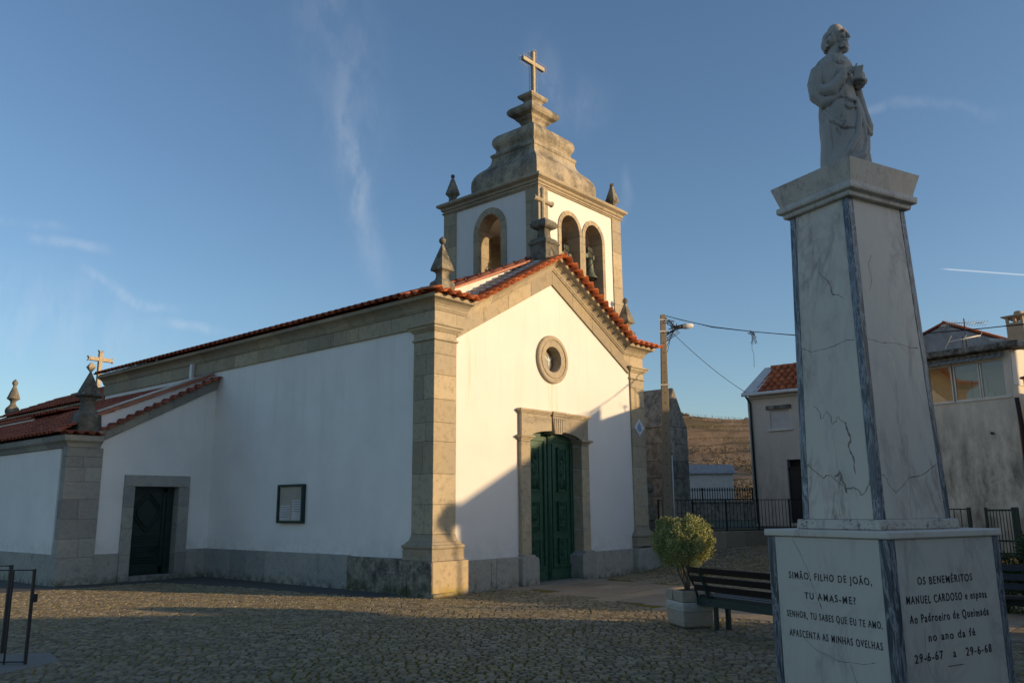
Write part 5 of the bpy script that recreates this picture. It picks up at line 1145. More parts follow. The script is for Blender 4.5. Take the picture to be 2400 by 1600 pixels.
    for i in range(4): T([(0.07, 0.175 - 0.004 * i, 1.118 - 0.018 * i), (0.095, 0.185, 1.112 - 0.019 * i), (0.10, 0.178, 1.085 - 0.012 * i)], [0.0095, 0.009, 0.007])
    T([(0.045, 0.19, 1.10), (0.07, 0.20, 1.12)], [0.011, 0.008])
    T([(0.195, 0.12, 0.975), (0.20, 0.155, 1.01)], [0.042, 0.036])
    for i in range(4):
        z_ = 1.045 - i * 0.0215; T([(0.20, 0.165, z_ - 0.003), (0.165, 0.196, z_), (0.130, 0.200, z_ + 0.002), (0.112 + 0.006 * (i == 3) - 0.003 * (i == 1), 0.188, z_ - 0.002)], [0.0125, 0.0115, 0.0105, 0.008])
    T([(0.19, 0.17, 1.05), (0.165, 0.19, 1.075), (0.145, 0.185, 1.085)], [0.012, 0.011, 0.008])
    # book held against the chest
    o = Vector((0.085, 0.15, 0.98)); a = Vector((0.07, 0.035, 0.0)); b = Vector((0.030, 0.012, 0.135)); cc = Vector((-0.015, 0.035, 0.0))
    mb.obox(S(*o), sx_v * a.x + sy_v * a.y, sx_v * cc.x + sy_v * cc.y, sx_v * b.x + sy_v * b.y + Vector((0, 0, b.z)))
    # foot tips
    T([(0.10, 0.12, 0.10), (0.13, 0.20, 0.09)], [0.03, 0.022]); T([(-0.05, 0.12, 0.10), (-0.04, 0.20, 0.09)], [0.03, 0.022])
    return mb
def m_statue():
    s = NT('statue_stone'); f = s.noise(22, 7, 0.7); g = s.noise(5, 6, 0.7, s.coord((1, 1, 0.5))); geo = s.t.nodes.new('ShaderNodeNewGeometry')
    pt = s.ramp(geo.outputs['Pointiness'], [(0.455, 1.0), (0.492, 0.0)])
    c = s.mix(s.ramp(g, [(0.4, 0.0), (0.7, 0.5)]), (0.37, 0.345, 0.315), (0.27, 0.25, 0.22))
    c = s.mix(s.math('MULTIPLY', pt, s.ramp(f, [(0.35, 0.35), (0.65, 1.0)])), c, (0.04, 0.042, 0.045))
    lic = s.math('MULTIPLY', s.ramp(f, [(0.52, 0.0), (0.62, 0.8)]), s.ramp(g, [(0.5, 0.0), (0.62, 1.0)])); c = s.mix(lic, c, (0.06, 0.06, 0.058))
    s.bump(f, 0.3, 0.004); return s.fin(c, 0.8, spec=0.3)
M['statue'] = m_statue()
so = statue_body().build('figure', 'statue', statue)
rm = so.modifiers.new('remesh', 'REMESH'); rm.mode = 'VOXEL'; rm.voxel_size = 0.0075; rm.use_smooth_shade = True
sm = so.modifiers.new('smooth', 'SMOOTH'); sm.factor = 0.5; sm.iterations = 3
# key ring beside the hand
mb = MB(); kc = (0.015, 0.19, 1.025)
mb.tube([S(kc[0] + 0.034 * math.cos(t_), kc[1] + 0.008 * math.sin(t_), kc[2] + 0.022 * math.sin(t_)) for t_ in [2 * PI * i / 20 for i in range(21)]], 0.0095, 8, False)
mb.tube([S(0.045, 0.192, 1.035), S(0.10, 0.195, 1.10), S(0.125, 0.195, 1.14)], 0.009, 8)
mb.build('key', 'statue', statue)

# ================================================================== STREET FURNITURE AND PLANTS
def m_leaf(name, a, b, sheen=0.4):
    s = NT(name); isl = s.island(); g = s.noise(3.2, 4); c = s.mix(isl, a, b); c = s.mix(s.ramp(g, [(0.4, 0.0), (0.65, 0.35)]), c, tuple(v * 0.6 for v in a))
    s.b.inputs['Subsurface Weight'].default_value = 0.0; s.b.inputs['Transmission Weight'].default_value = 0.0
    return s.fin(c, 0.6, spec=0.3)
M['leaf_bush'] = m_leaf('variegated_leaf', (0.15, 0.19, 0.06), (0.55, 0.54, 0.22)); M['leaf_dark'] = m_leaf('dark_leaf', (0.02, 0.045, 0.012), (0.06, 0.10, 0.025)); M['leaf_yucca'] = m_leaf('strap_leaf', (0.10, 0.13, 0.03), (0.26, 0.24, 0.07))
M['bark'] = m_plain('bark', (0.10, 0.075, 0.05), 0.95, scale=25, var=0.4)
def leaf(mb, p, d, up, l, w_):
    d = d.normalized(); s_ = d.cross(up)
    if s_.length < 1e-3: s_ = Vector((1, 0, 0))
    s_ = s_.normalized() * w_ / 2; k = d * l
    mb.add([p, p + k * 0.5 + s_, p + k, p + k * 0.5 - s_], [(0, 1, 2, 3)])
def crown(mb, c, rad, n, ll, lw, rng, blobs=26, shell=0.55, spread=1.0):
    """leaf sprays gathered in many small clumps filling an uneven crown"""
    c = Vector(c); bl = []
    for i in range(blobs):
        v = Vector((rng.gauss(0, 1), rng.gauss(0, 1), rng.gauss(0, 1))).normalized(); k = rng.uniform(shell, 0.95)
        bl.append((Vector((v.x * rad[0] * k, v.y * rad[1] * k, v.z * rad[2] * k)), rng.uniform(0.16, 0.30) * min(rad)))
    for i in range(n):
        b, r = bl[i % blobs]; v = Vector((rng.gauss(0, 1), rng.gauss(0, 1), rng.gauss(0, 1))).normalized() * r * rng.uniform(0.5, 1.15)
        p = c + b + v; d = (v.normalized() + (b.normalized() * 0.8) + Vector((rng.gauss(0, 0.5), rng.gauss(0, 0.5), rng.gauss(0, 0.4) + 0.3))).normalized()
        for j in range(4):
            q = Vector((rng.gauss(0, 1), rng.gauss(0, 1), rng.gauss(0, 1))); dd = (d + q * 0.55).normalized(); leaf(mb, p + d * ll * 0.4 * j, dd, q, ll * rng.uniform(0.7, 1.2), lw)
# planter with clipped shrub
PLc = Vector((-0.506, -5.81, 0)); pu, pv = az_(54), az_(-36)
plt = thing('planter', tuple(PLc), 'square pale stone planter with a carved white frieze band', 'planter')
def pring(prof, name, mat, parent):
    mb = MB(); vs = []; fs = []
    for r, z in prof:
        for p_, q_ in ((-1, -1), (1, -1), (1, 1), (-1, 1)): p = PLc + pu * (p_ * (r + 0.035)) + pv * (q_ * (r - 0.02)); vs.append((p.x, p.y, z))
    for i in range(len(prof) - 1):
        for k in range(4): fs.append((i * 4 + k, i * 4 + (k + 1) % 4, i * 4 + 4 + (k + 1) % 4, i * 4 + 4 + k))
    fs.append((3, 2, 1, 0)); n = len(prof); fs.append(tuple(4 * n - 4 + k for k in range(4))); mb.add(vs, fs); return mb.build(name, mat, parent, 0.012)
pring([(0.205, 0.0), (0.235, 0.03), (0.245, 0.09), (0.24, 0.10), (0.245, 0.115), (0.245, 0.225)], 'lower_body', 'planter', plt)
pring([(0.243, 0.227), (0.250, 0.232), (0.250, 0.338), (0.243, 0.343)], 'frieze_band', 'planter_band', plt)
pring([(0.247, 0.344), (0.252, 0.43), (0.256, 0.50), (0.225, 0.502), (0.22, 0.47)], 'rim', 'planter', plt)
mb = MB()
for (A_, B_, ds) in ((-pu, pv, 0.287), (-pv, pu, 0.232), (pu, pv, 0.287), (pv, pu, 0.232)):
    rng = random.Random(4)
    for i in range(11):
        x = (-0.2 + i * 0.04) * (0.95 if ds > 0.25 else 1.2); pts = [PLc + A_ * ds + B_ * (x + 0.016 * math.sin(k * 1.3 + i)) + Vector((0, 0, 0.258 + 0.012 * k + 0.012 * math.sin(k * 2 + i * 2))) for k in range(5)]
        mb.tube(pts, 0.006, 5)
mb.build('relief_scrolls', 'planter_band', plt)
mb = MB(); mb.box(PLc.x - 0.17, PLc.x + 0.17, PLc.y - 0.17, PLc.y + 0.17, 0.36, 0.485); mb.build('soil', 'soil', plt)
bush = thing('shrub', (PLc.x + 0.1, PLc.y, 0.42), 'round clipped yellow-green shrub growing in the square stone planter', 'shrub')
mb = MB(); bc = Vector((-0.24, -5.60, 1.13)); rng = random.Random(11)
crown(mb, bc, (0.42, 0.42, 0.35), 30000, 0.022, 0.0125, rng, 260, 0.5); crown(mb, bc + Vector((-0.16, 0.16, 0.22)), (0.16, 0.16, 0.13), 900, 0.024, 0.0125, rng, 16, 0.6); crown(mb, bc + Vector((0.06, -0.10, 0.33)), (0.10, 0.10, 0.09), 500, 0.024, 0.0125, rng, 8, 0.4)
mb.build('foliage', 'leaf_bush', bush)
mb = MB()
for i in range(6):
    q = random.Random(i); b = bc + Vector((q.uniform(-0.22, 0.22), q.uniform(-0.22, 0.22), q.uniform(-0.2, 0.05)))
    a = Vector((PLc.x + q.uniform(-0.03, 0.05), PLc.y + q.uniform(-0.04, 0.04), 0.43)); mb.tube([a, a.lerp(b, 0.35) + Vector((q.uniform(-0.05, 0.05), q.uniform(-0.05, 0.05), 0)), b], [0.014, 0.012, 0.006], 6)
mb.build('stems', 'bark', bush)

def make_bench(org, d, nrm, label, length=2.0):
    """org: front-left foot of seat on the ground, d along the bench, nrm towards the sitter's front"""
    b = thing('park_bench', tuple(org), label, 'bench', 'slatted benches around the square'); d = Vector(d).normalized(); f = Vector(nrm).normalized(); u = Vector((0, 0, 1))
    P = lambda s_, a, z: Vector(org) + d * s_ - f * a + u * z
    for i, (a, z) in enumerate(((0.0, 0.43), (0.13, 0.425), (0.26, 0.42))):
        mb = MB(); mb.obox(P(0.0, a, z), d * length, -f * 0.115, u * 0.035); mb.build('seat_slat', 'wood', b, 0.006)
    for i, (a, z) in enumerate(((0.41, 0.515), (0.465, 0.635), (0.52, 0.755))):
        mb = MB(); mb.obox(P(0.0, a, z), d * length, -f * 0.030, u * 0.085 - f * 0.035); mb.build('back_slat', 'wood', b, 0.006)
    mb = MB(); mb.obox(P(-0.02, 0.365, 0.315), d * (length + 0.0), -f * 0.045, u * 0.11); mb.build('apron', 'iron_green', b, 0.004)
    for s_ in (0.2, length - 0.16):
        mb = MB(); mb.obox(P(s_, 0.05, 0.0), d * 0.06, -f * 0.06, u * 0.42); mb.obox(P(s_, 0.27, 0.0), d * 0.06, -f * 0.05, u * 0.42); mb.obox(P(s_, 0.0, 0.37), d * 0.06, -f * 0.42, u * 0.05)
        mb.obox(P(s_, 0.345, 0.38), d * 0.06, -f * 0.05, u * 0.45 - f * 0.19); mb.build('support', 'iron_green', b, 0.006)
    mb = MB(); q = P(-0.02, 0.0, 0); mb.tube([P(-0.03, 0.56, 0.85), P(-0.03, 0.51, 0.70), P(-0.03, 0.42, 0.56), P(-0.03, 0.38, 0.42)], 0.016, 8); mb.build('end_brace', 'iron_green', b)
    return b
make_bench((-0.33, -6.20, 0), (-0.345, -0.94, 0), (0.94, -0.345, 0), 'dark slatted bench between the planter and the marble pedestal', 2.1)
make_bench((1.30, -9.05, 0.0), (0.02, -1, 0), (-1, -0.02, 0), 'weathered dark slatted bench to the right of the marble pedestal', 2.2)

# utility pole with lamp and cables
PB = Vector((9.62, 0.47, 0.2)); PT = Vector((9.73, 0.36, 7.27))
pole = thing('utility_pole', tuple(PB), 'tall slim concrete utility pole with drilled holes beside the church', 'pole')
mb = MB(); d = PT - PB; s1 = Vector((0.654, -0.757, 0)); s2 = Vector((0.757, 0.654, 0)); vs = []
for t_, w_ in ((0, 0.16), (1, 0.085)):
    for a, b in ((-1, -1), (1, -1), (1, 1), (-1, 1)): vs.append(PB + d * t_ + s1 * (a * w_) * 0.9 + s2 * (b * w_) * 0.7)
mb.add(vs, [(3, 2, 1, 0), (4, 5, 6, 7), (0, 1, 5, 4), (1, 2, 6, 5), (2, 3, 7, 6), (3, 0, 4, 7)])
mb.build('post', 'pole', pole, 0.01)
for i in range(22): p = PB + d * (0.08 + i * 0.042); wv = 0.16 - 0.075 * (0.08 + i * 0.042); mb = MB(); mb.tube([p - s2 * (wv * 0.7 + 0.001), p - s2 * (wv * 0.7 + 0.004)], 0.016, 8); mb.build('bolt_hole', 'rubber', pole)
mb = MB(); mb.box(PB.x + 0.06, PB.x + 0.22, PB.y - 0.24, PB.y - 0.08, 3.15, 3.45); mb.build('junction_box', 'planter', pole, 0.01)
mb = MB(); mb.tube([(PB.x + 0.13, PB.y - 0.17, 0.2), (PB.x + 0.15, PB.y - 0.17, 3.16)], 0.022, 8); mb.build('conduit', 'alu', pole)
mb = MB()
for z, r_ in ((5.15, 0.16), (6.75, 0.15), (7.1, 0.14)):
    c = PB + d * ((z - PB.z) / d.z); mb.bar(c - s1 * 0.13 - s2 * 0.08, c + s1 * 0.13 - s2 * 0.08, 0.02, 0.05); 
mb.build('straps', 'alu', pole)
lamp = thing('street_lamp', (9.9, 0.2, 6.85), 'small street lamp head on a short arm near the pole top', 'lamp')
mb = MB(); mb.tube([(9.74, 0.33, 6.70), (9.86, 0.20, 6.74), (9.98, 0.07, 6.86)], 0.022, 8); mb.build('arm', 'iron', lamp)
mb = MB(); mb.tube([(9.95, 0.10, 6.86), (10.00, 0.05, 6.88), (10.10, -0.07, 6.91)], [0.05, 0.06, 0.065], 10); mb.build('housing', 'iron', lamp)
mb = MB(); mb.tube([(10.10, -0.07, 6.905), (10.18, -0.17, 6.915), (10.28, -0.28, 6.93), (10.31, -0.32, 6.93)], [0.075, 0.085, 0.07, 0.03], 12); mb.build('bowl', 'white_metal', lamp)
def sag(P, Q, s_, n=16): P, Q = Vector(P), Vector(Q); return [P.lerp(Q, i / n) - Vector((0, 0, s_ * 4 * (i / n) * (1 - i / n))) for i in range(n + 1)]
mb = MB(); kn = [(0.34, 7.26), (-0.25, 7.02), (-1.2, 6.68), (-2.37, 6.37), (-3.58, 6.09), (-5.0, 5.84), (-6.64, 5.69), (-7.77, 5.625), (-8.8, 5.60), (-10.2, 5.66), (-12.0, 5.82), (-14.5, 6.2)]
cpts = [Vector((9.8, y_, z_)) for y_, z_ in kn]
mb.tube(cpts, 0.012, 6); mb.tube([p + Vector((0.010, 0.010, 0.015 * math.sin(i * 2.1))) for i, p in enumerate(cpts)], 0.008, 6)
tag(mb.build('overhead_cable', 'rubber'), 'thick black twisted cable running from the pole top across the street', 'cable')
k_ = cpts[3] + Vector((0, 0, 0.0)); mb = MB(); rng = random.Random(8)
for i in range(9): mb.tube([k_ + Vector((rng.uniform(-0.1, 0.1), rng.uniform(-0.1, 0.1), rng.uniform(-0.05, 0.05))), k_ + Vector((rng.uniform(-0.1, 0.1), rng.uniform(-0.1, 0.1), -0.05)), k_ + Vector((rng.uniform(-0.05, 0.12), rng.uniform(-0.1, 0.05), rng.uniform(-0.4, -0.1)))], 0.007, 5)
mb.tube([k_, k_ + Vector((-0.02, 0.02, -0.5)), k_ + Vector((0.01, -0.01, -0.62)), k_ + Vector((0.0, 0, -1.0))], 0.006, 5); tag(mb.build('wire_tangle', 'rubber'), 'frayed loose wires dangling from the thick overhead cable', 'wires')
mb = MB(); mb.tube(sag((9.85, 0.2, 6.78), (15.38, 0.5, 5.50), 0.12), 0.009, 5); tag(mb.build('service_wire', 'rubber'), 'thin black wire sloping from the pole down to the small house eave', 'wire')
mb = MB(); rng = random.Random(2)
for i in range(8):
    p0 = Vector((9.76, 0.33, 7.15)) + Vector((rng.uniform(-0.02, 0.05), rng.uniform(-0.05, 0.02), rng.uniform(-0.15, 0.05))); pts = [p0]
    for k in range(5): pts.append(Vector((9.80 + rng.uniform(0, 0.26), 0.28 - rng.uniform(0, 0.30), 7.0 - k * 0.07 + rng.uniform(-0.1, 0.1))))
    pts.append(Vector((9.76, 0.31, 6.55 + rng.uniform(-0.3, 0.15)))); mb.tube(pts, 0.010, 5)
mb.tube(sag((9.86, 0.18, 6.66), (9.72, 0.32, 6.0), 0.05), 0.008, 5); mb.build('wiring', 'rubber', pole)

# little stone pier and lichen-covered stone building behind the church corner
pr = thing('stone_pier', (9.25, 0.95, 0.15), 'low carved grey stone pier between the church and the utility pole', 'pier')
mb = MB(); mb.lathe([(0.26, 0.0), (0.26, 0.5), (0.2, 0.55), (0.2, 1.1), (0.24, 1.15), (0.24, 1.4), (0.17, 1.5), (0.16, 1.9), (0.21, 1.95), (0.21, 2.05), (0.12, 2.15), (0.13, 2.2), (0.10, 2.32), (0.0, 2.35)], (9.25, 0.95, 0.15), 4, PI / 4, False); mb.build('shaft', 'pinnacle', pr, 0.02)
sb = thing('stone_building', (12.9, 3.0, 0.3), 'old stone building with steep black lichen roof behind the utility pole', 'building')
M['ruin'] = m_granite('ruin_stone', (0.36, 0.325, 0.26), lichen=0.7, dark=0.7, warm=0.1); M['ruin_roof'] = m_granite('lichen_roof', (0.32, 0.29, 0.235), lichen=0.75, dark=0.5, warm=0.0, white=1.0)
x0, x1, xr, y0, ze, zr_ = 12.31, 13.75, 12.95, 1.96, 4.25, 5.58
mb = MB(); rows = 7
for r_ in range(rows):
    za, zb2 = 0.3 + (ze - 0.3) * r_ / rows, 0.3 + (ze - 0.3) * (r_ + 1) / rows - 0.006
    mb.box(x0 - 0.02 * (rows - r_) * 0.3, x1 + 0.02 * (rows - r_) * 0.2, y0, 9, za, zb2)
mb.prism([[(x0, ze), (x1, ze), (xr + 0.02, zr_ - 0.05), (xr - 0.02, zr_ - 0.05)]], FY, y0, y0 + 0.4); mb.build('walls', 'ruin', sb, 0.015)
mb = MB(); mb.prism([[(x0 - 0.05, ze - 0.02), (xr, zr_), (xr, zr_ - 0.12), (x0 + 0.05, ze - 0.1)]], FY, y0 + 0.02, 9); mb.prism([[(x1 + 0.05, ze - 0.02), (xr, zr_), (xr, zr_ - 0.12), (x1 - 0.05, ze - 0.1)]], FY, y0 + 0.02, 9); mb.build('roof', 'ruin_roof', sb, 0.015)

# retaining wall with railing, terrace behind
F0, F1 = Vector((9.9, 0.9, 0)), Vector((15.2, -1.9, 0)); fdir = (F1 - F0).normalized(); fn = Vector((-fdir.y, fdir.x, 0))
rw_ = thing('retaining_wall', (12.4, -0.3, 0), 'low warm granite block wall under the iron railing', 'wall')
mb = MB(); t_ = 0; L_ = (F1 - F0).length
while t_ < L_:
    l = random.uniform(0.55, 0.8); p = F0 + fdir * t_; mb.obox(p - fn * 0.30 + Vector((0, 0, -0.1)), fdir * (min(l, L_ - t_) - 0.008), fn * 0.32, Vector((0, 0, 1.02))); t_ += l
mb.build('blocks', m_granite('wall_granite', (0.36, 0.28, 0.20), lichen=0.05, dark=0.3, warm=0.4, moss=(0.35, 0.8, (0.12, 0.11, 0.03))), rw_, 0.01)
mb = MB(); mb.prism([[(9.9, 1.0), (15.3, -1.85), (30, -6), (60, 5), (60, 40), (10, 40)]], lambda u, v, d: (u, v, d + 0.012 * max(0, u - 12)), 0.0, 0.93); tg = mb.build('terrace', 'grass'); tag(tg, kind='structure')
fe = thing('iron_railing', (12.4, -0.2, 0.92), 'thin black iron railing with upright bars on the low granite wall', 'railing')
mb = MB(); mb.bar(F0 + Vector((0, 0, 1.84)), F1 + Vector((0, 0, 1.84)), 0.035, 0.02); mb.build('top_rail', 'iron', fe)
mb = MB(); mb.bar(F0 + Vector((0, 0, 1.02)), F1 + Vector((0, 0, 1.02)), 0.03, 0.015); mb.build('bottom_rail', 'iron', fe)
n = 46
for i in range(0, n + 1):
    p = F0 + fdir * (L_ * i / n); mb = MB()
    if i % 9 == 0: mb.bar(p + Vector((0, 0, 0.9)), p + Vector((0, 0, 1.86)), 0.04); mb.build('post', 'iron', fe)
    else: mb.tube([p + Vector((0, 0, 1.0)), p + Vector((0, 0, 1.83))], 0.0085, 6); mb.build('bar', 'iron', fe)
# dark wall, green picket fence and shed farther back
G0, G1 = Vector((19.8, 7.1, 0)), Vector((24.0, 2.2, 0)); gd = (G1 - G0).normalized(); gn = Vector((-gd.y, gd.x, 0)); GL = (G1 - G0).length
dw = thing('garden_wall', (21.7, 4.8, 0.9), 'dark weathered wall carrying the green picket fence in front of the shed', 'wall')
mb = MB(); mb.obox(G0 + Vector((0, 0, 0.8)), G1 - G0, gn * 0.25, Vector((0, 0, 1.0))); mb.build('wall_body', 'ruin', dw, 0.02)
mb = MB(); mb.obox(G0 - gn * 0.05 + Vector((0, 0, 1.803)), G1 - G0, gn * 0.35, Vector((0, 0, 0.08))); mb.build('coping', 'ruin_roof', dw, 0.01)
pf = thing('picket_fence', (21.7, 4.9, 1.88), 'dark green metal picket fence with knobbed tips in front of the shed', 'fence')
for z in (1.95, 2.33): mb = MB(); mb.bar(G0 + gn * 0.1 + Vector((0, 0, z)), G1 + gn * 0.1 + Vector((0, 0, z)), 0.03); mb.build('rail', 'iron_green', pf)
n = 60
for i in range(n + 1):
    p = G0 + gn * 0.1 + gd * (GL * i / n); mb = MB(); wv = 0.022 if i % 20 else 0.045
    mb.tube([p + Vector((0, 0, 1.88)), p + Vector((0, 0, 2.36)), p + Vector((0, 0, 2.37)), p + Vector((0, 0, 2.42)), p + Vector((0, 0, 2.45))], [wv * 0.7, wv * 0.7, wv * 1.5, wv * 1.3, 0.004], 6); mb.build('picket', 'iron_green', pf)
sh = thing('shed', (30.6, 9.9, 1.0), 'small blue-grey shed with a low gabled sheet roof behind the green fence', 'shed')
M['shed'] = m_plain('shed_wall', (0.58, 0.53, 0.46), 0.9, var=0.1, scale=6); M['shed_roof'] = m_plain('shed_roof', (0.30, 0.28, 0.26), 0.6, var=0.35, scale=8)
sa = Vector((29.0, 11.7, 0)); sbv = Vector((31.35, 8.99, 0)); sdir = (sbv - sa).normalized(); sn = Vector((-sdir.y, sdir.x, 0)) * -1; sn = Vector((0.82, 0.57, 0)).normalized()
sn = Vector((1, -0.75, 0)).normalized() * 0 + Vector((sdir.y * -1, sdir.x, 0)); wl = 1.5
q = [(0, 1.0), (0, 3.45), (wl * 0.5, 3.85), (wl, 3.42), (wl, 1.0)]
mb = MB(); mb.prism([q], lambda u, v, d: tuple(sbv + sn * u * (1 if sn.x > 0 else -1) + sdir * d + Vector((0, 0, v))), -3.6, 0.0); mb.build('walls', 'shed', sh)
k = (1 if sn.x > 0 else -1)
mb = MB()
for a, b, za, zb2 in ((-0.12, wl * 0.5, 3.40, 3.90), (wl * 0.5, wl + 0.12, 3.90, 3.36)): mb.prism([[(a, za), (b, zb2), (b, zb2 + 0.06), (a, za + 0.06)]], lambda u, v, d: tuple(sbv + sn * u * k + sdir * d + Vector((0, 0, v))), -3.7, 0.15)
mb.build('roof', 'shed_roof', sh)
mb = MB(); mb.prism([[(0.1, 3.05), (0.1, 3.08), (wl - 0.1, 3.08), (wl - 0.1, 3.05)]], lambda u, v, d: tuple(sbv + sn * u * k + sdir * d + Vector((0, 0, v))), 0.002, 0.02); mb.build('trim', 'shed_roof', sh)

# ---- small house with red tiled roof
HX = 15.5; H0 = 1.05
ha = thing('small_house', (16.5, -0.6, H0), 'small stained house with shuttered window and bright red tiled roof', 'house')
yl = 0.49
mb = MB(); hp = [(yl, H0 - 0.3), (yl, 5.42), (-5.5, 5.42), (-5.5, H0 - 0.3)]
winh = [(-0.20, 4.17), (-0.20, 4.84), (-0.955, 4.84), (-0.955, 4.17)]; doorh = [(-0.72, H0 - 0.29), (-0.745, 3.15), (-1.75, 3.15), (-1.75, H0 - 0.29)]
doorh = [(-0.72, H0 + 0.05), (-0.72, 3.15), (-1.6, 3.15), (-1.6, H0 + 0.05)]
mb.prism([hp, winh, doorh], FX, HX, HX + 0.3); mb.box(HX + 0.3, 19.0, yl - 0.3, yl, H0 - 0.3, 5.42); mb.prism([[(HX, 5.42), (19.0, 5.42), (17.25, 6.35)]], FY, yl - 0.28, yl - 0.01)
mb.build('walls', 'house_a', ha)
mb = MB(); mb.box(HX + 0.32, 18.9, -5.4, yl - 0.32, H0 - 0.2, 5.38); mb.build('sun_block', 'iron', ha)  # solid dark block added to stop sunlight passing through the open house
mb = MB(); tile_roof(mb, (HX - 0.25, -5.6, 5.44), (0, 1, 0), (1, 0, 0.60), 23, 6, 0.25, 0.36, amp=0.055); mb.build('roof', 'tiles', ha)
mb = MB(); mb.prism([[(HX - 0.27, 5.46), (17.3, 6.62), (19.1, 5.5), (19.1, 5.42), (17.3, 6.5), (HX - 0.27, 5.36)]], FY, yl - 0.45, yl + 0.12); mb.build('verge', 'alu', ha, 0.01)
mb = MB(); mb.prism([[(HX - 0.1, 5.40), (17.3, 6.46), (19.0, 5.42)]], FY, -5.4, yl - 0.3); ridge_caps(mb, (17.2, 0.3, 6.55), (17.2, -5.5, 6.55), 0.11); mb.build('roof_ridge', 'tiles', ha)
mb = MB(); mb.tube([(HX - 0.30, yl + 0.1, 5.40), (HX - 0.30, -5.6, 5.40)], 0.06, 8); gt = mb.build('gutter', 'white_metal', ha)
mb = MB(); mb.box(HX - 0.10, HX, -5.5, yl, 5.26, 5.34); mb.build('cornice', 'house_top', ha, 0.01)
mb = MB(); mb.tube([(HX - 0.3, yl - 0.02, 5.38), (HX - 0.08, yl - 0.06, 5.18), (HX - 0.06, yl - 0.08, 5.1), (HX - 0.06, yl - 0.10, H0)], 0.035, 8); mb.build('downpipe', 'iron_green', ha)
mb = MB(); mb.tube([(HX - 0.05, yl - 0.0, 5.3), (HX - 0.05, yl - 0.0, H0)], 0.02, 6); mb.build('conduit', 'alu', ha)
wn = None
mb = MB()
for a, b, c_, d_ in ((-0.955, -0.20, 4.17, 4.20), (-0.955, -0.20, 4.81, 4.84), (-0.235, -0.20, 4.2, 4.81), (-0.955, -0.92, 4.2, 4.81)): mb.box(HX + 0.0, HX + 0.08, a, b, c_, d_)
wn = mb.build('window', 'alu', ha)
mb = MB()
for i in range(18): z = 4.20 + i * 0.034; mb.box(HX + 0.045, HX + 0.06, -0.92, -0.235, z, z + 0.030)
mb.build('roller_shutter', 'white_metal', wn, 0.004)
mb = MB(); mb.box(HX - 0.09, HX + 0.02, -1.0, -0.15, 4.85, 4.98); mb.build('shutter_box', 'slab_mould', wn, 0.01)
mb = MB(); mb.box(HX - 0.06, HX + 0.02, -1.02, -0.14, 4.12, 4.165); mb.build('sill', 'white_metal', wn, 0.008)
mb = MB(); mb.box(HX + 0.10, HX + 0.14, -1.6, -0.72, H0 + 0.05, 2.85); dr = mb.build('door', 'iron', ha)
mb = MB(); mb.box(HX + 0.06, HX + 0.16, -1.6, -0.72, 2.85, 2.9)
for i in range(9): mb.box(HX + 0.09, HX + 0.11, -0.80 - i * 0.09, -0.785 - i * 0.09, 2.9, 3.15)
mb.build('transom_grille', 'iron', dr)

# ---- peeling house with veranda windows
ub = az_(77.7); nb_ = Vector((-ub.y, ub.x, 0)) ; HB = Vector((9.82, -8.36, 0)); sdB = -nb_
if sdB.x < 0: sdB = -sdB
nout = -sdB                                     # towards the camera
Bp = lambda s_, z, d_=0.0: HB + ub * s_ + nout * d_ + Vector((0, 0, z))
kz = lambda z: 1.65 + (z - 1.65) * 1.028
hb = thing('old_house', (10.8, -7.5, 1.0), 'old house of peeling stained render with sliding veranda windows under a mouldy slab', 'house')
wz0, wz1 = kz(3.96), kz(4.80)
mb = MB(); mb.prism([[(-0.08, 0.6), (3.6, 0.6), (3.6, kz(4.97)), (-0.08, kz(4.97))], [(0.06, wz0), (3.3, wz0), (3.3, wz1), (0.06, wz1)]], lambda u, v, d: tuple(Bp(u, v, -d)), 0.0, 0.25)
mb.prism([[(0.25, 0.6), (4.5, 0.6), (4.5, kz(5.35)), (0.25, kz(4.97))]], lambda u, v, d: tuple(HB + sdB * u + ub * d + Vector((0, 0, v))), -0.08, 0.15)
mb.build('walls', 'house_b', hb)
mb = MB(); mb.prism([[(0.0, kz(4.2)), (4.5, kz(4.2)), (4.5, kz(5.36)), (0.05, kz(4.98))]], lambda u, v, d: tuple(HB + sdB * u + ub * d + Vector((0, 0, v))), -0.10, -0.083); mb.build('side_render', 'house_top', hb)
mb = MB(); mb.prism([[(-0.38, kz(4.98)), (3.6, kz(5.0)), (3.6, kz(5.15)), (-0.38, kz(5.12))]], lambda u, v, d: tuple(Bp(u, v, d)), -0.3, 0.28); mb.build('roof_slab', 'slab_mould', hb, 0.02)
mb = MB(); mb.prism([[(0.27, kz(5.02)), (4.6, kz(5.38)), (4.6, kz(5.46)), (0.27, kz(5.10))]], lambda u, v, d: tuple(HB + sdB * u + ub * d + Vector((0, 0, v))), -0.10, 3.6); mb.build('roof', 'house_top', hb, 0.01)
mb = MB(); n = 120
vs = []
for j, (zz, dd) in enumerate(((kz(4.95), 0.03), (kz(4.82), 0.20))):
    for i in range(n + 1): s_ = 0.03 + 3.5 * i / n; h = 0.014 * math.sin(i * 1.35); vs.append(Bp(s_, zz + h, dd)); vs.append(Bp(s_, zz + h - 0.012, dd))
fs = []
for i in range(n): a = 2 * i; b = 2 * (n + 1) + 2 * i; fs += [(a, a + 2, b + 2, b), (a + 1, b + 1, b + 3, a + 3), (b, b + 2, b + 3, b + 1), (a, a + 1, a + 3, a + 2)]
mb.add(vs, fs); mb.build('corrugated_awning', 'fibre', hb)
def wbox(mb, s0, s1, z0, z1, d0, d1): mb.obox(Bp(s0, z0, d0), ub * (s1 - s0), nout * (d1 - d0), Vector((0, 0, z1 - z0)))
segs = [(0.06, 0.60), (0.62, 1.20), (1.24, 1.80), (1.82, 2.4), (2.42, 3.3)]
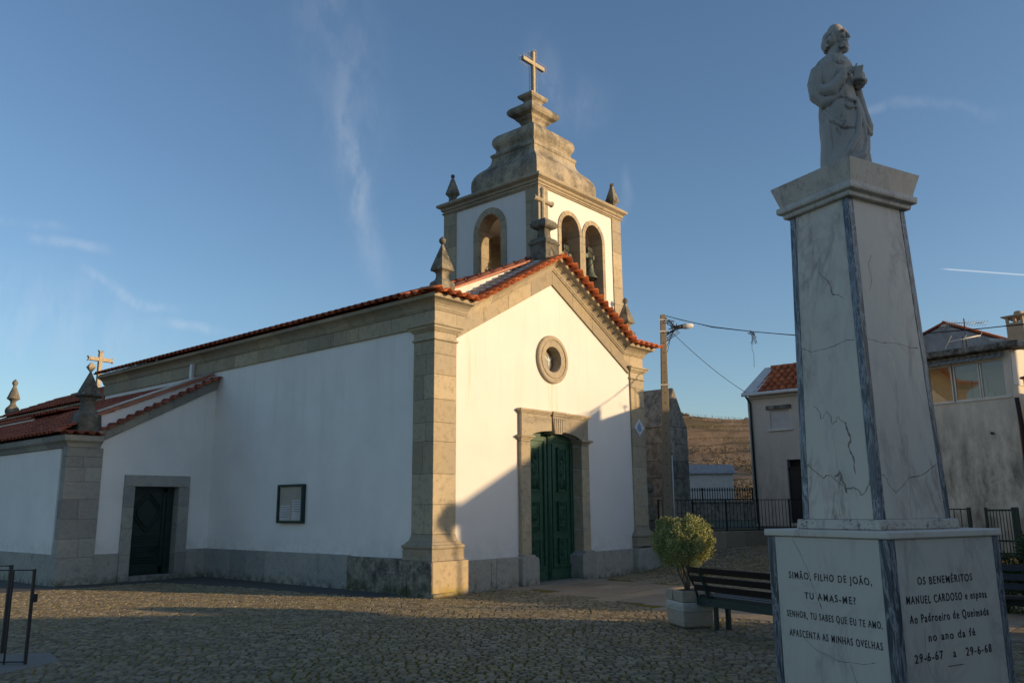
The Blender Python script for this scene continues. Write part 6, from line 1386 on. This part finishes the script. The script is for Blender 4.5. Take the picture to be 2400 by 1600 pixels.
for a, b in segs:
    mb = MB(); f_ = 0.028; dz = -0.03 if a < 1.22 else 0.01
    wbox(mb, a, b, wz0, wz0 + f_, -0.06 - dz, -0.01 - dz * 0); wbox(mb, a, b, wz1 - f_, wz1, -0.06, -0.01); wbox(mb, a, a + f_, wz0 + f_, wz1 - f_, -0.06, -0.01); wbox(mb, b - f_, b, wz0 + f_, wz1 - f_, -0.06, -0.01)
    fr_ = mb.build('window', 'alu', hb)
    mb = MB(); wbox(mb, a + f_, b - f_, wz0 + f_, wz1 - f_, -0.040, -0.034); mb.build('pane', 'glass', fr_)
mb = MB(); wbox(mb, -0.02, 3.4, wz0 - 0.035, wz0 - 0.002, -0.06, 0.03); mb.build('window_sill', 'alu', hb)
# veranda room seen through the glass
mb = MB(); wbox(mb, -0.05, 3.5, wz0 - 0.3, wz1 + 0.1, -0.75, -0.70); wbox(mb, -0.05, 3.5, wz0 - 0.35, wz0 - 0.3, -0.72, -0.25); wbox(mb, -0.05, 3.5, wz1 + 0.05, wz1 + 0.09, -0.72, -0.25); mb.build('veranda_room', m_plain('veranda_plaster', (0.72, 0.62, 0.46), 0.9, var=0.06, scale=4), hb)
mb = MB()
for a, b in ((0.75, 1.15), (1.5, 2.0)):
    wbox(mb, a, a + 0.04, wz0 - 0.3, wz1 - 0.25, -0.695, -0.67); wbox(mb, b - 0.04, b, wz0 - 0.3, wz1 - 0.25, -0.695, -0.67); wbox(mb, a, b, wz1 - 0.29, wz1 - 0.25, -0.695, -0.668)
wbox(mb, 0.62, 0.75, wz0 + 0.1, wz0 + 0.22, -0.695, -0.67); mb.build('inner_door_trim', 'house_top', hb)
mb = MB(); p = Bp(0.47, kz(3.18), 0.01); mb.tube([p, p + nout * 0.06], 0.03, 8); mb.build('spout', 'iron', hb)
mb = MB(); mb.tube([Bp(-0.14, kz(3.9), 0.06), Bp(-0.17, kz(3.3), 0.06), Bp(-0.16, 0.8, 0.06)], 0.05, 8); mb.build('downpipe', m_plain('rusty_pipe', (0.035, 0.022, 0.020), 0.8, scale=12), hb)
# gable of the neighbouring roof behind and the chimney
gb = thing('gabled_house', (14.6, -6.0, 1.0), 'grey rendered gable with red roof edge rising behind the old house', 'house')
k2 = 1.03; GP = Vector((13.93, -8.155, 0))
gq = [(0.4, 1.0), (0.4, 5.95), (2.05, 6.72), (4.2, 6.0), (4.2, 1.0)]
M['gable'] = m_dirty('streaked_render', (0.36, 0.36, 0.36), (0.15, 0.15, 0.15), 0.6, 7.5)
mb = MB(); mb.prism([gq], lambda u, v, d: tuple(GP + ub * u + sdB * d + Vector((0, 0, v))), 0.0, 4.0); mb.build('walls', 'gable', gb)
mb = MB()
for a, za, b, zb2 in ((0.25, 5.90, 2.05, 6.76), (4.35, 5.96, 2.05, 6.76)): mb.prism([[(a, za), (b, zb2), (b, zb2 + 0.05), (a, za + 0.05)]], lambda u, v, d: tuple(GP + ub * u + sdB * d + Vector((0, 0, v))), -0.06, 4.05)
mb.build('roof', 'tiles_old', gb)
mb = MB(); ridge_caps(mb, GP + ub * 0.25 - sdB * 0.02 + Vector((0, 0, 5.93)), GP + ub * 2.05 - sdB * 0.02 + Vector((0, 0, 6.79)), 0.06, 0.3); mb.build('verge_tiles', 'tiles', gb)
mb = MB(); c = GP + ub * 2.05 + sdB * 0.15; mb.lathe([(0.20, 6.68), (0.18, 6.76), (0.10, 6.80), (0.06, 6.84), (0.0, 6.85)], (c.x, c.y, 0), 10); mb.build('ridge_cap', 'house_top', gb)
ckb = Vector((11.88, -8.16, 0)); cm = thing('chimney', tuple(ckb + Vector((0, 0, 5.3))), 'tan rendered chimney with open vents and capped top on the old house roof', 'chimney')
M['chim'] = m_plain('chimney_render', (0.42, 0.31, 0.20), 0.9, var=0.15, scale=6)
def cbox(mb, a0, a1, b0, b1, z0, z1): mb.obox(ckb + ub * a0 + sdB * b0 + Vector((0, 0, z0)), ub * (a1 - a0), sdB * (b1 - b0), Vector((0, 0, z1 - z0)))
mb = MB(); cbox(mb, -0.34, 0.06, -0.0, 0.6, 5.2, 6.06); mb.build('stack', 'chim', cm, 0.01)
for a, b in ((-0.34, -0.0), (0.0, 0.0), (-0.34, 0.54), (0.0, 0.54), (-0.17, 0.0)): mb = MB(); cbox(mb, a, a + 0.06, b, b + 0.06, 6.062, 6.20); mb.build('vent_post', 'chim', cm)
mb = MB()
for i in range(4): q = ckb + ub * (-0.30) + sdB * (0.1 + i * 0.12) ; mb.bar(q + Vector((0, 0, 6.07)), q + sdB * 0.08 * (1 if i % 2 else -1) + Vector((0, 0, 6.19)), 0.03, 0.05)
mb.build('vent_tiles', 'brick', cm)
mb = MB(); cbox(mb, -0.42, 0.14, -0.08, 0.68, 6.202, 6.235); mb.build('cap_slab', 'chim', cm, 0.008)
mb = MB(); c = ckb + ub * (-0.14) + sdB * 0.3; mb.lathe([(0.16, 6.236), (0.13, 6.28), (0.10, 6.32), (0.10, 6.36), (0.07, 6.38), (0.0, 6.385)], (c.x, c.y, 0), 12); mb.build('cap_dome', 'chim', cm)
# roof aerials
def aerial(P, hgt, bd, blen, n, elem, label, tilt=0.0, rad=0.008):
    t = thing('tv_aerial', tuple(P), label, 'aerial', 'aerials on the old house roof'); P = Vector(P); bd = Vector(bd).normalized()
    mb = MB(); mb.tube([P, P + Vector((0, 0, hgt))], 0.014, 6); mb.build('mast', 'iron', t)
    top = P + Vector((0, 0, hgt * 0.88)); a = top - bd * blen * 0.45 + Vector((0, 0, -tilt * 0.45)); b = top + bd * blen * 0.55 + Vector((0, 0, tilt * 0.55))
    mb = MB(); mb.tube([a, b], rad * 1.3, 6); mb.build('boom', 'alu', t)
    mb = MB(); sv = bd.cross(Vector((0, 0, 1))).normalized() if not elem else Vector((0, 0, 1)) * 0.6 + bd.cross(Vector((0, 0, 1))).normalized() * 0.8
    for i in range(n): p = a.lerp(b, i / (n - 1)); h = 0.10 if i else 0.2; mb.tube([p - sv * h, p + sv * h], rad * 0.6, 5)
    mb.build('elements', 'alu', t); return t
aerial(Bp(1.25, kz(5.12), -1.0), 0.95, -sx_v * -1, 1.0, 16, True, 'long horizontal aerial on a mast above the veranda roof', 0.0)
aerial(Bp(1.15, kz(5.12), -0.6), 0.42, sx_v, 0.8, 3, True, 'sunlit bare dipole aerial low over the veranda roof slab', 0.16, 0.012)
aerial(ckb + ub * 0.12 + Vector((0, 0, 5.35)), 0.36, -sx_v, 0.72, 12, True, 'small comb-shaped aerial beside the tan chimney', 0.0)
# ---- pale house at the right edge of the view
hc_ = thing('plain_house', (9.4, -9.6, 0), 'plain pale grey house corner with overhanging roof slab at the right edge', 'house')
QB = Vector((8.62, -9.02, 0)); Cp = lambda s_, z, d_=0.0: QB + ub * s_ + nout * d_ + Vector((0, 0, z))
mb = MB(); mb.prism([[(0, -0.1), (0, 4.12), (-1.3, 4.30), (-1.3, -0.1)]], lambda u, v, d: tuple(Cp(u, v, -d)), 0.0, 2.4); mb.build('walls', 'house_c', hc_)
mb = MB(); mb.prism([[(0.12, 4.02), (0.12, 4.20), (-1.5, 4.48), (-1.5, 4.30)]], lambda u, v, d: tuple(Cp(u, v, -d)), -0.25, 2.5); mb.build('roof_slab', 'house_top', hc_, 0.015)
mb = MB(); mb.prism([[(0.16, 4.19), (0.16, 4.23), (-1.55, 4.52), (-1.55, 4.48)]], lambda u, v, d: tuple(Cp(u, v, -d)), -0.30, 2.5); mb.build('roof_tiles', 'tiles_old', hc_, 0.005)
# dark gap between the houses, green gate and fence post, garden shrubs
gt = thing('garden_gate', tuple(Bp(0.3, 0.9, 0.5)), 'small dark green barred gate in front of the peeling house', 'gate')
for s_, w_ in ((0.57, 0.05), (0.02, 0.05), (-0.07, 0.09)): mb = MB(); mb.obox(Bp(s_, 0.5, 0.5), ub * w_, nout * 0.05, Vector((0, 0, 1.08))); mb.build('post', 'iron_green', gt, 0.004)
for z in (1.50, 0.85): mb = MB(); mb.obox(Bp(0.07, z, 0.505), ub * 0.5, nout * 0.04, Vector((0, 0, 0.04))); mb.build('rail', 'iron_green', gt)
for i in range(7): mb = MB(); p = Bp(0.12 + i * 0.065, 0, 0.525); mb.tube([p + Vector((0, 0, 0.6)), p + Vector((0, 0, 1.5))], 0.009, 6); mb.build('bar', 'iron_green', gt)
r2_ = thing('side_railing', tuple(Bp(1.9, 0.9, 0.5)), 'dark railing with thick green end post against the peeling wall', 'railing')
mb = MB(); mb.obox(Bp(0.98, 1.53, 0.5), ub * 2.4, nout * 0.03, Vector((0, 0, 0.025))); mb.build('top_rail', 'iron', r2_)
mb = MB(); mb.obox(Bp(0.93, 0.5, 0.48), ub * 0.07, nout * 0.06, Vector((0, 0, 1.08))); mb.build('post', 'iron_green', r2_)
for i in range(15): mb = MB(); p = Bp(1.14 + i * 0.15, 0, 0.515); mb.tube([p + Vector((0, 0, 0.6)), p + Vector((0, 0, 1.53))], 0.010, 6); mb.build('bar', 'iron', r2_)
def shrub(name, c, rad, n, ll, lw, mat, label, seed, blobs=22, cat='shrub', stem=True):
    t = thing(name, (c[0], c[1], ground_z(c[0], c[1])), label, cat); mb = MB(); crown(mb, c, rad, n, ll, lw, random.Random(seed), blobs, 0.35); mb.build('foliage', mat, t)
    mb = MB()
    for i in range(5): q = random.Random(seed + i); mb.tube([(c[0] + q.uniform(-0.05, 0.05), c[1] + q.uniform(-0.05, 0.05), 0), (c[0] + q.uniform(-0.5, 0.5) * rad[0], c[1] + q.uniform(-0.5, 0.5) * rad[1], c[2] + q.uniform(0, 0.4) * rad[2])], [0.02, 0.006], 6)
    mb.build('stems', 'bark', t); return t
shrub('garden_shrub', (3.9, -9.75, 0.80), (0.75, 0.6, 0.62), 1700, 0.075, 0.035, 'leaf_dark', 'dark leafy shrub behind the right bench', 31)
shrub('garden_shrub', (3.7, -8.95, 0.55), (0.55, 0.5, 0.5), 900, 0.07, 0.033, 'leaf_dark', 'lower dark shrub beside the right edge of the pedestal', 37)
shrub('garden_shrub', (5.3, -10.6, 0.75), (0.7, 0.7, 0.6), 900, 0.08, 0.035, 'leaf_dark', 'dark shrub at the far right edge behind the bench', 41)
mb = MB(); rng = random.Random(6); t = thing('strap_leaf_plant', (1.45, -6.35, 0), 'spiky yellow-green strap-leaved plant peeping out left of the pedestal', 'plant')
for i in range(60):
    a = rng.uniform(0, 2 * PI); e = rng.uniform(0.3, 1.3); p = Vector((1.45, -6.35, 0.62 + rng.uniform(-0.1, 0.15))); l = rng.uniform(0.22, 0.4); pts = []
    for k in range(5): s_ = k / 4; pts.append(p + Vector((math.cos(a) * math.cos(e) * l * s_, math.sin(a) * math.cos(e) * l * s_, math.sin(e) * l * s_ - 0.22 * s_ * s_ * l * 2)))
    sv = Vector((-math.sin(a), math.cos(a), 0)) * 0.014; vs = []
    for k, q in enumerate(pts): wv = [0.7, 1, 0.9, 0.6, 0.05][k]; vs += [q - sv * wv, q + sv * wv]
    mb.add(vs, [(2 * k, 2 * k + 1, 2 * k + 3, 2 * k + 2) for k in range(4)])
mb.build('leaves', 'leaf_yucca', t)
mb = MB(); mb.tube([(1.45, -6.35, 0), (1.44, -6.34, 0.65)], [0.04, 0.03], 8); mb.build('stem', 'bark', t)

# ---- iron railing at the left
ir = thing('iron_handrail', (-7.9, -1.2, 0), 'dark iron handrail gate with lock box at the left edge of the square', 'railing')
A0 = Vector((-7.64, -1.52, 0)); gdv = Vector((-0.56, 0.83, 0)); hd = Vector((-0.85, -0.35, 0)).normalized()
A1 = A0 + hd * 1.6; z_ = 1.015
def bar_(nm, p, q, w_, h_=None, par=ir): mb = MB(); mb.bar(p, q, w_, h_); return mb.build(nm, 'iron', par)
up_ = Vector((0, 0, 1))
hd = Vector((-0.655, 0.757, 0)) * 0.35 + Vector((-0.757, -0.654, 0)) * 0.0; hd = Vector((-0.655, 0.757, 0))
A0 = Vector((-7.64, -1.53, 0)); bar_('post', A0, A0 + up_ * 1.02, 0.03)
bar_('baluster', A0 + hd * 0.235, A0 + hd * 0.235 + up_ * 1.0, 0.018)
for k in range(1, 6): bar_('baluster', A0 + hd * (0.235 + 0.235 * k), A0 + hd * (0.235 + 0.235 * k) + up_ * 1.0, 0.018)
bar_('top_rail', A0, A0 + hd * 1.6 + up_ * 0.0, 0.001) if False else None
bar_('top_rail', A0 + up_ * 1.01, A0 + hd * 1.6 + up_ * 1.01, 0.03, 0.012); bar_('bottom_rail', A0 + up_ * 0.03, A0 + hd * 1.6 + up_ * 0.03, 0.02, 0.012)
mb = MB(); mb.obox(A0 - hd * 0.05 + up_ * 0.66, hd * 0.03, Vector((0.757, 0.654, 0)) * 0.03, up_ * 0.09); mb.build('lock_box', 'iron', ir)
ir2 = thing('iron_fence_panel', (-7.6, -0.4, 0), 'second dark iron fence panel just behind the handrail gate', 'railing')
Cb = Vector((-7.53, -0.48, 0)); bar_('post', Cb, Cb + up_ * 1.02, 0.038, par=ir2); bar_('top_rail', Cb + up_ * 1.01, Cb + hd * 2.0 + up_ * 1.01, 0.03, 0.012, ir2)
for k in range(1, 8): bar_('baluster', Cb + hd * 0.22 * k, Cb + hd * 0.22 * k + up_ * 1.0, 0.018, par=ir2)

# ================================================================== HILL
def hill_h(u, v):
    """u = distance along the view heading, v = lateral"""
    base = -3 + 34.5 * (1 / (1 + math.exp(-(u - 215) / 26)))
    n_ = noise.noise(Vector((u * 0.02, v * 0.015, 0))) * 4 + noise.noise(Vector((u * 0.09, v * 0.07, 4))) * 0.9
    q = u / 11.0; st = (q - math.floor(q)); ter = (min(1.0, st * 3.2) - st) * 3.6 if 215 < u < 290 else 0
    return base + n_ * min(1, max(0, (u - 90) / 60)) + ter - 0.010 * (v - 60)
hf = Vector((0.757, 0.654, 0)); hr_ = Vector((0.654, -0.757, 0)); C0 = Vector((CAM.x, CAM.y, 0))
mb = MB(); us = [70 + i * 2.6 for i in range(100)] + [340, 380, 450]; vs_ = [-160 + j * 12 for j in range(14)] + [i * 3.0 + 8 for i in range(46)] + [150 + j * 25 for j in range(10)]
vs = [C0 + hf * u + hr_ * v + Vector((0, 0, hill_h(u, v))) for u in us for v in vs_]; m = len(vs_)
mb.add(vs, [(i * m + j, i * m + j + 1, (i + 1) * m + j + 1, (i + 1) * m + j) for i in range(len(us) - 1) for j in range(m - 1)], True)
def m_hill():
    s = NT('autumn_hillside'); a = s.noise(0.03, 6, 0.65); b = s.noise(0.35, 7, 0.75); c = s.mix(s.ramp(b, [(0.35, 0.0), (0.65, 1.0)]), (0.17, 0.12, 0.08), (0.31, 0.225, 0.15))
    z = s.xyz()[2]; wv = s.math('FRACT', s.math('ADD', s.math('MULTIPLY', z, 0.42), s.math('MULTIPLY', s.noise(0.05, 3), 1.2)))
    c = s.mix(s.math('MULTIPLY', s.ramp(wv, [(0.0, 0.9), (0.16, 0.8), (0.24, 0.0)]), s.ramp(s.noise(0.12, 4), [(0.35, 0.2), (0.6, 1.0)])), c, (0.075, 0.065, 0.04))
    c = s.mix(s.ramp(a, [(0.50, 0.0), (0.62, 0.6)]), c, (0.10, 0.09, 0.045)); return s.fin(c, 1.0, spec=0.05)
hl = mb.build('hill', m_hill(), None); tag(hl, kind='structure')
M['vine'] = m_leaf('russet_vine', (0.17, 0.105, 0.06), (0.34, 0.24, 0.15)); M['scrub'] = m_leaf('olive_scrub', (0.07, 0.06, 0.03), (0.20, 0.14, 0.07))
mb = MB(); mbs = MB(); rng = random.Random(9)
u = 216.0
while u < 292:
    if 0:
        pass
    v = 30.0
    while v < 112:
        P = C0 + hf * (u + rng.uniform(-0.6, 0.6)) + hr_ * v; P.z = hill_h(u, v) + 0.2
        for k in range(4): leaf(mb, P + Vector((rng.uniform(-0.5, 0.5), rng.uniform(-0.5, 0.5), rng.uniform(0, 0.6))), Vector((rng.gauss(0, 1), rng.gauss(0, 1), 1.3)), Vector((rng.gauss(0, 1), rng.gauss(0, 1), 0)), rng.uniform(0.5, 1.1), 0.09)
        v += rng.uniform(0.7, 1.3)
    u += 4.4
for i in range(2600):
    u = rng.uniform(120, 222); v = rng.uniform(25, 100); P = C0 + hf * u + hr_ * v; P.z = hill_h(u, v)
    if noise.noise(Vector((u * 0.05, v * 0.05, 9))) < 0.0: continue
    for k in range(9): leaf(mbs, P + Vector((rng.gauss(0, 0.8), rng.gauss(0, 0.8), rng.uniform(0, 1.6))), Vector((rng.gauss(0, 1), rng.gauss(0, 1), 1.0)), Vector((rng.gauss(0, 1), rng.gauss(0, 1), 0)), rng.uniform(0.4, 0.9), 0.28)
vn = mb.build('vineyard_rows', 'vine', None, recalc=False); tag(vn, kind='stuff', label='russet vineyard rows terraced on the far hillside', cat='vines')
sc = mbs.build('hillside_scrub', 'scrub', None, recalc=False); tag(sc, kind='stuff', label='dark scrub scattered over the lower hillside', cat='scrub')
def far_tree(u, v, h, r_, label, seed, grp='trees on the hill skyline'):
    P = C0 + hf * u + hr_ * v; z = hill_h(u, v); t = thing('hill_tree', (P.x, P.y, z), label, 'tree', grp); mb = MB(); crown(mb, (P.x, P.y, z + h * 0.62), (r_, r_, h * 0.42), 260, 0.7, 0.35, random.Random(seed), 12, 0.3); mb.build('crown', 'scrub', t)
    mb = MB(); mb.tube([(P.x, P.y, z - 0.3), (P.x, P.y, z + h * 0.7)], [0.25, 0.08], 6); mb.build('trunk', 'bark', t)
far_tree(300, 84.5, 3.4, 1.3, 'small dark tree standing alone on the hill skyline', 3); far_tree(300, 91, 2.8, 1.8, 'rounder tree on the skyline beside the small house', 4)
for i, (v, h) in enumerate(((60, 3.2), (63, 3.8), (66.5, 3.0), (70, 2.6))): far_tree(302, v, h, 2.0, ['leafless russet tree at the left of the skyline clump', 'tallest russet tree of the skyline clump', 'low russet tree right of the tallest one', 'last low bush at the right of the skyline clump'][i], 20 + i)

# ================================================================== BUILDINGS BEHIND THE CAMERA'S RIGHT (they shade the square)
def LS(p, t, z=0.0): return Vector((0.898 * p + 0.44 * t, 0.44 * p - 0.898 * t, z))      # p across, t towards the sun
def sunhouse(name, poly, t0, t1, label, mat='house_c', roofmat='tiles_old'):
    h = thing(name, tuple(LS(sum(p for p, z in poly) / len(poly), (t0 + t1) / 2)), label, 'house'); mb = MB()
    mb.prism([poly], lambda u, v, d: tuple(LS(u, d, v)), t0, t1); mb.build('walls', mat, h)
    mb = MB()
    top = [(p, z) for p, z in poly if z > 0.5]; top.sort()
    for (a, za), (b, zb2) in zip(top[:-1], top[1:]):
        if b - a < 0.2: continue
        mb.prism([[(a - 0.02, za + 0.003), (b + 0.02, zb2 + 0.003), (b + 0.02, zb2 + 0.10), (a - 0.02, za + 0.10)]], lambda u, v, d: tuple(LS(u, d, v)), t0 - 0.15, t1 + 0.15)
    mb.build('roof', roofmat, h)
    return h
TE = math.tan(R(SUN_EL))
def zz_(w_, t): return w_ + t * TE
t0 = 20.0
sunhouse('corner_house', [(0.72, 0), (0.72, zz_(1.55, t0)), (5.3, zz_(3.62, t0)), (5.3, 0)], t0, t0 + 5, 'house with one roof slope across the street, outside the view')
sunhouse('terraced_house', [(7.0, 0), (7.0, zz_(3.55, t0)), (18, zz_(4.0, t0)), (34, zz_(4.2, t0)), (34, 0)], t0, t0 + 6, 'long terraced house down the street, outside the view')
t0 = 17.5
sunhouse('low_outbuilding', [(-2.85, 0), (-2.85, zz_(0.15, t0)), (-4.4, zz_(0.85, t0)), (-6.4, zz_(1.6, t0)), (-6.4, 0)], t0, t0 + 4, 'low outbuilding behind the square, outside the view')
sunhouse('tall_house', [(-6.25, 0), (-6.25, zz_(4.35, t0)), (-8.4, zz_(5.4, t0)), (-16.5, zz_(5.0, t0)), (-16.5, 0)], t0, t0 + 6, 'tall house behind the square, outside the view')
gw = thing('shadow_wall', tuple(LS(-1, 14)), 'added wall with a sloped top to shade the ground, outside the view', 'wall'); mb = MB()
mb.prism([[(-2.5, 0), (-2.5, zz_(-1.62, 14)), (-0.14, zz_(-0.03, 14)), (0.74, zz_(-0.0, 14)), (0.74, 0)]], lambda u, v, d: tuple(LS(u, d, v)), 14, 14.25); mb.build('wall_body', 'ruin', gw)  # unseen wall, invented so that its sloped top shades the ground
t = thing('shadow_tree', tuple(LS(0.42, 16)), 'small round tree added to cast a shadow on the pilaster, outside the view', 'tree'); c = LS(0.42, 16, zz_(1.42, 16)); mb = MB()
crown(mb, tuple(c), (0.34, 0.34, 0.30), 1500, 0.06, 0.04, random.Random(77), 30, 0.2); mb.build('crown', 'leaf_dark', t); mb = MB(); mb.tube([LS(0.42, 16), c], [0.06, 0.03], 8); mb.build('trunk', 'bark', t)  # unseen tree, put in to throw a round shadow on the pilaster
